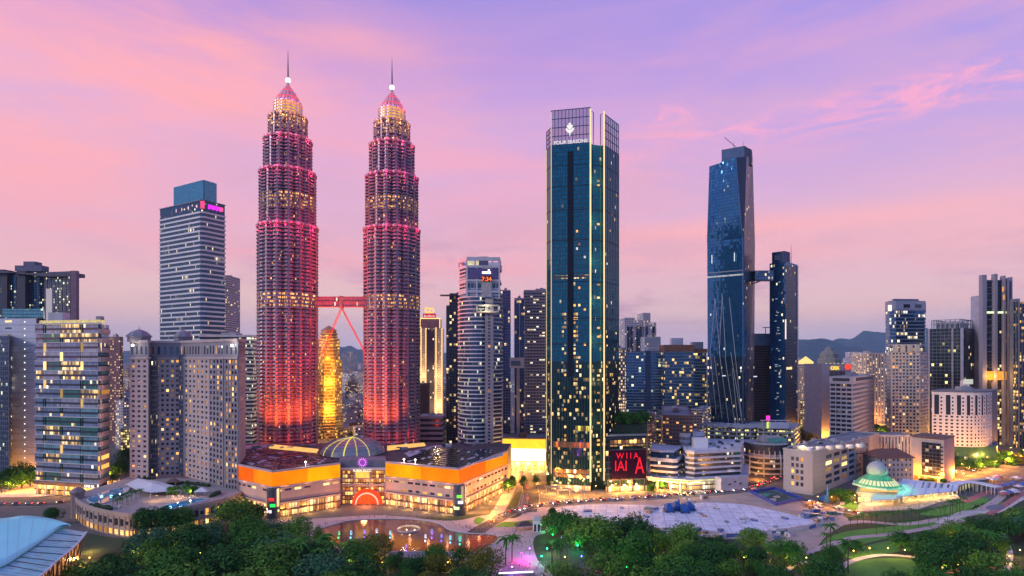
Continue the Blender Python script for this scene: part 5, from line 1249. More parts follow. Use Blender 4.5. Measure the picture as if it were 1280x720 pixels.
# ------------------------------------------------------------------ twisted glass tower, its slim sister and the link between
def twisted():
    D = 690
    top = [P(887, 705), P(920, 680), P(933, 688), P(940.5, 710), P(905, 745)]
    mid = [P(884, 705), P(928, 680), P(930, 681), P(943.5, 712), P(905, 748)]
    bot = [P(884.5, 705), P(929, 680), P(931, 681), P(942, 712), P(905, 748)]
    root = bld('twisted_tower', 'tall dark blue glass tower with a leaning facet and crossing white lines low down', 'skyscraper', bot)
    gm = glass('twist_glass', rgb(.02, .16, .36), 1.6, 3.8, .006, .7, .72, .06, cols=(WHT, rgb(.8, .9, 1)), clump=.9, mull=.05, frame=rgb(.02, .05, .09), wob=.05)
    gl = glass('twist_glass_low', rgb(.03, .08, .15), 1.6, 3.8, .03, 1.0, .7, .06, cols=(WHT, WARM2), clump=.7, mull=.04, frame=rgb(.01, .02, .03), wob=.02)
    zm, zk = Z(300, D), Z(446, D); zt = [Z(208, 705), Z(197, 680), Z(196, 688), Z(196, 710), Z(204, 745)]
    b = MB(); b.prism(bot, 0, zk, 0, None, False, bot); b.build('lower_glass', gl, root)
    b = MB(); b.prism(bot, zk, zm, 0, None, False, mid); b.prism(mid, zm, zt, 0, 1, False, top); b.build('upper_glass', [gm, M['roofdark']], root)
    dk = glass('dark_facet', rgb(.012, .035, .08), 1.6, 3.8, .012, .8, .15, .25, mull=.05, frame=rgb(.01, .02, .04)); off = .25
    def fc(a, b_, za, zb, c, d, zc, zd, m_, nm):
        e = (b_ - a).normalized(); n = Vector((e.y, -e.x)) * off; q = MB(); q.face([(*(a + n), za), (*(b_ + n), zb), (*(d + n), zd), (*(c + n), zc)], 0, [(0, za), ((b_ - a).length, zb), ((d - c).length, zd), (0, zc)]); q.build(nm, m_, root)
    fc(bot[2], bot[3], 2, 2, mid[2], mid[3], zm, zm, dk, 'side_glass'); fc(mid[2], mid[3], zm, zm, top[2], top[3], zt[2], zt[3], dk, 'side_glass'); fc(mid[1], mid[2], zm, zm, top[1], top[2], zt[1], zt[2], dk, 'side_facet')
    wl = surf('white_line', rgb(.5, .52, .55), .5, .2); rm = surf('edge_steel', rgb(.12, .2, .32), .4, .5)
    a, c = bot[0], bot[1]; dd = (c - a).normalized(); n = Vector((dd.y, -dd.x)) * .3
    for f0, y0, f1, y1 in ((.08, 440, .25, 520), (.2, 446, .42, 524), (.34, 440, .6, 528), (.5, 446, .78, 530), (.66, 440, .95, 520), (.62, 372, .98, 530), (.22, 372, .08, 440), (.42, 366, .34, 440), (.42, 366, .52, 446), (.22, 372, .36, 446), (.05, 500, .12, 524), (.7, 460, .86, 528)):
        p0, p1 = a.lerp(c, f0) + n, a.lerp(c, f1) + n; b = MB(); b.tube((*p0, Z(y0, D)), (*p1, Z(y1, D)), .28, None, 5); b.build('diagonal_line', wl, root)
    for p0, z0, p1, z1 in ((top[1], zt[1], mid[1], zm), (mid[1], zm, bot[1], 2), (top[2], zt[2], mid[2], zm), (top[0], zt[0], mid[0], zm)):
        b = MB(); b.tube((*p0, z0), (*p1, z1), .35, None, 5); b.build('edge_trim', rm, root)
    b = MB(); b.strip(a.lerp(c, .0), a.lerp(c, 1), Z(345.5, D), Z(343.5, D), .1, .9); b.build('plant_floor', glow('plant_floor', rgb(.75, .8, .9), .35, False, 1.4, .3), root)
    b = MB(); b.strip(a, c, Z(340, D), Z(338.6, D), .1, .8); b.build('plant_louvre', M['slate'], root)
    # roof block
    pl = [P(902, 704), P(931, 690), P(940, 708), P(912, 730)]; b = MB(); b.prism(pl, min(zt), Z(184, 695), 0, 0); b.build('roof_block', surf('roof_block', rgb(.05, .10, .2), .5, .3), root)
    b = MB(); b.prism([P(930.5, 689), P(939.5, 700), P(940.5, 712), P(932, 712)], min(zt), Z(185, 695), 0, 0); b.build('roof_fins', surf('roof_fins', rgb(.04, .06, .1), .5), root)
    for px, D_ in ((929, 700), (917, 700)): c = P(px, D_); b = MB(); z = Z(184, D_); b.tube((*c, z - 2), (*c, z + 7), .3, .15); b.build('mast', M['metal'], root)
    c = P(920, 705); b = MB(); z = Z(184, 705); b.tube((*c, z), (c.x - 14, c.y, z + 12), .35); b.build('crane_arm', M['metal'], root)
    # white patches (lit stair windows)
    for px, py in ((889, 322), (917, 322), (904, 469), (943, 470)):
        b = MB(); o = P(px, 684 if px > 900 else 700) + Vector((0, -2.5)); b.box(o.x, o.y, Z(py + (6 if py < 400 else 1), D), .9 if py < 400 else 4, .4, 10 if py < 400 else 1.2); b.build('lit_slot', glow('lit_slot', rgb(.8, .88, 1), .8), root)
twisted()
def slim():
    D = 700; poly = foot(962, 982, 997, D, 48); zt = Z(327, D)
    root = bld('slim_tower', 'slim dark blue glass tower with mast and stepped top, bridged to the twisted one', 'skyscraper', poly)
    b = MB(); b.prism(poly, 0, zt, 0, 1); b.build('glass_facade', [glass('slim_glass', rgb(.02, .14, .32), 1.6, 3.8, .03, 1.0, .7, .07, cols=(WHT, WARM2), clump=.8, mull=.05, frame=rgb(.015, .04, .08), wob=.05), M['roofdark']], root)
    p, q, r = poly[0], poly[1], poly[2]
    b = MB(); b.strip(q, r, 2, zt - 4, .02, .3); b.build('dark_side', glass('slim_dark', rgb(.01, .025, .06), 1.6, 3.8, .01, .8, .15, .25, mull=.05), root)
    c0 = inset(poly, 2); b = MB(); b.prism([c0[0], c0[1], c0[1].lerp(c0[2], .5), c0[3].lerp(c0[0], .4)], zt, Z(313, D), 0, 0); b.build('roof_block', surf('slim_roof', rgb(.03, .06, .14), .5, .2), root)
    c = c0[0].lerp(c0[1], .5); b = MB(); b.box(c.x, c.y - 1.2, zt + 3, 9, .6, 6); b.build('roof_opening', M['w_dark'], root)
    b = MB(); o = q.lerp(r, .45); b.tube((*o, zt), (*o, Z(304, D)), .4, .15); b.build('mast', M['metal'], root)
    b = MB(); b.strip(q.lerp(r, .93), q.lerp(r, 1.0), 0, zt - 2, .31, 1.0); b.build('edge_fin', M['alu'], root)
    o = q + Vector((-.4, -1)); b = MB(); b.box(o.x, o.y, Z(424, D), 1.2, .8, 24); b.build('lit_slot', glow('slim_slot', rgb(1, .8, .75), .9), root)
    b = MB(); b.strip(q.lerp(r, .05), q.lerp(r, .5), Z(462, D), Z(459, D), .31, .5); b.build('lit_floor', glow('slim_lit', WARM2, 1.0, False, .8, .4), root)
    rr = random.Random(3)
    for i in range(26):
        z = Z(rr.uniform(350, 520), D); o = p.lerp(q, rr.uniform(.3, .6)); b = MB(); d = (q - p).normalized(); b.strip(o, o + d * 2.6, z, z + .9, .03, .12); b.build('lit_slot', glow('slim_lit_%d' % i, rgb(.6, .8, .9), .35), root)
slim()
def linkbridge():
    D = 705; root = thing('link_bridge', 'small enclosed footbridge linking the twisted tower with its slim neighbour', 'bridge', (X(952, D), D, 0))
    a, c = P(942, D), P(965, D); z0, z1 = Z(352.5, D), Z(340, D); m_ = glass('link_glass', rgb(.10, .2, .3), 2, 4, .05, 1, .5, .15)
    b = MB(); b.strip(a, c, z0 + 2.5, z1, -4, 4); b.build('glazing', m_, root)
    b = MB(); b.strip(a, c, z1, z1 + 1.2, -4.5, 4.5); b.build('roof', M['slate'], root)
    b = MB(); b.strip(a, c, z0 + 1.3, z0 + 2.49, -4.5, 4.5); b.build('deck', M['slate'], root)
    b = MB(); b.tube((a.x, D, z0 - 2), (X(951, D), D, z0 + 1.6), .9); b.build('brace', M['slate'], root)
linkbridge()
simple('brown_tower', 'dull brown tower with a blue-grey cap seen between the twisted and slim glass towers', 'tower', slab(938, 964, 740, 30), Z(432, 740), wallwin('dull_brown', rgb(.12, .075, .07), 2.6, 3.4, .7, .35, .0), 20, 'wall', kit=0)
bt = [o for o in C.objects if o.name.startswith('brown_tower')][0]
b = MB(); b.prism(slab(937, 965, 738, 32), Z(432, 740) + .02, Z(417, 740), 0, 0); b.build('cap', surf('bluegrey_cap', rgb(.18, .25, .34), .6), bt)
b = MB(); c = P(957, 745); b.tube((*c, Z(417, 740)), (*c, Z(409, 740)), .5); b.tube((c.x - 4, c.y, Z(409, 740)), (c.x + 7, c.y, Z(409, 740)), .5); b.build('davit', M['metal'], bt)

# ------------------------------------------------------------------ lower buildings round the site
def framed_podium():
    poly = [P(884, 665), P(930, 650), P(945, 652), P(992, 640), P(1000, 690), P(884, 720)]; zt = Z(534, 655)
    root = bld('framed_podium', 'pale framed parking podium with green-lit bays under the twisted glass tower', 'building', poly)
    gm = glass('park_bay', rgb(.10, .10, .07), 3, 4.6, .4, .8, .2, .4, cols=(rgb(.9, .7, .2), rgb(.8, .85, .4)), clump=.8)
    ribbon(root, poly, 0, zt, 7, gm, surf('podium_frame', rgb(.48, .45, .43), .75, 0, .1), .34, .7)
    for i in range(3):
        p, q = poly[i], poly[i+1]; k = max(2, int((q - p).length / 7))
        for j in range(k + 1): c = p.lerp(q, j / k); b = MB(); b.box(c.x, c.y - .5, 0, .9, 1.3, zt); b.build('pier', M['lconc'], root)
    c = P(968, 655); b = MB()
    for i in range(5): b.box(X(952 + i * 8, 650), 648, zt, .9, .9, 8)
    b.build('pergola_post', M['lconc'], root); b = MB(); b.box(X(968, 650), 648, zt + 8, X(986, 650) - X(950, 650), 3, .9); b.build('pergola_beam', M['lconc'], root)
    c = P(959, 648); b = MB(); b.box(c.x, c.y - 2, zt, 2.5, 1, 7); b.build('sign_post', glow('sign_green', rgb(.7, .9, .1), .9), root)
    b = MB(); b.box(c.x, c.y - 2.2, zt + 9, 4, 1, 5); b.build('sign_board', glow('sign_pink', rgb(1, .04, .5), 1.2), root)
    c = P(972, 645); b = MB(); b.box(c.x, c.y, zt + .3, 20, 10, 6); b.build('plant_room', M['white'], root)
    b = MB(); c = P(927, 640); b.box(c.x, c.y, 0, 4, 4, Z(548, 640)); b.build('green_pylon', surf('green_pylon', rgb(.16, .36, .32), .6), root)
framed_podium()
def layered_mall():
    root = thing('layered_mall', 'white layered low mall with banded floors and lit ground canopy beside the road', 'mall', (X(870, 500), 500, 0)); wm = surf('layer_white', rgb(.56, .56, .6), .7, 0, .12, .1, streak=True)
    gd = glass('layer_glass', rgb(.05, .07, .11), 2.2, 4, .10, .9, .5, .15, cols=(WHT, WARM2), clump=.8)
    def lay(pxs, z0, z1, nf, gm, bh, out, nm, par=True):
        poly = [P(x, D) for x, D in pxs]; fh = (z1 - z0) / nf
        b = MB(); b.prism(poly, z0, z1, 0, 1); o = b.build(nm, [gm, M['roofgrey']], root)
        for i in range(nf + 1): s = MB(); z = z0 + i * fh; s.prism(inset(poly, -out), z - fh * bh * .5, z + fh * bh * .5, 0, 0, True); s.build('floor_band', wm, o)
        if par:
            s = MB()
            for i in range(len(poly)): s.strip(poly[i], poly[(i + 1) % len(poly)], z1 + fh * bh * .5 + .01, z1 + fh * bh * .5 + 1.2, -.4, .4)
            s.build('parapet', wm, o)
    lay([(811, 500), (843, 490), (860, 487), (933, 505), (935, 560), (815, 570)], 7.5, 9.5, 1, glow('canopy_lit', rgb(.95, .85, .25), .8, False, .8, .2), .3, 1.6, 'lit_band', False)
    lay([(813, 503), (841, 494), (846, 494), (855, 520), (815, 540)], 10, 24, 3, gd, .38, .6, 'west_wing')
    lay([(813, 506), (826, 500), (842, 500), (852, 525), (815, 540)], 24.6, 31, 1, glass('layer_blue', rgb(.05, .16, .3), 2.2, 3.2, .03, .8, .6, .12), .1, .3, 'blue_wing')
    lay([(858, 497), (868, 492), (925, 504), (929, 560), (850, 560)], 10, 31.5, 5, gd, .4, .8, 'main_wing')
    lay([(830, 545), (858, 528), (880, 540), (862, 575)], 31, 41, 2, glass('upper_layer', rgb(.3, .3, .33), 2, 4, 0, 1, .1, .5), .5, .3, 'upper_wing')
    b = MB(); p, q = P(901, 486), P(935, 494); b.strip(p, q, 0, 11.5, -8, .5); b.build('grey_block', surf('block_lilac', rgb(.45, .45, .52), .7), root)
    for i in range(3): c = p.lerp(q, .3 + .2 * i); b = MB(); b.box(c.x, c.y - .6, 5 + (i % 2) * 2, 2.5, .3, 1.2); b.build('window', M['w_dark'], root)
    b = MB(); b.box(X(884, 500), 520, 31.5, 12, 9, 9); b.build('plant_room', M['white'], root)
    b = MB(); p, q = P(814, 500), P(860, 487); b.strip(p, q, .1, 7.2, -6, -5); p, q = P(860, 488), P(900, 495); b.strip(p, q, .1, 7.2, -3, -2); b.build('shopfront', glass('layer_shop', rgb(.4, .25, .1), 2.5, 4, .75, 1.3, .2, .3, clump=.3), root)
    for px, D in ((822, 497), (838, 491), (850, 487)): 
        c = P(px, D); b = MB(); b.box(c.x, c.y, 0, 1, 1, 7.4); b.build('column', M['lconc'], root); lamp((c.x + 2, c.y - 5, 4.5), 2200, (1, .55, .13), root, radius=.6)
    lamp((X(872, 486), 486, 5), 900, (1, .85, .6), root, radius=.6)
    c = P(913, 500); b = MB(); b.lathe(c.x, c.y - 3, [(3.6, 15), (3.6, 16)], 16); b.build('round_sign', wm, root)
layered_mall()
def round_podium():
    root = thing('round_car_park', 'round-fronted concrete car park with raking fins on the corner', 'car park', (X(958, 545), 545, 0)); c = P(960, 560); r = X(986, 560) - c.x
    arc = lambda k: [Vector((c.x - k * r * math.cos(t), c.y - k * r * .8 * math.sin(t))) for t in [PI * i / 12 for i in range(13)]]
    b = MB(); pl = arc(.93) + [Vector((c.x + r, c.y + 25)), Vector((c.x - r, c.y + 25))]; b.prism(pl, 0, 30, 0, 1); o = b.build('decks', [glass('deck_dark', rgb(.05, .05, .05), 3, 4, .12, .8, .1, .5), M['conc']], root)
    for z in (2, 7, 12, 17): s = MB(); s.prism(arc(1) + pl[13:], z, z + 1.6, 0, 0, True); s.build('deck_band', M['lconc'], root)
    a, e = arc(1.0), arc(.8)
    for i in range(2, 11): s = MB(); s.tube((*a[i], 18.6), (*e[i], 31), .5, None, 5); s.build('raking_fin', M['lconc'], root)
    s = MB(); s.prism(arc(.97), 18.4, 30.5, 0, 0, False, arc(.78)); s.build('raking_skin', surf('raking_skin', rgb(.4, .38, .38), .7, 0, .2, .3), root)
    for i in (1, 4, 7, 10): s = MB(); s.box(a[i].x, a[i].y, 0, .9, .9, 18); s.build('pier', M['lconc'], root)
    s = MB(); s.box(c.x + 4, c.y + 4, 31, 20, 14, 5); s.build('plant_room', M['conc'], root)
    s = MB(); s.box(c.x + 6, c.y - 6, 31, 16, .6, 4.5); s.build('green_screen', surf('green_mesh', rgb(.1, .34, .3), .7), root)
round_podium()
def grey_block():
    poly = foot(979.5, 1016, 1099, 472, 48); zt = Z(566, 472); root = bld('exchange_block', 'long grey panelled low block with floodlit rooftop drums and dark window bays', 'building', poly)
    gp = surf('grey_panel', rgb(.36, .36, .37), .7, 0, .12, .08, streak=True); p, c, q = poly[0], poly[1], poly[2]; wins = Wins(root)
    b = MB(); b.prism(inset(poly, .4), 0, zt, 0, 1); b.build('core', [M['dconc'], M['roofgrey']], root)
    w = MB(); punched(root, wins, p.lerp(c, .22), p.lerp(c, .75), 5, zt - 4, 5, 3, w, .62, .62, .5, mix=(('w_dark', 8), ('w_dim', 1), ('w_warm', 1)))
    w.strip(p, p.lerp(c, .22), 0, zt, -.4, .55); w.strip(p.lerp(c, .75), c, 0, zt, -.4, .55); w.strip(p.lerp(c, .22), p.lerp(c, .75), zt - 4, zt, -.4, .53); w.strip(p.lerp(c, .22), p.lerp(c, .75), 0, 5, -.4, .53); w.build('panel_wall', gp, root)
    w = MB(); punched(root, wins, c.lerp(q, .14), c.lerp(q, .8), 3.5, zt - 4, 5, 6, w, .78, .6, .5, litfn=lambda v, u: (('w_gold', 3), ('w_dark', 2)) if .35 < v < .65 and u < .5 else (('w_dark', 6), ('w_blue', 5), ('w_dim', 1)))
    w.strip(c, c.lerp(q, .14), 0, zt, -.4, .55); w.strip(c.lerp(q, .8), q, 0, zt, -.4, .55); w.strip(c.lerp(q, .14), c.lerp(q, .8), zt - 4, zt, -.4, .53); w.strip(c.lerp(q, .14), c.lerp(q, .8), 0, 3.5, -.4, .53); w.build('panel_wall', gp, root)
    wins.flush()
    for i in range(1, 8):
        z = i * zt / 8
        for u, w_ in ((c, c.lerp(q, .14)), (c.lerp(q, .8), q), (p, p.lerp(c, .22))): s = MB(); s.strip(u, w_, z, z + .12, .5, .6); s.build('panel_joint', M['dconc'], root)
    s = MB(); k = len(poly)
    for i in range(k): s.strip(poly[i], poly[(i + 1) % k], zt, zt + 1.2, -.5, .7)
    s.build('parapet', gp, root)
    for i in range(6):
        v = GP(1012 + i * 12.5, 560 - i * .8, zt + 2); s = MB(); s.lathe(v.x, v.y, [(3.0, zt), (3.0, zt + 2.4), (2.2, zt + 2.7), (2.2, zt + 2.0)], 14); s.build('roof_drum', M['white'], root)
        lamp((v.x - 5.5, v.y - 2, zt + 4), 150, (1, .55, .14), root, radius=.5)
    v = GP(1000, 561, zt); s = MB(); s.box(v.x, v.y, zt, 9, 7, 3); s.build('plant_room', gp, root); lamp((v.x, v.y - 5, zt + 3), 400, (1, .7, .3), root, radius=.5)
grey_block()
def hatched(name, label, xl, xc, xr, D, yt, th, nf, wm, gm, bh, seed, out=.8, cat='office tower', crown=True):
    poly = foot(xl, xc, xr, D, th); root = bld(name, label, cat, poly); zt = Z(yt, D)
    ribbon(root, poly, 0, zt, nf, gm, wm, bh, out)
    p, c, q = poly[:3]
    for a, e in ((p, c), (c, q)):
        L = (e - a).length; k = max(3, int(L / 5))
        for j in range(k + 1): u = a.lerp(e, j / k); d = (e - a).normalized() * .35; s = MB(); s.strip(u - d, u + d, 0, zt, .0, out - .03); s.build('pier', wm, root)
    if crown:
        s = MB(); s.prism(inset(poly, -out - .2), zt + 1, zt + 7, 0, 0, True); s.build('crown', wm, root)
        for a, e in ((p, c), (c, q)): s = MB(); s.strip(a.lerp(e, .12), a.lerp(e, .9), zt + 2, zt + 5.5, out + .2, out + .35); s.build('crown_louvre', M['w_dark'], root)
        roofkit(root, inset(poly, 3), zt + 7, seed, .8, 'conc', 3, 3)
    return root
hatched('grid_office', 'beige gridded office tower with dark window rows behind the grey panelled block', 1038, 1065, 1092, 640, 479, 42, 17, surf('grid_beige', rgb(.60, .55, .54), .75, 0, .1, .1), glass('grid_dark', rgb(.03, .03, .04), 2.5, 5, .03, .8, .3, .2), .42, 5)
def logo_tower():
    D = 760; poly = slab(1027, 1064, D, 40, 4); root = bld('sign_tower', 'plain beige slab tower with yellow letters and a red disc on its head', 'office tower', poly); zt = Z(455, D)
    b = MB(); b.prism(poly, 0, zt, 0, 1); b.build('wall', [surf('slab_beige', rgb(.52, .46, .46), .75, 0, .1), M['roofgrey']], root); p, q = poly[0], poly[1]
    for i in range(12): c = p.lerp(q, .27 + .044 * i); b = MB(); b.strip(c, c + (q - p).normalized() * .9, 10, zt - 9, .05, .4); b.build('window_strip', M['w_dark'], root)
    c = p.lerp(q, .44); text('OSK', (c.x, c.y - 1.1, zt - 7.4), 6.2, glow('osk_yellow', rgb(1, .65, .04), 1.6), root, 0, .15, 'sign_lettering')
    c = p.lerp(q, .88); b = MB(); b.tube((c.x, c.y - .2, zt - 3.6), (c.x, c.y - 1.0, zt - 3.6), 3.8, None, 18); b.build('red_disc', glow('disc_red', rgb(1, .05, .03), 1.3), root)
logo_tower()
def pyramid_hall():
    D = 1100; poly = slab(996, 1029, D, 40); root = bld('pyramid_office', 'pale office with tall glass doorway front and a lit yellow pyramid on its roof', 'office block', poly); zt = Z(455, D); p, q = poly[0], poly[1]
    b = MB(); b.prism(poly, 0, zt, 0, 1); b.build('wall', [wallwin('pyr_wall', rgb(.48, .46, .44), 3, 4, .5, .6, .2, 1.0), M['lconc']], root)
    b = MB(); b.strip(p.lerp(q, .46), p.lerp(q, .78), 0, Z(468, D), .1, 1); b.build('tall_glass', glass('tall_dark', rgb(.02, .06, .05), 3, 4, .2, 1.2, .4, .2, cols=(rgb(.9, .9, .2), WARM2)), root)
    m = p.lerp(q, .52); pl = [m + Vector(v) for v in ((-10, 8), (10, 8), (10, 28), (-10, 28))]; b = MB(); b.prism(pl, zt, zt + 4, 0); b.prism(pl, zt + 4, Z(448, D) + 4, 0, 0, False, [m + Vector((0, 18))] * 4 if False else [m + Vector(v) for v in ((-.3, 17.7), (.3, 17.7), (.3, 18.3), (-.3, 18.3))]); b.build('pyramid', glow('pyramid_gold', rgb(1, .66, .22), 1.0), root)
    s = low_block('green_roof_hall', 'low dark-roofed hall with yellow lights in front of the pyramid-topped office', 1000, 1012, 1032, 860, 500, wallwin('green_hall', rgb(.13, .16, .13), 4, 4, .6, .6, .5, 1.3, cols=(WARM2, rgb(1, .8, .15))), 8, 50)
pyramid_hall()
def ornate():
    D = 1250; poly = slab(1028, 1058, D, 44); root = bld('domed_tower', 'ornate dark tower with arched windows and dome-like stacked crown', 'tower', poly); c = cen(poly); z0 = Z(455, D); dk = surf('ornate_grey', rgb(.2, .2, .18), .7)
    b = MB(); b.prism(poly, 0, z0, 0, 0); b.build('wall', wallwin('ornate_wall', rgb(.3, .28, .25), 4, 4, .5, .6, .3, 1.0), root)
    b = MB(); b.lathe(c.x, c.y, [(24, z0), (24, z0 + 10), (19, z0 + 14), (19, z0 + 22), (14, z0 + 27), (9, z0 + 30), (9, z0 + 33), (4, z0 + 36), (.5, z0 + 40)], 8); b.build('dome_crown', dk, root)
    for i in range(5): b = MB(); b.box(X(1033 + 5 * i, D - 3), D - 3, z0 - 12, 3.5, 1.5, 14); b.build('arched_window', glow('arch_lit', rgb(1, .85, .5), .5), root)
ornate()
simple('ribbed_tower', 'cream ribbed flats with vertical light lines and a dark flat cap', 'apartment tower', slab(1083, 1106, 1000, 40, 3), Z(442, 1000), wallwin('ribbed_cream', rgb(.50, .42, .38), 5.2, 3.4, .35, .6, .35, 1.2), 20, 'wall', kit=2, par='lconc')
def round_corner_office():
    D = 860; poly = [P(1107, 880), P(1112, 862), P(1120, 858), P(1156, 862), P(1157, 900), P(1110, 910)]; zt = Z(388, D); root = bld('banded_office', 'blue banded office tower with pale crown and a small lit logo behind the cream condominium', 'office tower', poly)
    ribbon(root, poly, 0, zt, 34, glass('banded_blue', rgb(.05, .15, .28), 2, zt / 34, .10, 1.1, .6, .12, cols=(WARM2, WHT), clump=.9, floorlit=.06), surf('band_bluegrey', rgb(.26, .32, .42), .5, .2), .3, .5)
    b = MB(); b.prism(inset(poly, -.6), zt + 1, Z(376, D), 0, 0, True); b.build('crown', surf('crown_pale', rgb(.42, .42, .5), .6), root)
    for f in (.25, .65): c = poly[2].lerp(poly[3], f); b = MB(); b.strip(c, c + Vector((10, 1)), zt + 4, zt + 9, .7, 1); b.build('crown_louvre', M['w_dark'], root)
    c = poly[1]; b = MB(); b.box(c.x - 1, c.y - 2, zt - 1, 5, 1, 9); b.build('logo', glow('logo_cream', rgb(1, .75, .6), 1.2), root)
    b = MB(); b.prism(inset(poly, 8), Z(376, D), Z(373, D), 0, 0); b.build('roof_box', M['slate'], root)
round_corner_office()
def condo():
    D = 680; poly = [P(1109, 700), P(1114, 688), P(1150, 680), P(1160, 700), P(1125, 740)]; zt = Z(440, D); root = bld('condominium', 'cream condominium with stacked white balconies in front of the blue banded office', 'apartment tower', poly)
    wm = surf('condo_cream', rgb(.56, .52, .48), .75, 0, .1, .1, streak=True); nf = 30; wins = Wins(root); fh = zt / nf
    b = MB(); b.prism(inset(poly, .5), 0, zt, 0, 1); b.build('core', [M['dconc'], M['roofgrey']], root)
    for i, nb in ((0, 2), (1, 8), (2, 5)):
        w = MB(); punched(root, wins, poly[i], poly[i+1], 0, zt, nf, nb, w, .6, .56, .5, mix=(('w_dark', 50), ('w_dim', 14), ('w_warm', 6), ('w_gold', 5), ('w_blue', 25))); w.build('wall', wm, root)
    p, q = poly[1], poly[2]; bw = surf('balcony_white', rgb(.62, .6, .57), .7, 0, .1)
    for f in (.18, .42, .68, .9):
        c = p.lerp(q, f); d = (q - p).normalized() * 2.2
        for i in range(6, nf): b = MB(); b.strip(c - d, c + d, i * fh - .15, i * fh + 1.05, .6, 1.8); b.build('balcony', bw, root)
    wins.flush()
    for f in (.15, .4, .65, .9): c = p.lerp(q, f); b = MB(); b.box(c.x, c.y, zt, 4, 4, 9); b.build('roof_pier', wm, root)
    b = MB(); b.prism(inset(poly, 2), zt, zt + 5, 0, 1); b.build('penthouse', [glass('penthouse_lit', rgb(.3, .22, .1), 3, 5, .5, 1.1, .2, .3), M['roofgrey']], root)
    b = MB(); b.prism(inset(poly, 1), zt + 8, zt + 9.2, 0, 0, True); b.build('roof_slab', wm, root)
    lamp((X(1128, 660), 660, zt + 1), 1500, (1, .6, .1), root); lamp((X(1163, 670), 668, 6), 4500, (1, .5, .1), root, radius=1)
condo()
def grid_tower():
    D = 740; poly = foot(1161, 1202, 1219, D, 54); zt = Z(410, D); root = bld('gridded_tower', 'dark gridded glass tower with pale corner strip and open rooftop frame', 'office tower', poly)
    curtain(root, poly, 0, zt, glass('grid_green', rgb(.02, .06, .075), 3, 4.6, .05, 1.0, .6, .12, cols=(rgb(.9, .8, .2), WARM2), clump=.6), M['slate'], 4.5, 4.6, .35)
    p, c, q = poly[:3]
    for a, w in ((p.lerp(c, .72), 1.2), (c, 2.6), (p, 1.0)): b = MB(); b.box(a.x, a.y - .6, 0, w, 1.6, zt); b.build('corner_strip', M['alu'], root)
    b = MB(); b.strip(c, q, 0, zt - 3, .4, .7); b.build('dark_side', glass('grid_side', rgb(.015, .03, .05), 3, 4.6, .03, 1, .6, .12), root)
    ins = inset(poly, 2.5); fm = surf('roof_frame_grey', rgb(.3, .32, .38), .6)
    for i in range(4):
        a, e = ins[i], ins[(i + 1) % 4]
        for j in range(6): u = a.lerp(e, j / 6); b = MB(); b.box(u.x, u.y, zt, .9, .9, 11); b.build('frame_post', fm, root)
        b = MB(); b.strip(a, e, zt + 11, zt + 12, -.5, .5); b.strip(a, e, zt + 6, zt + 6.6, -.3, .3); b.build('frame_beam', fm, root)
    b = MB(); b.prism(inset(poly, 6), zt, zt + 8, 0, 0); b.build('plant_room', M['slate'], root)
    b = MB(); v = P(1206, 700); b.box(v.x, v.y, Z(486, 700) - 10, 7, 6, 20); b.build('sign_pylon', M['white'], root); b = MB(); b.box(v.x + 1, v.y - 4, Z(480, 700), 11, 1, 6); b.build('sign_pylon_board', glow('small_board', rgb(.95, .95, .85), .45), root)
grid_tower()
def fin_tower():
    D = 745; root = thing('fin_tower', 'tall tower of pale fins and black glass with bright bands, near the right edge', 'skyscraper', (X(1240, D), D, 0)); zt = Z(345, D)
    body = [P(1229, 760), P(1232, D), P(1258, D), P(1262, 765), P(1235, 800)]; wf = surf('fin_white', rgb(.27, .26, .32), .65, 0, .1, .1, streak=True)
    gm = glass('black_glass', rgb(.015, .03, .06), 2.6, 4, .05, 1.1, .55, .12, cols=(WARM, WARM2), clump=.8); gl = glass('black_glass_low', rgb(.04, .03, .03), 2.6, 4, .4, 1.2, .3, .2, cols=(WARM, WARM2), clump=.6)
    b = MB(); b.prism(body, 0, Z(470, D), 0); b.build('lower_glass', gl, root); b = MB(); b.prism(body, Z(470, D) + .02, Z(350, D), 0, 1); b.build('upper_glass', [gm, M['roofgrey']], root)
    for px, Df, w, y in ((1228.5, 744, 5.5, 344), (1243, 743, 3.4, 343), (1253.5, 744, 2.4, 345), (1258, 745, 2.4, 348), (1262, 750, 2.4, 346)):
        c = P(px, Df); b = MB(); b.box(c.x, c.y, 0, w, 6, Z(y, D)); b.build('fin', wf, root)
    b = MB(); c = P(1221, 765); b.box(c.x, c.y, 0, 5, 14, Z(368, D)); b.build('side_slab', surf('side_slab_lilac', rgb(.40, .38, .47), .7), root)
    sm = surf('slab_marks', rgb(.12, .12, .2), .6)
    for i in range(8): b = MB(); b.box(c.x + .4, c.y - 7.1, Z(388 + i * 2.2, D), 1.6, .2, 1.3); b.build('sign_mark', sm, root)
    for y0, y1, col, k in ((392, 389.5, rgb(.85, 1, .55), 1.0), (475, 464, rgb(1, .4, .05), .8)):
        b = MB(); b.strip(P(1231, D - 2), P(1257, D - 2), Z(y0, D), Z(y1, D), .2, 1.2); b.build('lit_band', glow('lit_band_%d' % y0, col, k, False, .8, .3), root)
    for i in range(12): b = MB(); z = Z(352 + i * 8, D); b.strip(P(1232, D - 1), P(1242, D - 1), z, z + 1.0, -.5, .6); b.build('sky_terrace', M['slate'], root)
    for px, y in ((1254, 365), (1255, 375)): b = MB(); c = P(px, D - 6); b.box(c.x, c.y, Z(y, D), 2, .5, 6); b.build('lit_slot', M['w_warm'], root)
    lamp((X(1243, D - 9), D - 9, Z(470, D)), 4000, (1, .45, .08), root)
fin_tower()
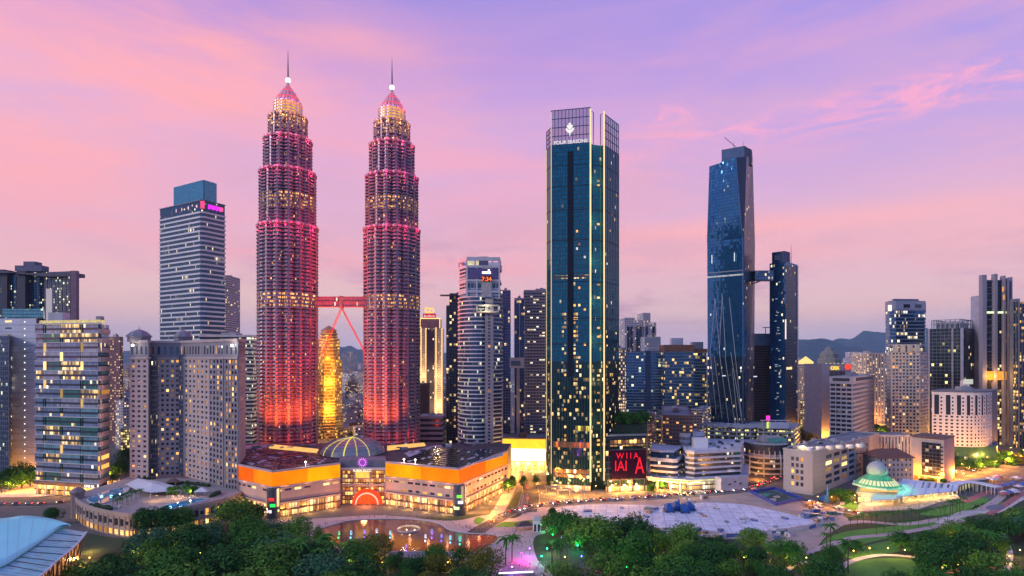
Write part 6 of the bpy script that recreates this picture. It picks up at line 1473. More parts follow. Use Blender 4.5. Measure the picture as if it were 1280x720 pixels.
def edge_tower():
    D = 720; poly = [P(1263, 735), P(1270, 722), P(1330, 715), P(1330, 770), P(1265, 770)]; root = bld('edge_tower', 'dark glass tower with rows of amber offices cut off by the right edge', 'office tower', poly); zt = Z(377, D)
    curtain(root, poly, 0, zt, glass('edge_amber', rgb(.02, .03, .05), 2.4, 4, .2, 1.2, .5, .15, cols=(WARM, rgb(1, .5, .12)), clump=.8, floorlit=.16), M['slate'], 7, 4, .5, hz=False)
    b = MB(); b.strip(P(1263, 733), P(1275, 720), 0, zt + 4, .2, 1); b.build('edge_fin', M['slate'], root)
edge_tower()
def white_hotel():
    D = 618; arc = [Vector((lerp(X(1170, D), X(1245, D), t), D + 6 - 16 * math.sin(PI * t))) for t in (0, .125, .25, .375, .5, .625, .75, .875, 1)]
    poly = arc + [P(1247, 650), P(1172, 650)]; z0 = Z(557, D); zt = Z(490, D); root = bld('white_hotel', 'white hotel with rows of small square windows above tall dark slots, bowed front', 'hotel', poly)
    wm = surf('hotel_white', rgb(.66, .66, .64), .7, 0, .08, .1, streak=True); wins = Wins(root)
    b = MB(); b.prism(inset(poly, .4), z0, zt - .6, 0, 1); b.build('core', [M['dconc'], M['roofgrey']], root); nf = 9
    zs = lerp(z0, zt, .58)
    for i in range(8):
        p, q = arc[i], arc[i+1]; w = MB(); punched(root, wins, p, q, z0, zs, nf, 2, w, .5, .5, .5, mix=(('w_dark', 60), ('w_dim', 2), ('w_warm', 3)), edge=.2)
        d = (q - p).normalized(); n = Vector((d.y, -d.x))
        w.strip(p, p.lerp(q, .2), zs, zt, -.3, .46); w.strip(p.lerp(q, .62), q, zs, zt, -.3, .46); w.strip(p, q, zt - 3, zt, -.3, .42); w.build('wall', wm, root)
        c = p.lerp(q, .41) + n * .05; wins.add(Vector((c.x, c.y, (zs + zt - 3) / 2)), (q - p).length * .42, zt - 3 - zs, n, 'w_dark')
        for k in range(5):
            c = p.lerp(q, .81) + n * .48; wins.add(Vector((c.x, c.y, lerp(zs, zt - 4, (k + .5) / 5))), 1.5, 1.9, n, 'w_dark')
    wins.flush(); b = MB(); b.prism(inset(poly, -.8), zt + .01, zt + 1.2, 0, 0, True); b.build('roof_slab', M['dconc'], root)
    roofkit(root, [arc[0], arc[-1], poly[-2], poly[-1]], zt + 1.2, 3, .5, 'conc', 3, 5)
    b = MB(); b.prism([P(1192, 612), P(1246, 616), P(1247, 650), P(1192, 650)], 0, z0 - .1, 0, 1); b.build('base', [glass('hotel_base', rgb(.04, .14, .13), 2, 4, .03, .8, .4, .2, mull=.1, frame=rgb(.03, .10, .09)), M['roofgrey']], root)
white_hotel()
def beige_block():
    poly = foot(1139, 1179, 1192, 520, 52); zt = Z(550, 520); root = bld('beige_block', 'beige box office with a large dark glass front and pink side wall', 'office block', poly); p, c, q = poly[:3]
    b = MB(); b.prism(poly, 0, zt, 0, 1); b.build('wall', [surf('beige_box', rgb(.46, .38, .34), .8, 0, .1, .1, streak=True), M['roofgrey']], root)
    b = MB(); b.strip(p.lerp(c, .34), p.lerp(c, .93), 5, zt - 3.5, .02, .5); b.build('glass_front', glass('dark_front', rgb(.02, .02, .035), 2.8, 3.3, .12, .8, .5, .12, cols=(WARM2, rgb(1, .5, .4)), clump=.6), root)
    for i in range(8): s = MB(); z = 5 + i * (zt - 9) / 8; s.strip(p.lerp(c, .93), c, z + .4, z + 1.8, .05, .6); s.build('window', M['w_dark'], root)
    b = MB(); b.strip(c, q, 0, zt + .6, .02, .6); b.build('pink_wall', surf('pink_side', rgb(.52, .33, .29), .8, 0, .1), root)
    b = MB(); b.prism(inset(poly, -.9), zt + .62, zt + 1.6, 0, 0, True); b.build('roof_slab', M['brown'], root)
    for f in (.1, .3, .5, .7): s = MB(); a = p.lerp(c, f); s.strip(a, a + (c - p).normalized() * 3, .2, 3.4, .02, .3); s.build('shopfront', M['w_warm'], root)
    lamp((q.x, q.y - 14, 4), 500, (1, .5, .3), root)
beige_block()
def louvred():
    poly = slab(1092, 1143, 585, 26, -3); zt = Z(544, 585); root = bld('louvred_block', 'pale block with vertical louvre fins and lit slots behind the brown-roofed hostel', 'building', poly); p, q = poly[0], poly[1]
    b = MB(); b.prism(poly, 0, zt, 0, 1); b.build('wall', [glass('louvre_lit', rgb(.2, .14, .08), 2.4, 9, .5, .8, .1, .4, cols=(WARM, WARM2)), M['roofgrey']], root)
    for i in range(13): c = p.lerp(q, i / 12.5); s = MB(); s.strip(c, c + (q - p).normalized() * 1.7, 0, zt, .02, 1); s.build('fin', M['lconc'], root)
    s = MB(); s.strip(p, q, zt - 1.5, zt + .6, .02, 1.3); s.build('coping', M['lconc'], root)
louvred()
def hostel():
    poly = foot(1098, 1139, 1141, 520, 4); poly = slab(1098, 1141, 522, 22, 3); zt = Z(572, 522); root = bld('hostel', 'small brown-tiled hip-roofed hostel behind the green domed prayer hall', 'building', poly); p, q = poly[0], poly[1]; wins = Wins(root)
    b = MB(); b.prism(inset(poly, .3), 0, zt, 0); b.build('core', M['dconc'], root); w = MB(); punched(root, wins, p, q, 0, zt, 5, 8, w, .4, .45, .4, mix=(('w_dark', 8), ('w_warm', 1))); w.build('wall', M['conc'], root); wins.flush()
    n = Vector((0, 1)); e = inset(poly, -1.5); m1, m2 = (e[0] + e[3]) / 2 + Vector((8, 0)), (e[1] + e[2]) / 2 - Vector((8, 0)); zr_ = zt + 6.5
    b = MB(); b.face([(*e[0], zt), (*e[1], zt), (*m2, zr_), (*m1, zr_)]); b.face([(*e[2], zt), (*e[3], zt), (*m1, zr_), (*m2, zr_)]); b.face([(*e[3], zt), (*e[0], zt), (*m1, zr_)]); b.face([(*e[1], zt), (*e[2], zt), (*m2, zr_)]); b.prism(e, zt - .4, zt, 0, None, True); b.build('hip_roof', surf('brown_tiles', rgb(.17, .075, .06), .8, 0, .25, .5), root)
hostel()
def mosque():
    D = 460; c = P(1096, D); z1 = Z(607, D); root = thing('mosque', 'low white prayer hall with glowing green dome and sweeping white roof', 'mosque', (c.x, c.y, 0)); wh = surf('mosque_white', rgb(.66, .6, .52), .7, 0, .08)
    # base under the dome
    pl = [P(1071, 450), P(1128, 446), P(1132, 476), P(1076, 484)]; b = MB(); b.prism(pl, 0, z1 - 3.2, 0, 1); b.build('hall', [wh, M['roofdark']], root)
    b = MB(); b.prism(inset(pl, -.5), z1 - 3.2, z1 - 2.6, 0, 0, True); b.build('hall_cornice', M['beige'], root)
    b = MB(); b.prism(inset(pl, 2), z1 - 2.6, z1 - .02, 0, 1); b.build('drum', [glow('drum_lit', rgb(1, .62, .18), .7, False, .8, .6), M['white']], root)
    for z_ in (.6,): b = MB(); b.strip(pl[0].lerp(pl[1], .03), pl[0].lerp(pl[1], .97), z_, z_ + 4.6, .02, .2); b.build('arcade_glazing', glass('hall_lit', rgb(.5, .35, .15), 2.2, 4.6, .75, .9, .1, .4, cols=(rgb(1, .6, .16), rgb(1, .8, .4)), clump=.2, mull=.2, frame=rgb(.6, .5, .4)), root)
    r = X(1122, D) - c.x; star = []
    for k in range(16):
        a = 2*PI*k/16 + PI/16; star.append(c + Vector((math.cos(a), math.sin(a))) * r * (1.08 if k % 2 else .96))
    b = MB(); b.prism(star, z1, z1 + 1.3, 0, 0, True); b.build('dome_eave', surf('eave_pale', rgb(.5, .62, .52), .7), root)
    prof = [(r * .92, z1 + 1.3), (r * .88, z1 + 2.6), (r * .76, z1 + 4.6), (r * .58, z1 + 6.6), (r * .44, z1 + 8.2), (r * .37, z1 + 10.2)]
    b = MB(); b.lathe(c.x, c.y, prof, 32); b.build('lower_dome', surf('dome_green', rgb(.10, .36, .22), .5, 0, .1), root, True)
    gl = glow('dome_pane', rgb(.95, .95, .55), .7)
    for k in range(16):
        a = -PI * (k + .5) / 16; b = MB(); a0, a1 = a - .07, a + .07
        q = lambda rr, aa, zz: (c.x + rr * math.cos(aa), c.y + rr * math.sin(aa), zz)
        b.face([q(r * .90, a0, z1 + 2.5), q(r * .90, a1, z1 + 2.5), q(r * .70, a1, z1 + 5.8), q(r * .70, a0, z1 + 5.8)]); b.build('dome_window', gl, root)
    zz = z1 + 12.2; R_ = r * .43; b = MB(); b.lathe(c.x, c.y, [(R_ * math.cos(t * PI / 16), zz + R_ * 1.0 * math.sin(t * PI / 16)) for t in range(-4, 8)] + [(.15, zz + R_ * 1.08), (.1, zz + R_ * 1.4)], 24); b.build('upper_dome', surf('dome_lattice', rgb(.40, .46, .45), .55, .1, .2, 1.2), root, True)
    for k in range(10):
        a = -PI * (k + .2) / 9.4; x, y = c.x + r * 1.25 * math.cos(a), c.y + r * 1.25 * math.sin(a); lamp((x, y, z1 + 3.0), 85, (.02, 1, .25), root, radius=.4)
    for k in range(4): a = -PI * (k + .5) / 4; lamp((c.x + r * .62 * math.cos(a), c.y + r * .62 * math.sin(a), z1 + 10), 40, (.05, 1, .3), root, radius=.3)
    # stepped white roof, seven overlapping blades
    strips = [(1078, 606, 1098, 612), (1098, 606, 1116, 611), (1116, 606, 1132, 610)]
    rm = surf('roof_white', rgb(.76, .76, .80), .55, 0, .06, .1); N = 9
    for i in range(N):
        f0, f1 = i / N, (i + 1) / N + .02; zt = 9.2 - .3 * i + (.25 if i % 2 else 0)
        back0, back1 = lerp(1128, 1197, f0), lerp(1128, 1197, f1); fr0, fr1 = lerp(1120, 1195, f0), lerp(1120, 1195, f1)
        by = lerp(598, 606, f0); by1 = lerp(598, 606, f1); fy = lerp(621, 613.5, f0); fy1 = lerp(621, 613.5, f1)
        pl = [GP(fr0, fy, zt), GP(fr1, fy1, zt), GP(back1, by1, zt + 3), GP(back0, by, zt + 3)]
        b = MB(); n = 4; V = [(*pl[0], zt), (*pl[1], zt - .25), (*pl[2], zt + 2.75), (*pl[3], zt + 3)]; V += [(x, y, z - .5) for x, y, z in V]
        b.mesh(V, [(0, 1, 2, 3), (7, 6, 5, 4), (0, 4, 5, 1), (1, 5, 6, 2), (2, 6, 7, 3), (3, 7, 4, 0)]); rb = b.build('roof_blade', rm, root)
        if 2 < i < 8:
            for k in range(5):
                o = pl[0].lerp(pl[3], .5 + .09 * k).lerp(pl[1].lerp(pl[2], .5 + .09 * k), .5); z = lerp(zt, zt + 3, .5 + .09 * k) + .05; b = MB(); b.box(o.x, o.y, z - .1, 1.7, .55, .4, 0, .3); b.build('skylight', M['w_dark'], rb)
    for i in range(4):
        f0, f1 = i / 4, (i + 1) / 4; b = MB(); b.prism([GP(lerp(1088, 1126, f0), 626.5 - 1.5 * f0, 6.2), GP(lerp(1088, 1126, f1), 626.5 - 1.5 * f1, 6.2), GP(lerp(1092, 1130, f1), 616.5, 6.2), GP(lerp(1092, 1130, f0), 616.5, 6.2)], 6.2 + .22 * i, 6.6 + .22 * i, 0, 0, True); b.build('roof_blade', rm, root)
    # walls and columns below, lit
    p, q = GP(1078, 630), GP(1196, 619); gw = glass('mosque_lit', rgb(.5, .35, .15), 3, 5, .9, 1.1, .1, .4, cols=(rgb(1, .65, .2), rgb(1, .8, .4)), clump=.2)
    b = MB(); b.strip(p, q, .2, 6.5, -6, -4); b.build('arcade_wall', gw, root)
    for i in range(20): o = p.lerp(q, i / 19); b = MB(); b.box(o.x, o.y, 0, .8, .8, 6.8); b.build('column', wh, root)
    b = MB(); b.prism([GP(1070, 640), GP(1150, 637), GP(1172, 629), GP(1200, 624), GP(1196, 617), GP(1076, 627)], .02, .6, 0, 0); b.build('terrace', surf('terrace', rgb(.55, .47, .38), .8), root)
    for i in range(16):
        o = GP(lerp(1072, 1176, i / 15), lerp(639.5, 629, (max(0, i - 8) / 7) ** 1.2)); b = MB(); b.box(o.x, o.y, .6, .5, .5, 2.6); b.build('terrace_post', wh, root)
    for i in range(11): o = p.lerp(q, (i + .3) / 11); lamp((o.x, o.y - 3.5, 4.5), 420, (1, .68, .26), root, radius=.6)
    for px, py in ((1075, 628), (1070, 622)): o = GP(px, py); lamp((o.x, o.y, 5), 900, (1, .55, .12), root)
    # covered walkway curving off to the right
    wpts = smoothpts([GP(1190, 606, 7), GP(1205, 602.5, 7), GP(1222, 603, 7), GP(1238, 606, 7), GP(1249, 608, 7)], 5); L, Rr = band(wpts, 9)
    b = MB()
    for i in range(len(wpts) - 1): b.prism([Rr[i], Rr[i+1], L[i+1], L[i]], 7 - .05 * i, 7.5 - .05 * i, 0, 0, True)
    b.build('walkway_roof', rm, root)
    for i in range(1, len(wpts), 2):
        for S in (L, Rr): b = MB(); b.box(S[i].x, S[i].y, 0, .4, .4, 6.6); b.build('walkway_post', wh, root)
    # curved low wing
    cp = smoothpts([GP(1196, 617), GP(1215, 610), GP(1236, 607)], 6); b = MB()
    for s, e in zip(cp, cp[1:]): b.strip(s, e, .1, 5.5, -4, 0)
    b.build('curved_wing', glass('wing_lit', rgb(.4, .3, .1), 2.5, 5.5, .8, 1.0, .1, .4, cols=(rgb(1, .75, .25), rgb(.9, .9, .4)), clump=.2), root)
    b = MB()
    for s, e in zip(cp, cp[1:]): b.strip(s, e, 5.51, 6.1, -4.5, 1.0)
    b.build('wing_roof', surf('wing_roof', rgb(.35, .42, .40), .6), root)
mosque()
def convention():
    root = thing('arena', 'pale blue curved metal roofed arena at the lower left', 'arena', (X(40, 290), 290, 0)); rm = surf('blue_metal_roof', rgb(.30, .84, .86), .5, .1, .05, .03); cm = glass('canopy_glass', rgb(.08, .44, .55), 3, 3, 0, 1, .25, .3, mull=.02, wob=.02, frame=rgb(.3, .5, .6))
    bk = smoothpts([G(-90, 652, 23).xy, G(0, 648, 24).xy, G(30, 643.5, 24).xy, G(62, 647, 23.4).xy, G(88, 657, 22).xy], 5); se = smoothpts([G(-90, 745, 21).xy, G(0, 707, 22).xy, G(25, 691, 22.6).xy, G(50, 674, 22.8).xy, G(76, 657, 22).xy], 5); ed = smoothpts([G(-70, 800, 18).xy, G(47, 722, 18).xy, G(70, 702, 18).xy, G(95, 681, 18).xy, G(108, 664, 18.5).xy], 5)
    n = len(bk); ns = 8; b = MB(); V = []
    for j in range(ns + 1):
        for i in range(n): p = bk[i].lerp(se[i], j / ns); V.append((p.x, p.y, 22 + 2.6 * (1 - (j / ns) ** 2) * (1 - .75 * i / (n - 1))))
    m = len(V); V2 = [(x, y, z - .9) for x, y, z in V]; fs = []
    for j in range(ns):
        for i in range(n - 1): a = j * n + i; fs.append((a, a + n, a + n + 1, a + 1)); fs.append((m + a + 1, m + a + n + 1, m + a + n, m + a))
    for i in range(n - 1): a = ns * n + i; fs.append((a, m + a, m + a + 1, a + 1)); fs.append((i + 1, m + i + 1, m + i, i))
    b.mesh(V + V2, fs); o = b.build('roof_shell', rm, root); o.data.polygons.foreach_set('use_smooth', [len(f.vertices) == 4 and i < 2 * ns * (n - 1) for i, f in enumerate(o.data.polygons)])
    ms = MB()
    for i in range(0, n, 3):
        for j in range(ns):
            p, q = V[j * n + i], V[(j + 1) * n + i]; ms.tube((p[0], p[1], p[2] + .02), (q[0], q[1], q[2] + .02), .09, None, 4)
    ms.build('roof_seam', surf('seam', rgb(.4, .58, .68), .5), root)
    b = MB(); zs = [V[ns * n + i][2] for i in range(n)]; b2 = MB()
    for i in range(n - 1):
        a, c, d, e = (*se[i], zs[i] - 1.3), (*ed[i], 18), (*ed[i+1], 18), (*se[i+1], zs[i+1] - 1.3); b.face([a, c, d, e]); b.face([(p[0], p[1], p[2] - .3) for p in (e, d, c, a)])
        if i % 2 == 0: b2 = MB(); b2.tube(a, c, .28, None, 5); b2.build('canopy_rib', M['metal'], root)
    b.build('glass_canopy', cm, root)
    b = MB()
    for i in range(n - 1): b.tube((*ed[i], 18), (*ed[i+1], 18), .55, None, 6)
    b.build('canopy_gutter', M['white'], root)
    wl = [se[i].lerp(ed[i], .72) for i in range(n)]; wl_ = [Vector((p.x, p.y)) for p in wl]
    b = MB()
    for p, q in zip(wl_, wl_[1:]): b.strip(p, q, 0, 17.2, -1, 0)
    b.build('glass_wall', glass('arena_wall', rgb(.2, .10, .07), 1.6, 17, .6, .6, .3, .2, cols=(rgb(1, .4, .1), rgb(.8, .3, .12)), clump=.5, mull=.12), root)
    for i in range(1, n, 2): p, q = wl_[i], ed[i]; b = MB(); b.tube((p.x, p.y, 0), (q.x, q.y, 17.8), .3); b.build('raking_strut', surf('strut_brown', rgb(.3, .16, .1), .6), root)
    for px, py in ((104, 706), (90, 716), (112, 690)): v = G(px, py); lamp((v.x, v.y, 4), 1200, (1, .5, .12), root, radius=.6)
convention()

def roofunits(name, spots, z, seed):
    root = [o for o in C.objects if o.name == name][0]; rr = random.Random(seed)
    for px, py in spots:
        v = GP(px + rr.uniform(-2, 2), py + rr.uniform(-1, 1), z); b = MB(); w, d, h = rr.uniform(1.5, 4), rr.uniform(1.2, 3), rr.uniform(.9, 2.2)
        b.box(v.x, v.y, z + .02, w, d, h); b.lathe(v.x, v.y, [(.5, z + h), (.5, z + h + .35)], 8); b.build('air_handler', M[rr.choice(['alu', 'lconc', 'metal', 'conc'])], root)
rr = random.Random(4)
roofunits('exchange_block', [(rr.uniform(1000, 1085), rr.uniform(549, 560)) for _ in range(26)], Z(566, 472), 1)
roofunits('layered_mall', [(rr.uniform(880, 925), rr.uniform(551, 562)) for _ in range(18)], 32.6, 2)
roofunits('framed_podium', [(rr.uniform(890, 985), rr.uniform(530, 537)) for _ in range(24)], Z(534, 655) + .6, 3)
roofunits('round_car_park', [(rr.uniform(945, 980), rr.uniform(545, 552)) for _ in range(8)], 30, 4)
# ------------------------------------------------------------------ helper: tell look-alikes apart by their order
ORD = ['leftmost', 'second from left', 'third from left', 'fourth from left', 'fifth from left', 'sixth from left', 'seventh from left', 'eighth from left', 'ninth from left', 'tenth from left', 'eleventh from left', 'twelfth from left']
REG = {}
def reg(o, label): REG.setdefault(label, []).append(o); o['label'] = label
def settle():
    for lab, l in REG.items():
        if len(l) < 2: continue
        l.sort(key=lambda o: o.location.x / o.location.y)
        for i, o in enumerate(l):
            if i < 9: o['label'] = lab + ', ' + ORD[i]
            elif i == len(l) - 1: o['label'] = lab + ', rightmost'
            else: o['label'] = lab + ', further right'
# ------------------------------------------------------------------ paving, roads, lawns
def poly_px(name, px, mat, z, smooth=True, k=5):
    p = [GP(*q) for q in px]; p = closed(p, k) if smooth else p
    if sum(p[i].x * p[(i+1) % len(p)].y - p[(i+1) % len(p)].x * p[i].y for i in range(len(p))) < 0: p = p[::-1]
    return sheet(name, p, mat, z), p
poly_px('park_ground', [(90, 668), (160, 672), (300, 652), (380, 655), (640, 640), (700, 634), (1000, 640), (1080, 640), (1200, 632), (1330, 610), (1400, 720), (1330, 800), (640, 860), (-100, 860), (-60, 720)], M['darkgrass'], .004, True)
poly_px('promenade', [(335, 652), (400, 648), (480, 644), (560, 651), (600, 645), (660, 636), (700, 636), (690, 662), (668, 672), (672, 700), (700, 735), (560, 740), (610, 705), (560, 700), (420, 690), (360, 668)], M['paving'], .010)
M['lake_bed'] = M['paving']
def lakemat():
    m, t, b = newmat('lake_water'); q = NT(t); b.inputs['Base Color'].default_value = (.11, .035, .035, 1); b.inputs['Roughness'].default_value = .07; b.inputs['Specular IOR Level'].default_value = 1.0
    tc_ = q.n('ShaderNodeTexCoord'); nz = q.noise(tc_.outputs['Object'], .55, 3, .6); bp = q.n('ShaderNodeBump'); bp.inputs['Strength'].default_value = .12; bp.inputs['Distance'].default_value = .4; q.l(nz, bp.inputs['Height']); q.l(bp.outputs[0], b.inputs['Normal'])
    nz2 = q.noise(tc_.outputs['Object'], .03, 3, .5); q.l(q.mix(q.ramp(nz2, [(.4, 0.0), (.65, 1.0)]), rgb(.06, .03, .05), rgb(.2, .045, .04)), b.inputs['Base Color']); return m  # red of the reflected lights put into the water colour
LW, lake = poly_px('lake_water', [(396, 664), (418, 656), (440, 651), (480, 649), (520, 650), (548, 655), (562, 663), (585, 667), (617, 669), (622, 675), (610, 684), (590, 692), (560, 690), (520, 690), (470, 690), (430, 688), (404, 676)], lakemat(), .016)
b = MB()
for i in range(len(lake)): b.strip(lake[i], lake[(i + 1) % len(lake)], .02, .5, 0, .7)
structure(b, 'lake_kerb', M['lconc'])
poly_px('island_lawn', [(424, 680), (440, 675), (458, 675), (470, 680), (462, 690), (432, 690)], M['grass'], .3)
poly_px('lawn', [(592, 652), (598, 646), (612, 650), (640, 652), (668, 650), (664, 657), (630, 659), (602, 657)], M['grass'], .014)
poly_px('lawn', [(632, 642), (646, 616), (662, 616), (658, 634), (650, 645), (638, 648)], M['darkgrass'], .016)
poly_px('lawn', [(1030, 676), (1060, 664), (1130, 656), (1185, 646), (1206, 640), (1203, 650), (1130, 668), (1080, 680), (1060, 690), (1034, 690)], M['grass'], .012)
poly_px('lawn', [(1048, 720), (1062, 704), (1100, 698), (1138, 700), (1150, 712), (1140, 740), (1050, 745)], M['grass'], .012)
poly_px('lawn', [(1060, 690), (1100, 678), (1150, 670), (1200, 662), (1220, 668), (1170, 684), (1120, 690), (1066, 698)], M['grass'], .014)
poly_px('lawn', [(1048, 632), (1060, 624), (1074, 632), (1078, 642), (1060, 640)], M['grass'], .013)
poly_px('lawn', [(1150, 642), (1190, 632), (1225, 622), (1236, 626), (1210, 638), (1180, 644)], M['grass'], .013)
poly_px('lawn', [(1212, 640), (1220, 632), (1245, 626), (1256, 630), (1244, 640), (1222, 644)], M['grass'], .013)
poly_px('lawn', [(140, 706), (150, 696), (168, 690), (180, 698), (172, 710)], M['grass'], .012)
path('path', [(1042, 735), (1050, 712), (1066, 701), (1098, 694), (1132, 695), (1160, 698), (1176, 692)], 3.4, M['palepath'], .02)
path('path', [(985, 700), (1010, 690), (1040, 680), (1068, 672), (1110, 668), (1160, 660), (1206, 650)], 5, M['paving'], .02)
path('path', [(1030, 658), (1075, 652), (1130, 655), (1180, 648), (1218, 641), (1245, 626), (1256, 616)], 6, M['paving'], .022)
path('path', [(1176, 655), (1210, 640), (1240, 640), (1268, 626), (1300, 610)], 7, M['palepath'], .024)
path('path', [(1204, 628), (1228, 618), (1246, 610), (1250, 604)], 6, M['redpave'], .026)
path('path', [(1236, 643), (1258, 630), (1276, 618), (1300, 606)], 5, M['redpave'], .028)
path('path', [(980, 715), (1000, 704), (1025, 702)], 3, M['palepath'], .02); path('path', [(1165, 722), (1200, 712), (1230, 708), (1262, 716)], 3.4, M['redpave'], .02); path('path', [(1250, 660), (1262, 690), (1258, 716)], 3, M['palepath'], .021)
poly_px('round_pond', [(1232, 634), (1240, 631), (1252, 631), (1257, 634), (1250, 637), (1238, 638)], M['slate'], .03)
# streets
path('road', [(-60, 632), (0, 631), (60, 630), (100, 624), (150, 606), (190, 590), (250, 575)], 13, M['asphalt'], .012, True)
poly_px('plaza', [(-60, 604), (40, 602), (150, 598), (148, 606), (100, 617), (40, 621), (-60, 622)], M['palepath'], .010, False)
RD = path('road', [(590, 668), (612, 655), (640, 640), (668, 633), (720, 627), (800, 622), (880, 616), (940, 611), (975, 612)], 11, M['asphalt'], .030, True)
path('road', [(975, 612), (1000, 624), (1040, 634), (1080, 645)], 9, M['asphalt'], .034, True)
path('road', [(936, 612), (950, 605), (965, 600), (985, 590)], 12, M['asphalt'], .032)
path('road', [(660, 640), (664, 620), (660, 600), (655, 586)], 13, M['asphalt'], .024, True)
path('road', [(608, 656), (622, 640), (632, 622), (640, 606), (644, 592)], 9, M['paving'], .026)
path('road', [(1140, 606), (1180, 598), (1220, 586), (1255, 576), (1330, 566)], 16, M['asphalt'], .014, True)
path('road', [(1000, 560), (1030, 548), (1060, 540), (1100, 548), (1140, 560), (1180, 572)], 12, M['asphalt'], .012)
# dark ramp trough
b = MB(); tp = [GP(645, 642), GP(657, 642), GP(661, 618), GP(652, 618)]
for i in range(4): b.strip(tp[i], tp[(i+1) % 4], .04, 1.1, -.4, .2)
b.face([(*p, .045) for p in tp]); structure(b, 'ramp', [M['dconc']])
# dashed lane paint
b = MB()
for i in range(0, len(RD) - 1):
    p, q = RD[i], RD[i+1]; L = (q - p).length; k = max(1, int(L / 7))
    for j in range(k): a, c = p.lerp(q, j / k), p.lerp(q, (j + .4) / k); d = (q - p).normalized(); n = Vector((-d.y, d.x)) * .12; b.face([(*(a - n), .038), (*(c - n), .038), (*(c + n), .038), (*(a + n), .038)])
structure(b, 'lane_marking', M['white'])

# ------------------------------------------------------------------ building site
poly_px('site_ground', [(682, 642), (700, 633), (760, 628), (880, 621), (940, 615), (975, 618), (1010, 632), (1060, 648), (1035, 668), (1005, 690), (930, 674), (860, 676), (800, 668), (740, 655)], M['sand'], .040)
def slabmat():
    m, t, b = newmat('site_slab'); q = NT(t); tc_ = q.n('ShaderNodeTexCoord'); mp = q.n('ShaderNodeMapping'); mp.inputs['Rotation'].default_value = (0, 0, .2); q.l(tc_.outputs['Object'], mp.inputs[0])
    br = q.n('ShaderNodeTexBrick'); q.l(mp.outputs[0], br.inputs['Vector']); br.inputs['Scale'].default_value = .11; br.inputs['Mortar Size'].default_value = .03; br.inputs['Brick Width'].default_value = .9; br.inputs['Row Height'].default_value = .7; br.offset = 0
    br.inputs['Color1'].default_value = (.80, .83, .92, 1); br.inputs['Color2'].default_value = (.66, .69, .80, 1); br.inputs['Mortar'].default_value = (.42, .43, .54, 1)
    nz = q.noise(tc_.outputs['Object'], .12, 6, .7); q.l(q.mix(q.ramp(nz, [(.42, 0.0), (.72, .75)]), br.outputs[0], rgb(.38, .36, .40)), b.inputs['Base Color']); b.inputs['Roughness'].default_value = .6; return m
poly_px('site_slab', [(692, 642), (704, 634), (745, 630.5), (800, 631), (832, 633), (858, 632), (880, 628), (925, 630), (962, 637), (1000, 646), (1020, 652), (1004, 657), (960, 663), (925, 667), (890, 664), (850, 663), (800, 656), (750, 649)], slabmat(), .048, True, 3)
def rig(px, py, label, h, cat='drilling rig', s=1.0):
    v = G(px, py); root = thing('drill_rig', label, cat, v); bl = M.setdefault('rigblue', surf('machine_blue', rgb(.02, .12, .42), .45, .2, .2, .4))
    b = MB(); b.box(v.x, v.y, .5, 3.4 * s, 5.5 * s, 2.4 * s); b.box(v.x - .6 * s, v.y - 1.5 * s, 2.9 * s, 1.6 * s, 2 * s, 1.4 * s); b.build('body', bl, root)
    for sx in (-1.6, 1.6): b = MB(); b.box(v.x + sx * s, v.y, .05, .9 * s, 6 * s, 1.0 * s); b.build('track', M['metal'], root)
    b = MB(); b.tube((v.x, v.y - 2.4 * s, 1.6), (v.x + .4, v.y - 2.4 * s, h), .75 * s, .4 * s, 6); b.build('mast', bl, root)
    b = MB(); b.tube((v.x, v.y + 1.6 * s, 2.5), (v.x + .3, v.y - 2.2 * s, h * .7), .3 * s, .2 * s); b.build('stay', bl, root)
rig(1031, 628, 'tall blue drilling rig standing beside the mosque end of the building site', 15, s=1.4)
for i, (px, py, h, lab) in enumerate(((836, 639, 7, 'blue drilling rig left of the cluster on the white slab'), (846, 637, 9, 'blue drilling rig in the middle of the cluster on the white slab'), (855, 640, 6, 'blue drilling rig right of the cluster on the white slab'), (862, 637, 5, 'low blue rig with short mast behind the cluster on the white slab'))): rig(px, py, lab, h, s=1.5)
def shaft():
    pl = [GP(970, 632), GP(1004, 625), GP(968, 611.5), GP(938, 616)]; c = cen(pl); root = thing('excavation_shaft', 'sunken shaft with blue rim and green scaffolding inside, on the building site', 'shaft', (c.x, c.y, 0)); bl = surf('rim_blue', rgb(.03, .06, .35), .5)
    for i in range(4): b = MB(); b.strip(pl[i], pl[(i+1) % 4], .05, 2.2, -1.0, .4); b.build('rim', bl, root)
    b = MB(); b.face([(*p, .06) for p in pl]); b.build('floor', surf('shaft_floor', rgb(.05, .10, .09), .7, 0, .5, .3), root)
    rr = random.Random(8)
    for i in range(10): a = pl[0].lerp(pl[3], rr.uniform(.2, .8)).lerp(pl[1].lerp(pl[2], rr.uniform(.2, .8)), rr.uniform(.15, .85)); b = MB(); b.box(a.x, a.y, .1, rr.uniform(3, 8), rr.uniform(1, 3), rr.uniform(.8, 2)); b.build('scaffold', surf('scaffold_%d' % i, rr.choice([rgb(.08, .3, .26), rgb(.4, .42, .42), rgb(.05, .08, .1)]), .6), root)
shaft()
rr = random.Random(21); cabmats = [surf('cabin_' + n, c, .6) for n, c in (('white', rgb(.6, .6, .62)), ('blue', rgb(.08, .15, .4)), ('grey', rgb(.3, .3, .33)), ('orange', rgb(.5, .22, .06)), ('green', rgb(.06, .22, .18)))]
CN = ['white', 'blue', 'grey', 'orange', 'green']
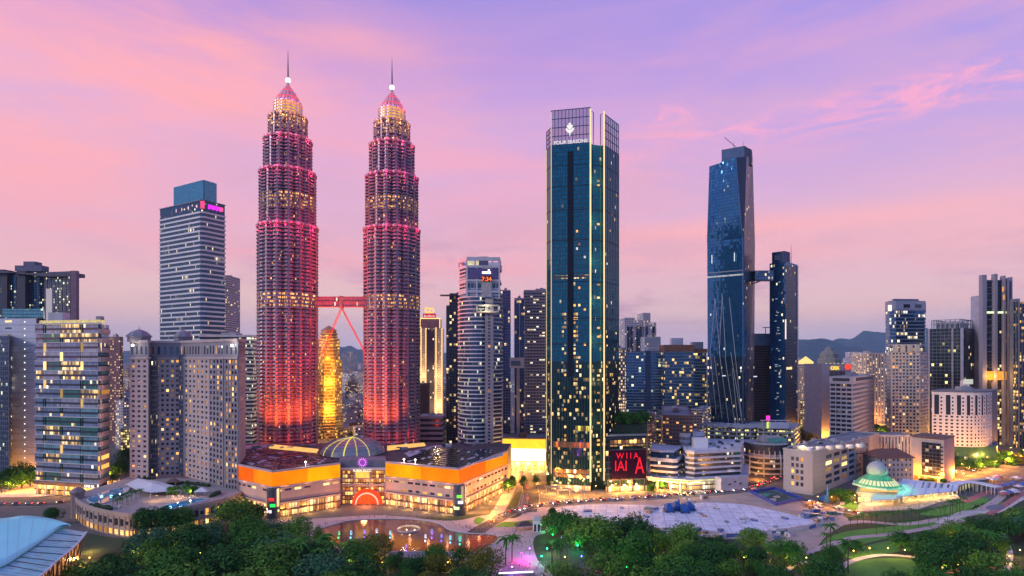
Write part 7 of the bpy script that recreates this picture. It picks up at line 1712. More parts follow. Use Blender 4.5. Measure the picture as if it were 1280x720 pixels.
for i in range(92):
    if i >= 46: px, py = (rr.uniform(700, 1010), rr.uniform(632, 656)) if i < 70 else (rr.uniform(800, 1000), rr.uniform(662, 674))
    elif i < 30: px, py = rr.uniform(1000, 1052), rr.uniform(630, 652)
    elif i < 38: px, py = rr.uniform(808, 822), rr.uniform(635, 642)
    else: px, py = rr.uniform(760, 930), rr.uniform(622, 628)
    v = G(px, py); k = rr.randrange(5); w, d, h = rr.uniform(2, 6), rr.uniform(2, 3), rr.uniform(1, 2.8) if not 45 < i < 70 else rr.uniform(.4, 1.2)
    o = thing('site_cabin', 'x', 'site cabin', v, 'cabins and materials on the building site'); b = MB(); a = rr.uniform(0, 3); b.box(v.x, v.y, .05, w, d, h, 0, a); b.build('box', cabmats[k], o)
    b = MB(); b.box(v.x, v.y, .05 + h, w + .3, d + .3, .15, 0, a); b.build('roof', cabmats[2 if k != 2 else 0], o); b = MB(); b.box(v.x - math.sin(-a) * 0, v.y, .3, w * .25, d + .12, h * .65, 0, a); b.build('door', M['metal'], o)
    reg(o, '%s site cabin %s' % (CN[k], ('on the white slab' if i < 70 else 'along the tree edge of the white slab') if i >= 46 else 'by the shaft at the right of the building site' if i < 30 else 'near the left machines on the white slab' if i < 38 else 'along the road edge of the building site'))

fp_ = smoothpts([GP(x, y) for x, y in ((690, 646), (740, 654), (800, 662), (860, 671), (925, 671), (1000, 664), (1030, 655))], 4); hf = thing('hoarding', 'long low blue and white hoarding along the tree side of the building site', 'fence', (fp_[0].x, fp_[0].y, 0))
for i, (p, q) in enumerate(zip(fp_, fp_[1:])): b = MB(); b.strip(p, q, .05, 2.2, -.08, .08); b.build('panel', cabmats[1 if i % 3 == 0 else 0], hf)
# ------------------------------------------------------------------ trees
def foliage(name, lo, hi):
    m, t, b = newmat(name); q = NT(t); ge = q.n('ShaderNodeNewGeometry'); oi = q.n('ShaderNodeObjectInfo')
    f = q.m('MULTIPLY_ADD', ge.outputs['Random Per Island'], .75, q.m('MULTIPLY', oi.outputs['Random'], .35), True)
    q.l(q.mix(f, lo, hi), b.inputs['Base Color']); b.inputs['Roughness'].default_value = .65; b.inputs['Specular IOR Level'].default_value = .12; return m
FOL = {'dark': foliage('leaf_dark', rgb(.006, .05, .009), rgb(.034, .14, .022)), 'mid': foliage('leaf_mid', rgb(.012, .085, .010), rgb(.06, .21, .025)), 'bright': foliage('leaf_bright', rgb(.04, .13, .015), rgb(.13, .28, .03)), 'olive': foliage('leaf_olive', rgb(.07, .09, .012), rgb(.19, .19, .02)), 'bluish': foliage('leaf_bluish', rgb(.012, .08, .035), rgb(.07, .2, .085))}
BARK = surf('bark', rgb(.10, .075, .055), .9)
def crown(seed, shape, nl, leaf):
    rr = random.Random(seed); b = MB(); lobes = []
    rx, rz, zc = {'dome': (1.0, .48, .50), 'round': (.85, .75, .62), 'tall': (.55, 1.0, .80), 'open': (.95, .62, .7)}[shape]
    for i in range({'dome': 17, 'round': 14, 'tall': 15, 'open': 9}[shape]):
        a = rr.uniform(0, 2*PI); u = rr.uniform(-.45, 1) ; r = math.sqrt(max(0, 1 - u*u)) * rr.uniform(.45, .95)
        lobes.append((Vector((r * rx * .75 * math.cos(a), r * rx * .75 * math.sin(a), zc + u * rz * .62)), rr.uniform(.24, .42) * (.8 + .4 * (rx > .8))))
    for i in range(nl):
        c, r = rr.choice(lobes); d = Vector((rr.gauss(0, 1), rr.gauss(0, 1), rr.gauss(0, .85))).normalized(); p = c + d * r * rr.uniform(.62, 1.05) ** .6
        n = (d + Vector((rr.gauss(0, .5), rr.gauss(0, .5), rr.gauss(.35, .5)))).normalized(); e = n.orthogonal().normalized(); e = (e * math.cos(rr.uniform(0, 6)) + n.cross(e) * math.sin(rr.uniform(0, 6))).normalized(); g_ = n.cross(e); s = leaf * rr.uniform(.6, 1.35)
        b.face([p - e * s * .5, p + g_ * s * .38, p + e * s * .6, p - g_ * s * .42], 0)
    return b
def trunk(seed, h, spread):
    rr = random.Random(seed); b = MB(); b.tube((0, 0, -.02), (.02, .01, h), .055, .038, 7)
    for i in range(5):
        a = 2 * PI * i / 5 + rr.uniform(-.3, .3); m = Vector((math.cos(a) * spread * .4, math.sin(a) * spread * .4, h + .2)); b.tube((.02, .01, h - .05), m, .03, .02, 5); b.tube(m, m + Vector((math.cos(a) * spread * .3, math.sin(a) * spread * .3, .2)), .02, .008, 4)
    return b
SHP = []
for i, (sh, th, n_, lf) in enumerate((('dome', .32, 3000, .075), ('dome', .36, 3200, .07), ('dome', .30, 2800, .08), ('round', .3, 2800, .075), ('round', .34, 3000, .07), ('tall', .3, 2400, .07), ('tall', .28, 2600, .065), ('open', .4, 2000, .075), ('open', .44, 1800, .08))):
    SHP.append((sh, crown(40 + i, sh, n_, lf), trunk(i, th, .6 if sh != 'tall' else .35)))
CM = {}
def tree_proto(si, col):
    if (si, col) not in CM:
        sh, cr, tr = SHP[si]; CM[(si, col)] = (cr.data('crown', FOL[col]), tr.data('trunk', BARK))
    return CM[(si, col)]
LOOK = {'open': {'dark': 'loose dark green tree', 'mid': 'loose green tree', 'bright': 'loose light green tree', 'olive': 'loose yellow-green tree', 'bluish': 'loose blue-green tree'}, 'dome': {'dark': 'broad dark green tree', 'mid': 'broad green tree', 'bright': 'broad light green tree', 'olive': 'broad yellow-green tree', 'bluish': 'broad blue-green tree'}, 'round': {'dark': 'round dark green tree', 'mid': 'round green tree', 'bright': 'round light green tree', 'olive': 'round yellow-green tree', 'bluish': 'round blue-green tree'}, 'tall': {'dark': 'tall dark green tree', 'mid': 'tall green tree', 'bright': 'tall light green tree', 'olive': 'tall yellow-green tree', 'bluish': 'tall blue-green tree'}}
def tree(x, y, h, si, col, place, z=0.0, group='park trees', wide=1.0):
    sh = SHP[si][0]; top = {'dome': 1.05, 'round': 1.42, 'tall': 1.85, 'open': 1.4}[sh]; s = h / top; cm, tm = tree_proto(si, col)
    o = thing('tree', 'x', 'tree', (x, y, z), group); o.rotation_euler = (0, 0, R.uniform(0, 6.28)); o.scale = (s * wide, s * wide, s)
    for nm, me in (('crown', cm), ('trunk', tm)): c = bpy.data.objects.new(nm, me); C.objects.link(c); c.parent = o
    reg(o, LOOK[sh][col] + ' ' + place); return o
def tree_px(px, py, h, si, col, place, wide=1.0): v = G(px, py); return tree(v.x, v.y, h, si, col, place, 0, 'park trees', wide)
LINE_A = [(100, 704), (150, 697), (185, 683), (230, 686), (270, 672), (292, 661), (320, 663), (345, 670), (390, 678), (420, 692), (470, 700), (520, 700), (560, 704), (608, 716)]
LINE_B = [(618, 694), (640, 682), (672, 672), (700, 668), (760, 676), (850, 684), (920, 688), (1000, 694)]
LINE_C = [(1165, 690), (1200, 680), (1240, 672), (1290, 668), (1330, 664)]
PLACED = []
PARKL = ((1067, 697, 'around the round lawn'), (1087, 693.5, 'around the round lawn'), (1110, 693.5, 'around the round lawn'), (1131, 696, 'around the round lawn'), (1008, 706, 'left of the round lawn'), (985, 708, 'left of the round lawn'), (1218, 706, 'at the red path in the lower right wood'), (1222, 697, 'at the red path in the lower right wood'), (1262, 704, 'at the red path in the lower right wood'), (1197, 715, 'at the red path in the lower right wood'), (1178, 719, 'at the red path in the lower right wood'), (1190, 684, 'at the red path in the lower right wood'),
    (318, 712, 'under trees near the bottom left'), (328, 684, 'under trees near the bottom left'), (438, 712, 'under trees before the lake'), (478, 712, 'under trees before the lake'), (306, 705, 'under trees near the bottom left'), (222, 690, 'under trees near the bottom left'), (870, 684, 'under trees below the building site'), (706, 705, 'under trees by the festival path'), (690, 692, 'under trees by the festival path'), (430, 694, 'under trees before the lake'), (160, 715, 'beside the arena lawn'), (172, 700, 'beside the arena lawn'), (112, 706, 'beside the arena lawn'), (250, 700, 'below the hotel podium'), (372, 694, 'under trees left of the lake'), (560, 712, 'under trees before the lake'), (820, 706, 'under trees below the building site'), (930, 706, 'under trees below the building site'), (960, 700, 'under trees below the building site'), (1236, 690, 'at the red path in the lower right wood'), (1275, 696, 'at the red path in the lower right wood'))
FESTL = ((662, 694, 'violet'), (656, 704, 'magenta'), (684, 694, 'teal'), (691, 676, 'green'), (727, 704, 'blue'), (783, 718, 'green'), (677, 704, 'teal'), (640, 718, 'violet'), (676, 664, 'green'), (652, 700, 'magenta'), (722, 690, 'teal'), (702, 680, 'violet'), (745, 712, 'magenta'))
CLEAR = [(x, y) for x, y, _ in PARKL] + [(x, y) for x, y, _ in FESTL]
def fill(line, x0, x1, ymax, count, place, cols, rows=None, hs=(13, 20), gap=12.5, seed=1, avoid=None):
    rr = random.Random(seed); n = 0; tries = 0
    while n < count and tries < 4000:
        tries += 1; px = rr.uniform(x0, x1); y0 = interp(line, px); py = y0 + (ymax - y0) * rr.random() ** 1.25 if tries > 150 else y0 + rr.uniform(0, 3)
        v = G(px, py)
        if any((v.x - a)**2 + (v.y - b_)**2 < (gap * 1.0)**2 for a, b_, k in PLACED): continue
        if avoid and avoid(px, py): continue
        if any(abs(px - x) < 13 and -2 < py - y < 34 for x, y in CLEAR): continue
        PLACED.append((v.x, v.y, 1)); h = lerp(hs[0] * .62, hs[1] * 1.08, rr.random()); si = rr.choice([0, 1, 2, 0, 1, 3, 4, 3, 5, 6, 7, 8, 7]); 
        tree(v.x, v.y, h, si, rr.choice(cols), place, 0, 'park trees', rr.uniform(.95, 1.25) if si < 3 else 1.1); n += 1
DK = ['dark', 'dark', 'dark', 'mid', 'mid', 'bluish', 'bright', 'bright']
fill(LINE_A, 150, 260, 800, 28, 'below the hotel podium', DK, hs=(14, 21), seed=1, avoid=lambda x, y: 140 < x < 182 and 686 < y < 722)
fill(LINE_A, 262, 345, 800, 20, 'before the left mall wing', DK, hs=(15, 21), seed=2)
fill(LINE_A, 345, 420, 800, 18, 'left of the lake', DK + ['bluish', 'bright'], hs=(12, 17), seed=3)
fill(LINE_A, 420, 520, 800, 22, 'in front of the lake', DK + ['olive', 'bright'], hs=(8, 13), seed=4)
fill(LINE_A, 520, 612, 800, 18, 'below the red corner of the lake', ['dark', 'mid', 'olive', 'olive', 'dark'], hs=(9, 13), seed=5)
fill(LINE_B, 676, 760, 800, 22, 'below the tallest glass tower', DK, hs=(12, 18), seed=6, avoid=lambda x, y: x < 700 and y > 690)
fill(LINE_B, 760, 860, 800, 26, 'below the white building site', DK + ['dark'], hs=(13, 19), seed=7)
fill(LINE_B, 860, 940, 800, 22, 'below the middle of the building site', DK, hs=(12, 17), seed=8)
fill(LINE_B, 940, 1046, 800, 18, 'left of the right-hand lawns', DK + ['bright', 'mid'], hs=(11, 16), seed=9, avoid=lambda x, y: x > 1015 and y < 702)
fill(LINE_C, 1163, 1225, 800, 16, 'among lamps right of the round lawn', ['dark', 'dark', 'mid', 'bright'], hs=(11, 17), seed=10)
fill(LINE_C, 1225, 1340, 800, 24, 'in the wood at the lower right corner', DK, hs=(13, 19), seed=11)
fill([(1050, 722), (1160, 722)], 1050, 1160, 800, 8, 'along the bottom edge by the round lawn', ['dark', 'bright', 'mid'], hs=(6, 9), seed=12)
fill([(60, 712), (150, 706)], 100, 150, 800, 8, 'beside the pale blue arena', DK, hs=(9, 13), seed=13)
for px, py, h, si, col, pl in ((66, 655, 12, 3, 'dark', 'beside the grey street at lower left'), (180, 672, 22, 5, 'dark', 'standing close against the podium wall'), (196, 672, 20, 3, 'dark', 'standing close against the podium wall'), (212, 668, 17, 0, 'mid', 'standing close against the podium wall'),
    (300, 655, 17, 5, 'dark', 'at the corner of the mall and hotel'), (316, 658, 16, 3, 'dark', 'at the corner of the mall and hotel'), (1125, 690, 13, 3, 'dark', 'alone on the right-hand lawn'), (1155, 694, 14, 4, 'dark', 'beside the lone lawn tree'), (1164, 690, 13, 3, 'mid', 'beside the lone lawn tree'), (1063, 690, 8, 4, 'dark', 'at the left end of the lawn'), (1070, 692, 8, 3, 'dark', 'at the left end of the lawn'), (1176, 690, 16, 6, 'bright', 'right of the lawn trees'),
    (690, 655, 13, 5, 'dark', 'beside the white gate kiosk'), (682, 660, 9, 3, 'mid', 'beside the white gate kiosk'), (640, 612, 14, 5, 'dark', 'on the side road beside the mall'), (655, 611, 13, 5, 'dark', 'on the side road beside the mall'), (670, 606, 12, 6, 'dark', 'on the side road beside the mall'), (636, 616, 12, 3, 'dark', 'on the side road beside the mall'),
    (12, 612, 20, 3, 'dark', 'before the left edge glass block'), (27, 610, 24, 4, 'dark', 'before the left edge glass block'), (38, 608, 18, 3, 'dark', 'before the left edge glass block'), (2, 616, 15, 3, 'dark', 'before the left edge glass block'), (146, 600, 16, 3, 'dark', 'between apartment block and hotel'), (152, 592, 17, 4, 'dark', 'between apartment block and hotel'), (158, 580, 18, 3, 'dark', 'between apartment block and hotel'), (140, 606, 11, 3, 'mid', 'between apartment block and hotel'),
    (1038, 626, 9, 3, 'mid', 'against the grey panelled block'), (1050, 627, 10, 0, 'mid', 'against the grey panelled block'), (1062, 625, 9, 3, 'olive', 'against the grey panelled block'), (1042, 630, 7, 3, 'olive', 'against the grey panelled block')):
    tree_px(px, py, h, si, col, pl)
rr = random.Random(31)
for i in range(24):
    px = rr.uniform(1196, 1290); py = lerp(588, 572, (px - 1196) / 94) + rr.uniform(-9, 6); tree_px(px, py, rr.uniform(6, 11), rr.choice([0, 1, 3, 4]), rr.choice(['dark', 'dark', 'mid', 'olive']), 'beside the amber street below the white hotel')
for i in range(20):
    px = rr.uniform(994, 1044); py = rr.uniform(532, 556); tree_px(px, py, rr.uniform(9, 14), rr.choice([0, 1, 3, 4]), rr.choice(['dark', 'mid', 'olive']), 'in the street behind the grey panelled block')
for i in range(8): tree_px(rr.uniform(1092, 1108), rr.uniform(536, 560), rr.uniform(8, 12), rr.choice([0, 3]), 'dark', 'between the gridded office and the condominium')
for i in range(7): tree_px(rr.uniform(812, 830), rr.uniform(606, 616), rr.uniform(5, 8), 3, 'mid', 'between the screen building and layered mall')
for i in range(8): tree_px(rr.uniform(1140, 1195), rr.uniform(602, 612), rr.uniform(4, 6), 3, rr.choice(['mid', 'dark']), 'behind the prayer hall')
# garden terrace on the screen building
def roofgarden():
    zt, poly = SP; c = cen(poly); root = thing('garden_terrace', 'dark planted terrace block with trees on top behind the red video screen', 'building', (c.x, c.y, zt))
    pl = [P(766, 500), P(808, 503), P(809, 528), P(778, 532)]; z1 = Z(531, 500)
    b = MB(); b.prism(pl, zt + .05, z1, 0, 1); b.build('wall', [surf('ivy_wall', rgb(.02, .045, .025), .9, 0, .5, .5), M['darkgrass']], root)
    for i in range(9):
        a = pl[0].lerp(pl[1], (i + .5) / 9); tree(a.x + 2, a.y + 2 + 6 * (i % 3), 9 + (i % 4), (3, 0, 4)[i % 3], 'dark', 'on the terrace behind the video screen', z1)
roofgarden()
for px, py in ((214, 619), (219, 618), (232, 616), (237, 619), (243, 618)): v = G(px, py, 14); tree(v.x, v.y, 7, 3, 'mid', 'on the hotel pool deck', 13.75)
# palms
def palm_meshes(seed):
    rr = random.Random(seed); t = MB(); c = MB(); h = 7.0; pts_ = [Vector((.06 * i * i * .1, 0, h * i / 5)) for i in range(6)]
    for a, e in zip(pts_, pts_[1:]): t.tube(a, e, .17, .15, 6)
    top = pts_[-1]
    for k in range(15):
        a = 2 * PI * k / 15 + rr.uniform(-.2, .2); el = rr.uniform(-.1, .9); L = rr.uniform(2.4, 3.2); prev = top; d = Vector((math.cos(a), math.sin(a), 0)); s = Vector((-d.y, d.x, 0))
        for j in range(5):
            f = (j + 1) / 5; p = top + d * (L * f * math.cos(el * (1 - f))) + Vector((0, 0, L * (f * math.sin(el) - .75 * f * f))); w0, w1 = .38 * (1 - abs(2 * j / 5 - .7) * .6), .38 * (1 - abs(2 * f - .7) * .6); dr = Vector((0, 0, .18))
            c.face([prev + s * w0 - dr, prev, p, p + s * max(.03, w1) - dr]); c.face([prev, prev - s * w0 - dr, p - s * max(.03, w1) - dr, p]); prev = p
    return t.data('trunk', BARK), c.data('fronds', FOL['mid'])
PM = [palm_meshes(i) for i in range(3)]
def palm(px, py, h, place, z=0.0):
    v = G(px, py, z); o = thing('palm_tree', 'x', 'palm tree', v, 'palm trees'); o.scale = (h / 7,) * 3; o.rotation_euler = (0, 0, R.uniform(0, 6)); t, c = R.choice(PM)
    for nm, me in (('trunk', t), ('fronds', c)): q = bpy.data.objects.new(nm, me); C.objects.link(q); q.parent = o
    reg(o, 'feathery palm ' + place)
palm(1038, 684, 13, 'standing tall beside the building site end'); palm(1033, 686, 9, 'standing tall beside the building site end')
for i in range(16): palm(1062 + i * 8.6 + R.uniform(-2, 2), lerp(659, 645, i / 15) + R.uniform(-1, 1), R.uniform(5.5, 8), 'in the row before the prayer hall')
for i in range(9): palm(1095 + i * 11 + R.uniform(-2, 2), lerp(669, 654, i / 8), R.uniform(5, 7), 'in the row along the pink path')
for px, py in ((1196, 640), (1204, 637), (1188, 641), (1200, 643)): palm(px, py, 9, 'in the clump by the walkway bend')
for px, py in ((141, 633), (147, 631), (153, 630), (158, 628), (164, 626), (150, 635), (170, 625), (176, 623), (160, 632), (146, 637)): palm(px, py, 6.5, 'on the hotel pool deck', 13.75)

for px, py in ((352, 704), (366, 708), (380, 704), (394, 710), (405, 704), (416, 712), (345, 716), (376, 718), (402, 722), (330, 722), (700, 716), (712, 706), (690, 712), (640, 702), (632, 708), (1060, 716), (1236, 700), (1206, 694)): palm(px, py, R.uniform(13, 17), 'rising out of the park trees')
# ------------------------------------------------------------------ street and park lamps
lampm = {}
def lamp_proto():
    p = MB(); p.tube((0, 0, 0), (0, 0, 7.6), .12, .08, 6); p.tube((0, 0, 7.6), (1.2, 0, 8.1), .07, .06, 5); h = MB(); h.box(1.4, 0, 7.95, .9, .4, .2)
    return p.data('pole', M['metal']), h.data('lamp_head', glow('street_glow', rgb(1, .58, .16), 9))
LP_, LH_ = lamp_proto(); pp = MB(); pp.tube((0, 0, 0), (0, 0, 3.6), .09, .06, 6); GP_ = pp.data('pole', M['metal'])
def globe(col, k, nm):
    h = MB(); h.lathe(0, 0, [(.3 * math.cos(t * PI / 6 - PI / 2) + .01, 3.9 + .34 * math.sin(t * PI / 6 - PI / 2)) for t in range(7)], 10); return h.data('lamp_globe', glow(nm, col, k))
GLB = {'amber': globe(rgb(1, .6, .15), 7, 'globe_amber'), 'white': globe(rgb(1, .9, .95), 10, 'globe_white'), 'blue': globe(rgb(.12, .12, 1), 12, 'globe_blue'), 'violet': globe(rgb(.4, .15, 1), 12, 'globe_violet'), 'magenta': globe(rgb(1, .02, .6), 8, 'globe_magenta'), 'green': globe(rgb(.02, 1, .2), 8, 'globe_green'), 'teal': globe(rgb(.02, 1, .65), 10, 'globe_teal')}
COLR = {'amber': (1, .52, .12), 'white': (1, .9, .95), 'blue': (.1, .12, 1), 'violet': (.4, .12, 1), 'magenta': (1, .02, .55), 'green': (.03, 1, .2), 'teal': (.02, 1, .6)}
LDAT = {}
def ldata(col, pw, rad=.35):
    k = (col, pw)
    if k not in LDAT: l = bpy.data.lights.new('lamp_light', 'POINT'); l.energy = pw * 5.5; l.color = col; l.shadow_soft_size = rad; LDAT[k] = l
    return LDAT[k]
def streetlamp(px, py, place, pw=2600, rot=None):
    v = G(px, py); o = thing('street_lamp', 'x', 'street lamp', v, 'amber street lamps'); o.rotation_euler = (0, 0, R.uniform(0, 6) if rot is None else rot)
    for nm, me in (('pole', LP_), ('lamp_head', LH_)): q = bpy.data.objects.new(nm, me); C.objects.link(q); q.parent = o
    l = bpy.data.objects.new('lamp_light', ldata((1, .36, .045), pw)); C.objects.link(l); l.parent = o; l.location = (1.4, 0, 7.5); reg(o, 'amber street lamp ' + place)
def parklamp(px, py, col, place, pw=420):
    v = G(px, py); o = thing('park_lamp', 'x', 'park lamp', v, 'globe lamps in the park')
    for nm, me in (('pole', GP_), ('lamp_globe', GLB[col])): q = bpy.data.objects.new(nm, me); C.objects.link(q); q.parent = o
    l = bpy.data.objects.new('lamp_light', ldata(COLR[col], pw)); C.objects.link(l); l.parent = o; l.location = (0, -.8, 4.4); reg(o, '%s globe lamp %s' % (col, place))
for px, py in ((8, 616), (30, 614), (52, 613), (74, 611), (96, 609), (118, 606), (134, 603), (20, 606), (60, 604)): streetlamp(px, py, 'on the plaza before the apartment block', 3200)
for px, py in ((612, 640), (624, 628), (634, 618), (642, 606), (650, 598), (668, 604), (672, 616), (676, 630), (630, 600), (645, 592), (660, 592), (620, 650)): streetlamp(px, py, 'along the side road beside the mall', 3000)
for px, py in ((700, 622), (722, 620), (745, 619), (768, 617), (790, 615), (812, 612), (830, 614), (852, 612), (880, 610), (905, 608), (930, 604), (950, 600)): streetlamp(px, py, 'along the road behind the building site', 2600)
for px, py in ((1150, 602), (1168, 600), (1186, 596), (1204, 590), (1220, 586), (1236, 581), (1252, 577), (1266, 574), (1280, 571), (1176, 604), (1196, 599), (1212, 594), (1228, 590), (1244, 586), (1258, 582), (1272, 580), (1212, 578), (1240, 572), (1262, 568)): streetlamp(px, py, 'on the amber street below the white hotel', 6000)
for px, py in ((1000, 540), (1008, 530), (1016, 545), (1024, 552), (1032, 548), (1038, 556), (1012, 520), (1005, 512), (1026, 536), (1098, 545), (1105, 552), (1100, 530)): streetlamp(px, py, 'in the street behind the grey panelled block', 9000)
for px, py in ((1066, 632), (1072, 642), (1040, 634), (1020, 634)): streetlamp(px, py, 'on the road beside the prayer hall', 1600)
for px, py, pl in PARKL:
    parklamp(px, py, 'amber', pl, 300)
parklamp(1245, 682, 'white', 'shining in the lower right wood', 500)
for px, py, col in FESTL: parklamp(px, py, col, 'among the festival trees right of the lake', 330)

# ------------------------------------------------------------------ fountains
def fountain(px, py, col, h, place):
    v = G(px, py, .02); o = thing('fountain_jet', 'x', 'fountain', v, 'lit fountain jets on the lake'); wm = M.setdefault('spray', surf('spray', rgb(.75, .78, .82), .9, 0, .2, 2))
    b = MB(); rr_ = random.Random(px)
    for k in range(9):
        a = 2 * PI * k / 9; r = h * .28; p0 = Vector((v.x, v.y, 0)); prev = p0
        for j in range(1, 6): f = j / 5; p = p0 + Vector((math.cos(a) * r * f, math.sin(a) * r * f, h * (3.2 * f - 3.0 * f * f))); b.tube(prev, p, .05 + .03 * j / 5, None, 4); prev = p
    b.tube((v.x, v.y, .02), (v.x, v.y, h), .16, .03, 6); b.build('spray', wm, o)
    b = MB(); b.lathe(v.x, v.y, [(.6, .05), (.6, .3), (.1, .4)], 12); b.build('nozzle_light', glow('nozzle_' + col, COLR[col] + (1,), 1.6), o)
    lamp((v.x, v.y - 1.6, 1.6), 22, COLR[col], o, radius=.5); reg(o, '%s-lit fountain jet %s' % (col, place))
COLR['cyan'] = (.15, .75, 1)
for px, py, col, h in ((439, 668, 'cyan', 3), (424, 668, 'green', 2.5), (456, 667, 'violet', 3), (471, 666, 'white', 3.4), (488, 668, 'cyan', 3), (532, 672, 'white', 2.5), (540, 668, 'violet', 4), (552, 672, 'blue', 2.6), (563, 674, 'cyan', 3), (575, 676, 'teal', 3.6), (462, 680, 'white', 2), (508, 684, 'violet', 2)): fountain(px, py, col, h, 'on the lake before the mall')
def ringwall(px, py, r):
    v = G(px, py); root = thing('ring_pool', 'low golden-lit circular pool wall on the lake', 'fountain basin', v); b = MB(); n = 40
    for k in range(n):
        p, q = Vector((v.x + r * math.cos(2*PI*k/n), v.y + r * math.sin(2*PI*k/n))), Vector((v.x + r * math.cos(2*PI*(k+1)/n), v.y + r * math.sin(2*PI*(k+1)/n))); b.strip(p, q, .02, 1.0, -.7, 0)
    b.build('wall', surf('ring_stone', rgb(.6, .5, .42), .7), root)
    for k in range(6): lamp((v.x + (r - 2) * math.cos(k), v.y + (r - 2) * math.sin(k), 1.6), 35, (1, .75, .3), root, radius=.3)
ringwall(511, 662, 7.5)

# ------------------------------------------------------------------ cars
def car_meshes():
    b = MB(); S = [(-2.15, .35, .62, .74), (-2.05, .3, .82, .84), (-.9, .28, .95, .88), (.9, .28, .98, .88), (1.6, .3, .9, .86), (2.15, .38, .7, .74)]
    V = []
    for x, z0, z1, w in S: V += [(x, -w, z0), (x, w, z0), (x, w, z1), (x, -w, z1)]
    fs = [(0, 3, 2, 1)]
    for i in range(len(S) - 1):
        for k in range(4): a, c = i * 4 + k, i * 4 + (k + 1) % 4; fs.append((a, c, c + 4, a + 4))
    e = (len(S) - 1) * 4; fs.append((e, e + 1, e + 2, e + 3)); b.mesh(V, fs)
    rf = [(-1.0, -.62, 1.42), (.45, -.62, 1.42), (.45, .62, 1.42), (-1.0, .62, 1.42)]; b.mesh(rf + [(x, y, z - .06) for x, y, z in rf], [(0, 1, 2, 3), (7, 6, 5, 4), (0, 4, 5, 1), (1, 5, 6, 2), (2, 6, 7, 3), (3, 7, 4, 0)])
    w = MB(); lo = [(-1.75, -.8, .95), (1.2, -.8, .96), (1.2, .8, .96), (-1.75, .8, .95)]; hi = [(-1.0, -.6, 1.37), (.45, -.6, 1.37), (.45, .6, 1.37), (-1.0, .6, 1.37)]; w.mesh(lo + hi, [(0, 1, 5, 4), (1, 2, 6, 5), (2, 3, 7, 6), (3, 0, 4, 7)])
    wh = MB(); wh.tube((0, -.1, 0), (0, .1, 0), .33, None, 12)
    hl = MB(); hl.box(0, 0, -.08, .1, .4, .18); return b, w, wh, hl
cb, cw, cwh, chl = car_meshes(); cglass = M['w_dark']; tyre = surf('tyre', rgb(.02, .02, .02), .9)
WME, WHE, TLE, HLE = cw.data('windows', cglass), cwh.data('wheel', tyre), chl.data('tail_light', glow('tail_red', rgb(1, .03, .02), 11)), chl.data('headlight', glow('head_white', rgb(1, .9, .7), 16))
CARC = {n: cb.data('body', surf('paint_' + n, c, .3, .2, .03, .1, .6)) for n, c in (('white', rgb(.7, .7, .7)), ('silver', rgb(.4, .41, .43)), ('black', rgb(.02, .02, .025)), ('red', rgb(.4, .03, .02)), ('blue', rgb(.04, .08, .25)))}
def car_at(x, y, ang, col, place):
    o = thing('car', 'x', 'car', (x, y, .04), 'cars on the streets'); o.rotation_euler = (0, 0, ang)
    def ad(nm, me, loc=(0, 0, 0)): q = bpy.data.objects.new(nm, me); C.objects.link(q); q.parent = o; q.location = loc
    ad('body', CARC[col]); ad('windows', WME)
    for sx in (-1.3, 1.3):
        for sy in (-.78, .78): ad('wheel', WHE, (sx, sy, .33))
    for sy in (-.6, .6): ad('tail_light', TLE, (-2.17, sy, .66)); ad('headlight', HLE, (2.17, sy, .62))
    reg(o, '%s car %s' % (col, place))
def cars_on(px, n, off, place, flip=False, seed=1, jit=.3):
    rr_ = random.Random(seed); pts_ = smoothpts([GP(*p) for p in px], 8); L, Rr = band(pts_, abs(off) * 2); S = L if off > 0 else Rr
    d = [0]
    for a, c in zip(S, S[1:]): d.append(d[-1] + (c - a).length)
    n = min(n, int(d[-1] / 7))
    for i in range(n):
        t = d[-1] * (i + .5 + rr_.uniform(-jit, jit)) / n
        for k in range(len(S) - 1):
            if d[k + 1] >= t: break
        p = S[k].lerp(S[k+1], (t - d[k]) / max(.01, d[k+1] - d[k])); e = S[k+1] - S[k]; a = math.atan2(e.y, e.x) + (PI if flip else 0)
        car_at(p.x, p.y, a, rr_.choice(['white', 'silver', 'black', 'red', 'blue', 'silver', 'white']), place)
RP = [(640, 640), (668, 633), (720, 627), (800, 622), (880, 616), (940, 611)]
cars_on(RP, 26, 1.8, 'on the road behind the building site', False, 1); cars_on(RP, 20, -2.0, 'on the road behind the building site', True, 2)
cars_on([(936, 612), (950, 605), (965, 600), (985, 590)], 8, 2, 'in the jam beside the round car park', False, 3); cars_on([(936, 612), (950, 605), (965, 600), (985, 590)], 8, -2, 'in the jam beside the round car park', False, 4)
cars_on([(975, 612), (1000, 624), (1040, 634), (1080, 645)], 8, 1.5, 'on the road below the grey panelled block', False, 5)
cars_on([(1140, 606), (1180, 598), (1220, 586), (1255, 576), (1300, 570)], 12, 3, 'on the amber street below the white hotel', False, 6); cars_on([(1140, 606), (1180, 598), (1220, 586), (1255, 576), (1300, 570)], 10, -3, 'on the amber street below the white hotel', True, 7)
cars_on([(-40, 632), (0, 631), (60, 630), (100, 624), (140, 609)], 12, 2.2, 'on the grey street at lower left', True, 8); cars_on([(40, 612), (70, 611), (110, 609)], 6, 1, 'on the plaza before the apartment block', False, 9); cars_on([(612, 655), (640, 640), (660, 635)], 5, 1.5, 'at the bend beside the mall', False, 10); cars_on([(660, 636), (664, 620), (660, 600), (655, 588)], 8, 2.5, 'on the side road beside the mall', False, 11)

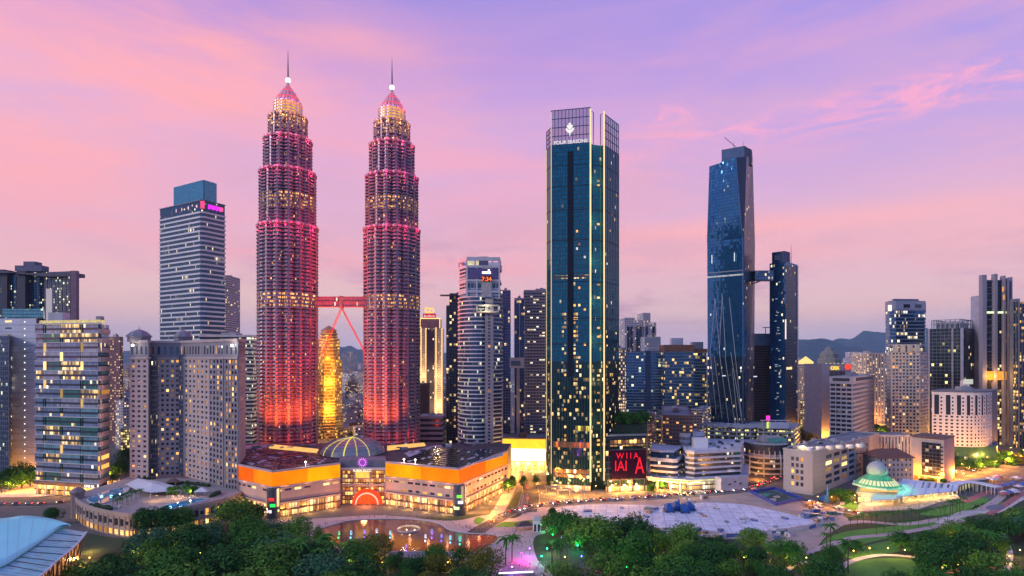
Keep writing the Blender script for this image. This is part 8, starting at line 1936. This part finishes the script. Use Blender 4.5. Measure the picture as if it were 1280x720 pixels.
# ------------------------------------------------------------------ people
def person_mesh(shirt, trou, step, arm, name):
    me = bpy.data.meshes.new('p'); J = [(0, 0, .95), (0, 0, 1.18), (0, 0, 1.42), (0, .01, 1.52), (0, .02, 1.66), (0, .02, 1.74), (-.19, 0, 1.42), (-.24, arm, 1.14), (-.25, arm * 1.8 + .06, .9), (.19, 0, 1.42), (.24, -arm, 1.14), (.25, -arm * .6 + .08, .9), (-.1, 0, .9), (-.1, step, .5), (-.1, step * 1.2, .07), (.1, 0, .9), (.1, -step, .5), (.1, -step * 1.4, .07), (-.1, step * 1.2 + .16, .03), (.1, -step * 1.4 + .16, .03)]
    E = [(0, 1), (1, 2), (2, 3), (3, 4), (4, 5), (2, 6), (6, 7), (7, 8), (2, 9), (9, 10), (10, 11), (0, 12), (12, 13), (13, 14), (0, 15), (15, 16), (16, 17), (14, 18), (17, 19)]
    rad = [.16, .14, .17, .06, .105, .08, .07, .05, .04, .07, .05, .04, .095, .07, .05, .095, .07, .05, .04, .04]
    me.from_pydata(J, E, []); o = bpy.data.objects.new('p', me); C.objects.link(o); md = o.modifiers.new('s', 'SKIN')
    for v, r in zip(me.skin_vertices[0].data, rad): v.radius = (r, r * .8)
    me.skin_vertices[0].data[0].use_root = True; o.modifiers.new('d', 'SUBSURF').levels = 1
    m2 = bpy.data.meshes.new_from_object(o.evaluated_get(bpy.context.evaluated_depsgraph_get())); bpy.data.objects.remove(o); m2.name = name
    for m in (shirt, trou, M['skin'], M['hair']): m2.materials.append(m)
    for f in m2.polygons:
        c = f.center; f.material_index = 3 if c.z > 1.68 else 2 if c.z > 1.5 or (abs(c.x) > .2 and c.z < 1.15) else 0 if c.z > .95 else 1; f.use_smooth = True
    return m2
M['skin'] = surf('skin', rgb(.36, .2, .13), .6); M['hair'] = surf('hair', rgb(.02, .015, .012), .6)
PC = {}
for i, (n, c) in enumerate((('white', rgb(.7, .7, .7)), ('red', rgb(.5, .05, .04)), ('blue', rgb(.05, .1, .35)), ('black', rgb(.03, .03, .03)), ('yellow', rgb(.6, .42, .06)), ('pink', rgb(.6, .25, .3)))): PC[n] = person_mesh(surf('shirt_' + n, c, .8), surf('trousers_%d' % i, (rgb(.03, .03, .05), rgb(.05, .07, .15), rgb(.2, .17, .12))[i % 3], .8), .1 + .04 * (i % 3), .03 + .03 * (i % 2), 'person')
def person(px, py, place):
    n = R.choice(list(PC)); v = G(px, py); o = bpy.data.objects.new('person', PC[n]); C.objects.link(o); o.location = (v.x, v.y, .02); o.rotation_euler = (0, 0, R.uniform(0, 6.28)); o.scale = (1, 1, R.uniform(.95, 1.05)); tag(o, 'person in a %s top standing %s' % (n, place), 'person', 'people ' + place)
for i in range(95):
    t = R.random(); px = lerp(395, 610, t); py = interp([(395, 660), (420, 653), (445, 648.5), (485, 646), (530, 648), (555, 652), (575, 660), (610, 666)], px) + R.uniform(-2.5, 1.0); person(px, py, 'on the lakeside promenade')
for i in range(60): person(R.uniform(605, 668), R.uniform(660, 672) if i % 3 else R.uniform(676, 690), 'on the pink plaza right of the lake')
for i in range(70): person(R.uniform(606, 690), R.uniform(703, 722), 'in the festival crowd at the bottom')
for i in range(30): person(R.uniform(1205, 1275), R.uniform(606, 640), 'on the plaza beyond the prayer hall')
for i in range(14): person(R.uniform(1180, 1200), R.uniform(650, 654), 'along the pink path by the lower right wood')
# festival stage, kiosk, canopy, market tents
def kiosk():
    v = G(671, 664); o = thing('gate_kiosk', 'small white gate kiosk with arched openings beside the park trees', 'kiosk', v); b = MB(); b.box(v.x, v.y, 0, 5, 4, 7.5); b.build('wall', M['white'], o)
    b = MB(); b.box(v.x, v.y, 7.5, 5.8, 4.8, .6); b.box(v.x, v.y, 8.1, 3.6, 3, 1.6); b.build('roof', M['lconc'], o)
    for s in (-1.2, 1.2): b = MB(); b.box(v.x + s, v.y - 2.05, .4, 1.2, .2, 4.6); b.build('opening', M['w_dark'], o)
    v = G(656, 662); o = thing('dark_canopy', 'low dark hipped canopy beside the white gate kiosk', 'canopy', v); b = MB(); b.box(v.x, v.y, 3, 13, 7, 2.4, 0, .2, .35); b.build('roof', M['roofdark'], o)
    for sx in (-5.6, 5.6):
        for sy in (-2.6, 2.6): b = MB(); b.box(v.x + sx, v.y + sy, 0, .3, .3, 3.1); b.build('post', M['metal'], o)
    v = G(645, 722); o = thing('stage', 'small stage with a glowing violet-white edge in the festival crowd', 'stage', v); b = MB(); b.box(v.x, v.y, .02, 20, 7, 1.1, 0, .12); b.build('deck', M['metal'], o); b = MB(); b.box(v.x, v.y + 3.4, 1.12, 18, .4, .5, 0, .12); b.build('light_bar', glow('stage_bar', rgb(.9, .75, 1), 3), o); lamp((v.x, v.y + 1, 4), 120, (.75, .35, 1), o); lamp((v.x - 12, v.y + 8, 5), 250, (.5, .3, 1), o)
kiosk()
rr = random.Random(77); TC = {n: surf('tent_' + n, c, .7) for n, c in (('white', rgb(.68, .66, .68)), ('red', rgb(.5, .12, .12)), ('teal', rgb(.08, .28, .28)), ('blue', rgb(.1, .15, .4)))}
for i in range(34):
    px = rr.uniform(1236, 1300); py = lerp(598, 622, rr.random()); v = G(px, py); n = rr.choice(list(TC)) if py > 604 else rr.choice(['white', 'red', 'white'])
    o = thing('market_tent', 'x', 'tent', v, 'market tents at the right edge'); o.rotation_euler = (0, 0, .3); w, d = rr.uniform(5, 9), rr.uniform(4, 6); b = MB(); b.box(v.x, v.y, 2.5, w, d, 1.5, 0, 0, .12); b.build('roof', TC[n], o)
    for sx in (-.46, .46):
        for sy in (-.46, .46): b = MB(); b.box(v.x + sx * w, v.y + sy * d, 0, .1, .1, 2.55); b.build('pole', M['alu'], o)
    reg(o, n + ' market tent on the plaza at the right edge')

# ------------------------------------------------------------------ the city beyond
FM = {n: wallwin('far_' + n, c, 3.2, 3.4, .55, .45, l, 1.5) for n, c, l in (('white', rgb(.50, .49, .54), .22), ('grey', rgb(.26, .26, .31), .26), ('cream', rgb(.46, .39, .34), .3), ('pink', rgb(.44, .33, .34), .15), ('blue', rgb(.16, .22, .34), .16), ('brown', rgb(.2, .14, .12), .25))}
def far(px, py, w, h, n, place, seed, name='building'):
    v = G(px, py); rr_ = random.Random(seed); o = thing('distant_building', 'x', 'building', v, 'distant city buildings'); a = rr_.uniform(-.5, .5); d = w * rr_.uniform(.6, 1.1); b = MB(); b.box(v.x, v.y, 0, w, d, h, 0, a); b.build('wall', FM[n], o)
    b = MB(); b.box(v.x, v.y, h + .01, w * .96, d * .96, .8, 0, a); b.box(v.x + w * .1, v.y, h + .82, w * .35, d * .4, rr_.uniform(2, 5), 0, a); b.build('roof', M['roofgrey'] if rr_.random() < .7 else M['redbrown'], o); reg(o, n + ' block ' + place)
rr = random.Random(101)
CL = ['white', 'grey', 'cream', 'pink', 'blue', 'brown']
for i in range(46):
    py = lerp(535, 458, rr.random() ** .7); D = F * H / (py - YH); px = rr.uniform(400, 462); hgt = rr.uniform(8, 22) if py > 500 else rr.uniform(18, 70); far(px, py, rr.uniform(18, 34), hgt, rr.choice(CL), 'in the gap between the twin towers', i)
for px, py, w, h, n in ((432, 464, 30, 150, 'blue'), (437, 462, 28, 170, 'grey'), (443, 463, 30, 140, 'blue'), (444, 485, 36, 62, 'white'), (430, 490, 20, 60, 'grey'), (452, 478, 30, 50, 'blue')): far(px, py, w * 2 if py < 470 else w, h, n, 'rising tall in the gap between the twin towers', px)
for px, py, w, h, n in ((448, 566, 34, 14, 'pink'), (440, 560, 20, 9, 'cream'), (455, 552, 26, 20, 'white'), (437, 546, 22, 12, 'grey'), (446, 538, 24, 13, 'brown')): far(px, py, w, h, n, 'close behind the mall dome', px)
for i in range(12): tree_px(rr.uniform(428, 458), rr.uniform(540, 572), rr.uniform(9, 13), rr.choice([0, 3, 4]), 'dark', 'behind the mall dome')
for i in range(20): far(rr.uniform(154, 166), lerp(560, 460, rr.random()), rr.uniform(12, 30), rr.uniform(15, 60), rr.choice(CL), 'in the gap left of the stone hotel', 200 + i)
for i in range(24): far(rr.uniform(312, 330), lerp(560, 458, rr.random()), rr.uniform(14, 30), rr.uniform(10, 45), rr.choice(CL), 'in the gap left of the left twin tower', 300 + i)
for i in range(16): far(rr.uniform(548, 562), lerp(530, 460, rr.random()), rr.uniform(14, 30), rr.uniform(12, 60), rr.choice(CL), 'in the gap by the black roof-blade tower', 400 + i)
for i in range(44):
    py = lerp(520, 459, rr.random() ** .8); far(rr.uniform(994, 1112), py, rr.uniform(18, 40), rr.uniform(15, 50) + (30 if py < 475 else 0), rr.choice(['white', 'cream', 'white', 'grey', 'pink']), 'below the blue hills', 500 + i)
for px, py, w, h in ((1068, 468, 90, 150), (1078, 466, 80, 120), (1062, 472, 60, 110), (1075, 480, 50, 95), (1000, 470, 70, 110)): far(px, py, w, h, 'white', 'rising tall below the blue hills', px)
for i in range(10): far(rr.uniform(884, 960), lerp(530, 470, rr.random()), rr.uniform(16, 30), rr.uniform(12, 40), rr.choice(CL), 'behind the twisted glass tower', 600 + i)
for i in range(30): far(rr.uniform(600, 700) if i % 2 else rr.uniform(770, 890), lerp(545, 465, rr.random()), rr.uniform(16, 34), rr.uniform(12, 40), rr.choice(CL), 'low down behind the middle towers', 700 + i)
for i in range(20): far(rr.uniform(1150, 1290), lerp(540, 465, rr.random()), rr.uniform(16, 34), rr.uniform(15, 50), rr.choice(CL), 'behind the right-hand towers', 800 + i)
for i in range(16): far(rr.uniform(-20, 200), lerp(540, 465, rr.random()), rr.uniform(16, 34), rr.uniform(15, 50), rr.choice(CL), 'behind the left-hand buildings', 900 + i)
settle()
# ------------------------------------------------------------------ the evening air between here and the hills
hm = bpy.data.materials.new('evening_air'); hm.use_nodes = True; t = hm.node_tree; t.nodes.clear()
pv = t.nodes.new('ShaderNodeVolumePrincipled'); om = t.nodes.new('ShaderNodeOutputMaterial'); t.links.new(pv.outputs[0], om.inputs['Volume'])
pv.inputs['Color'].default_value = (.55, .78, 1, 1); pv.inputs['Density'].default_value = 2.8e-5; pv.inputs['Anisotropy'].default_value = 0
b = MB(); b.prism([Vector((-27000, -1600)), Vector((27000, -1600)), Vector((27000, 25000)), Vector((-27000, 25000))], -9, 1500, 0, 0, True)
tag(b.build('haze', hm), kind='stuff')
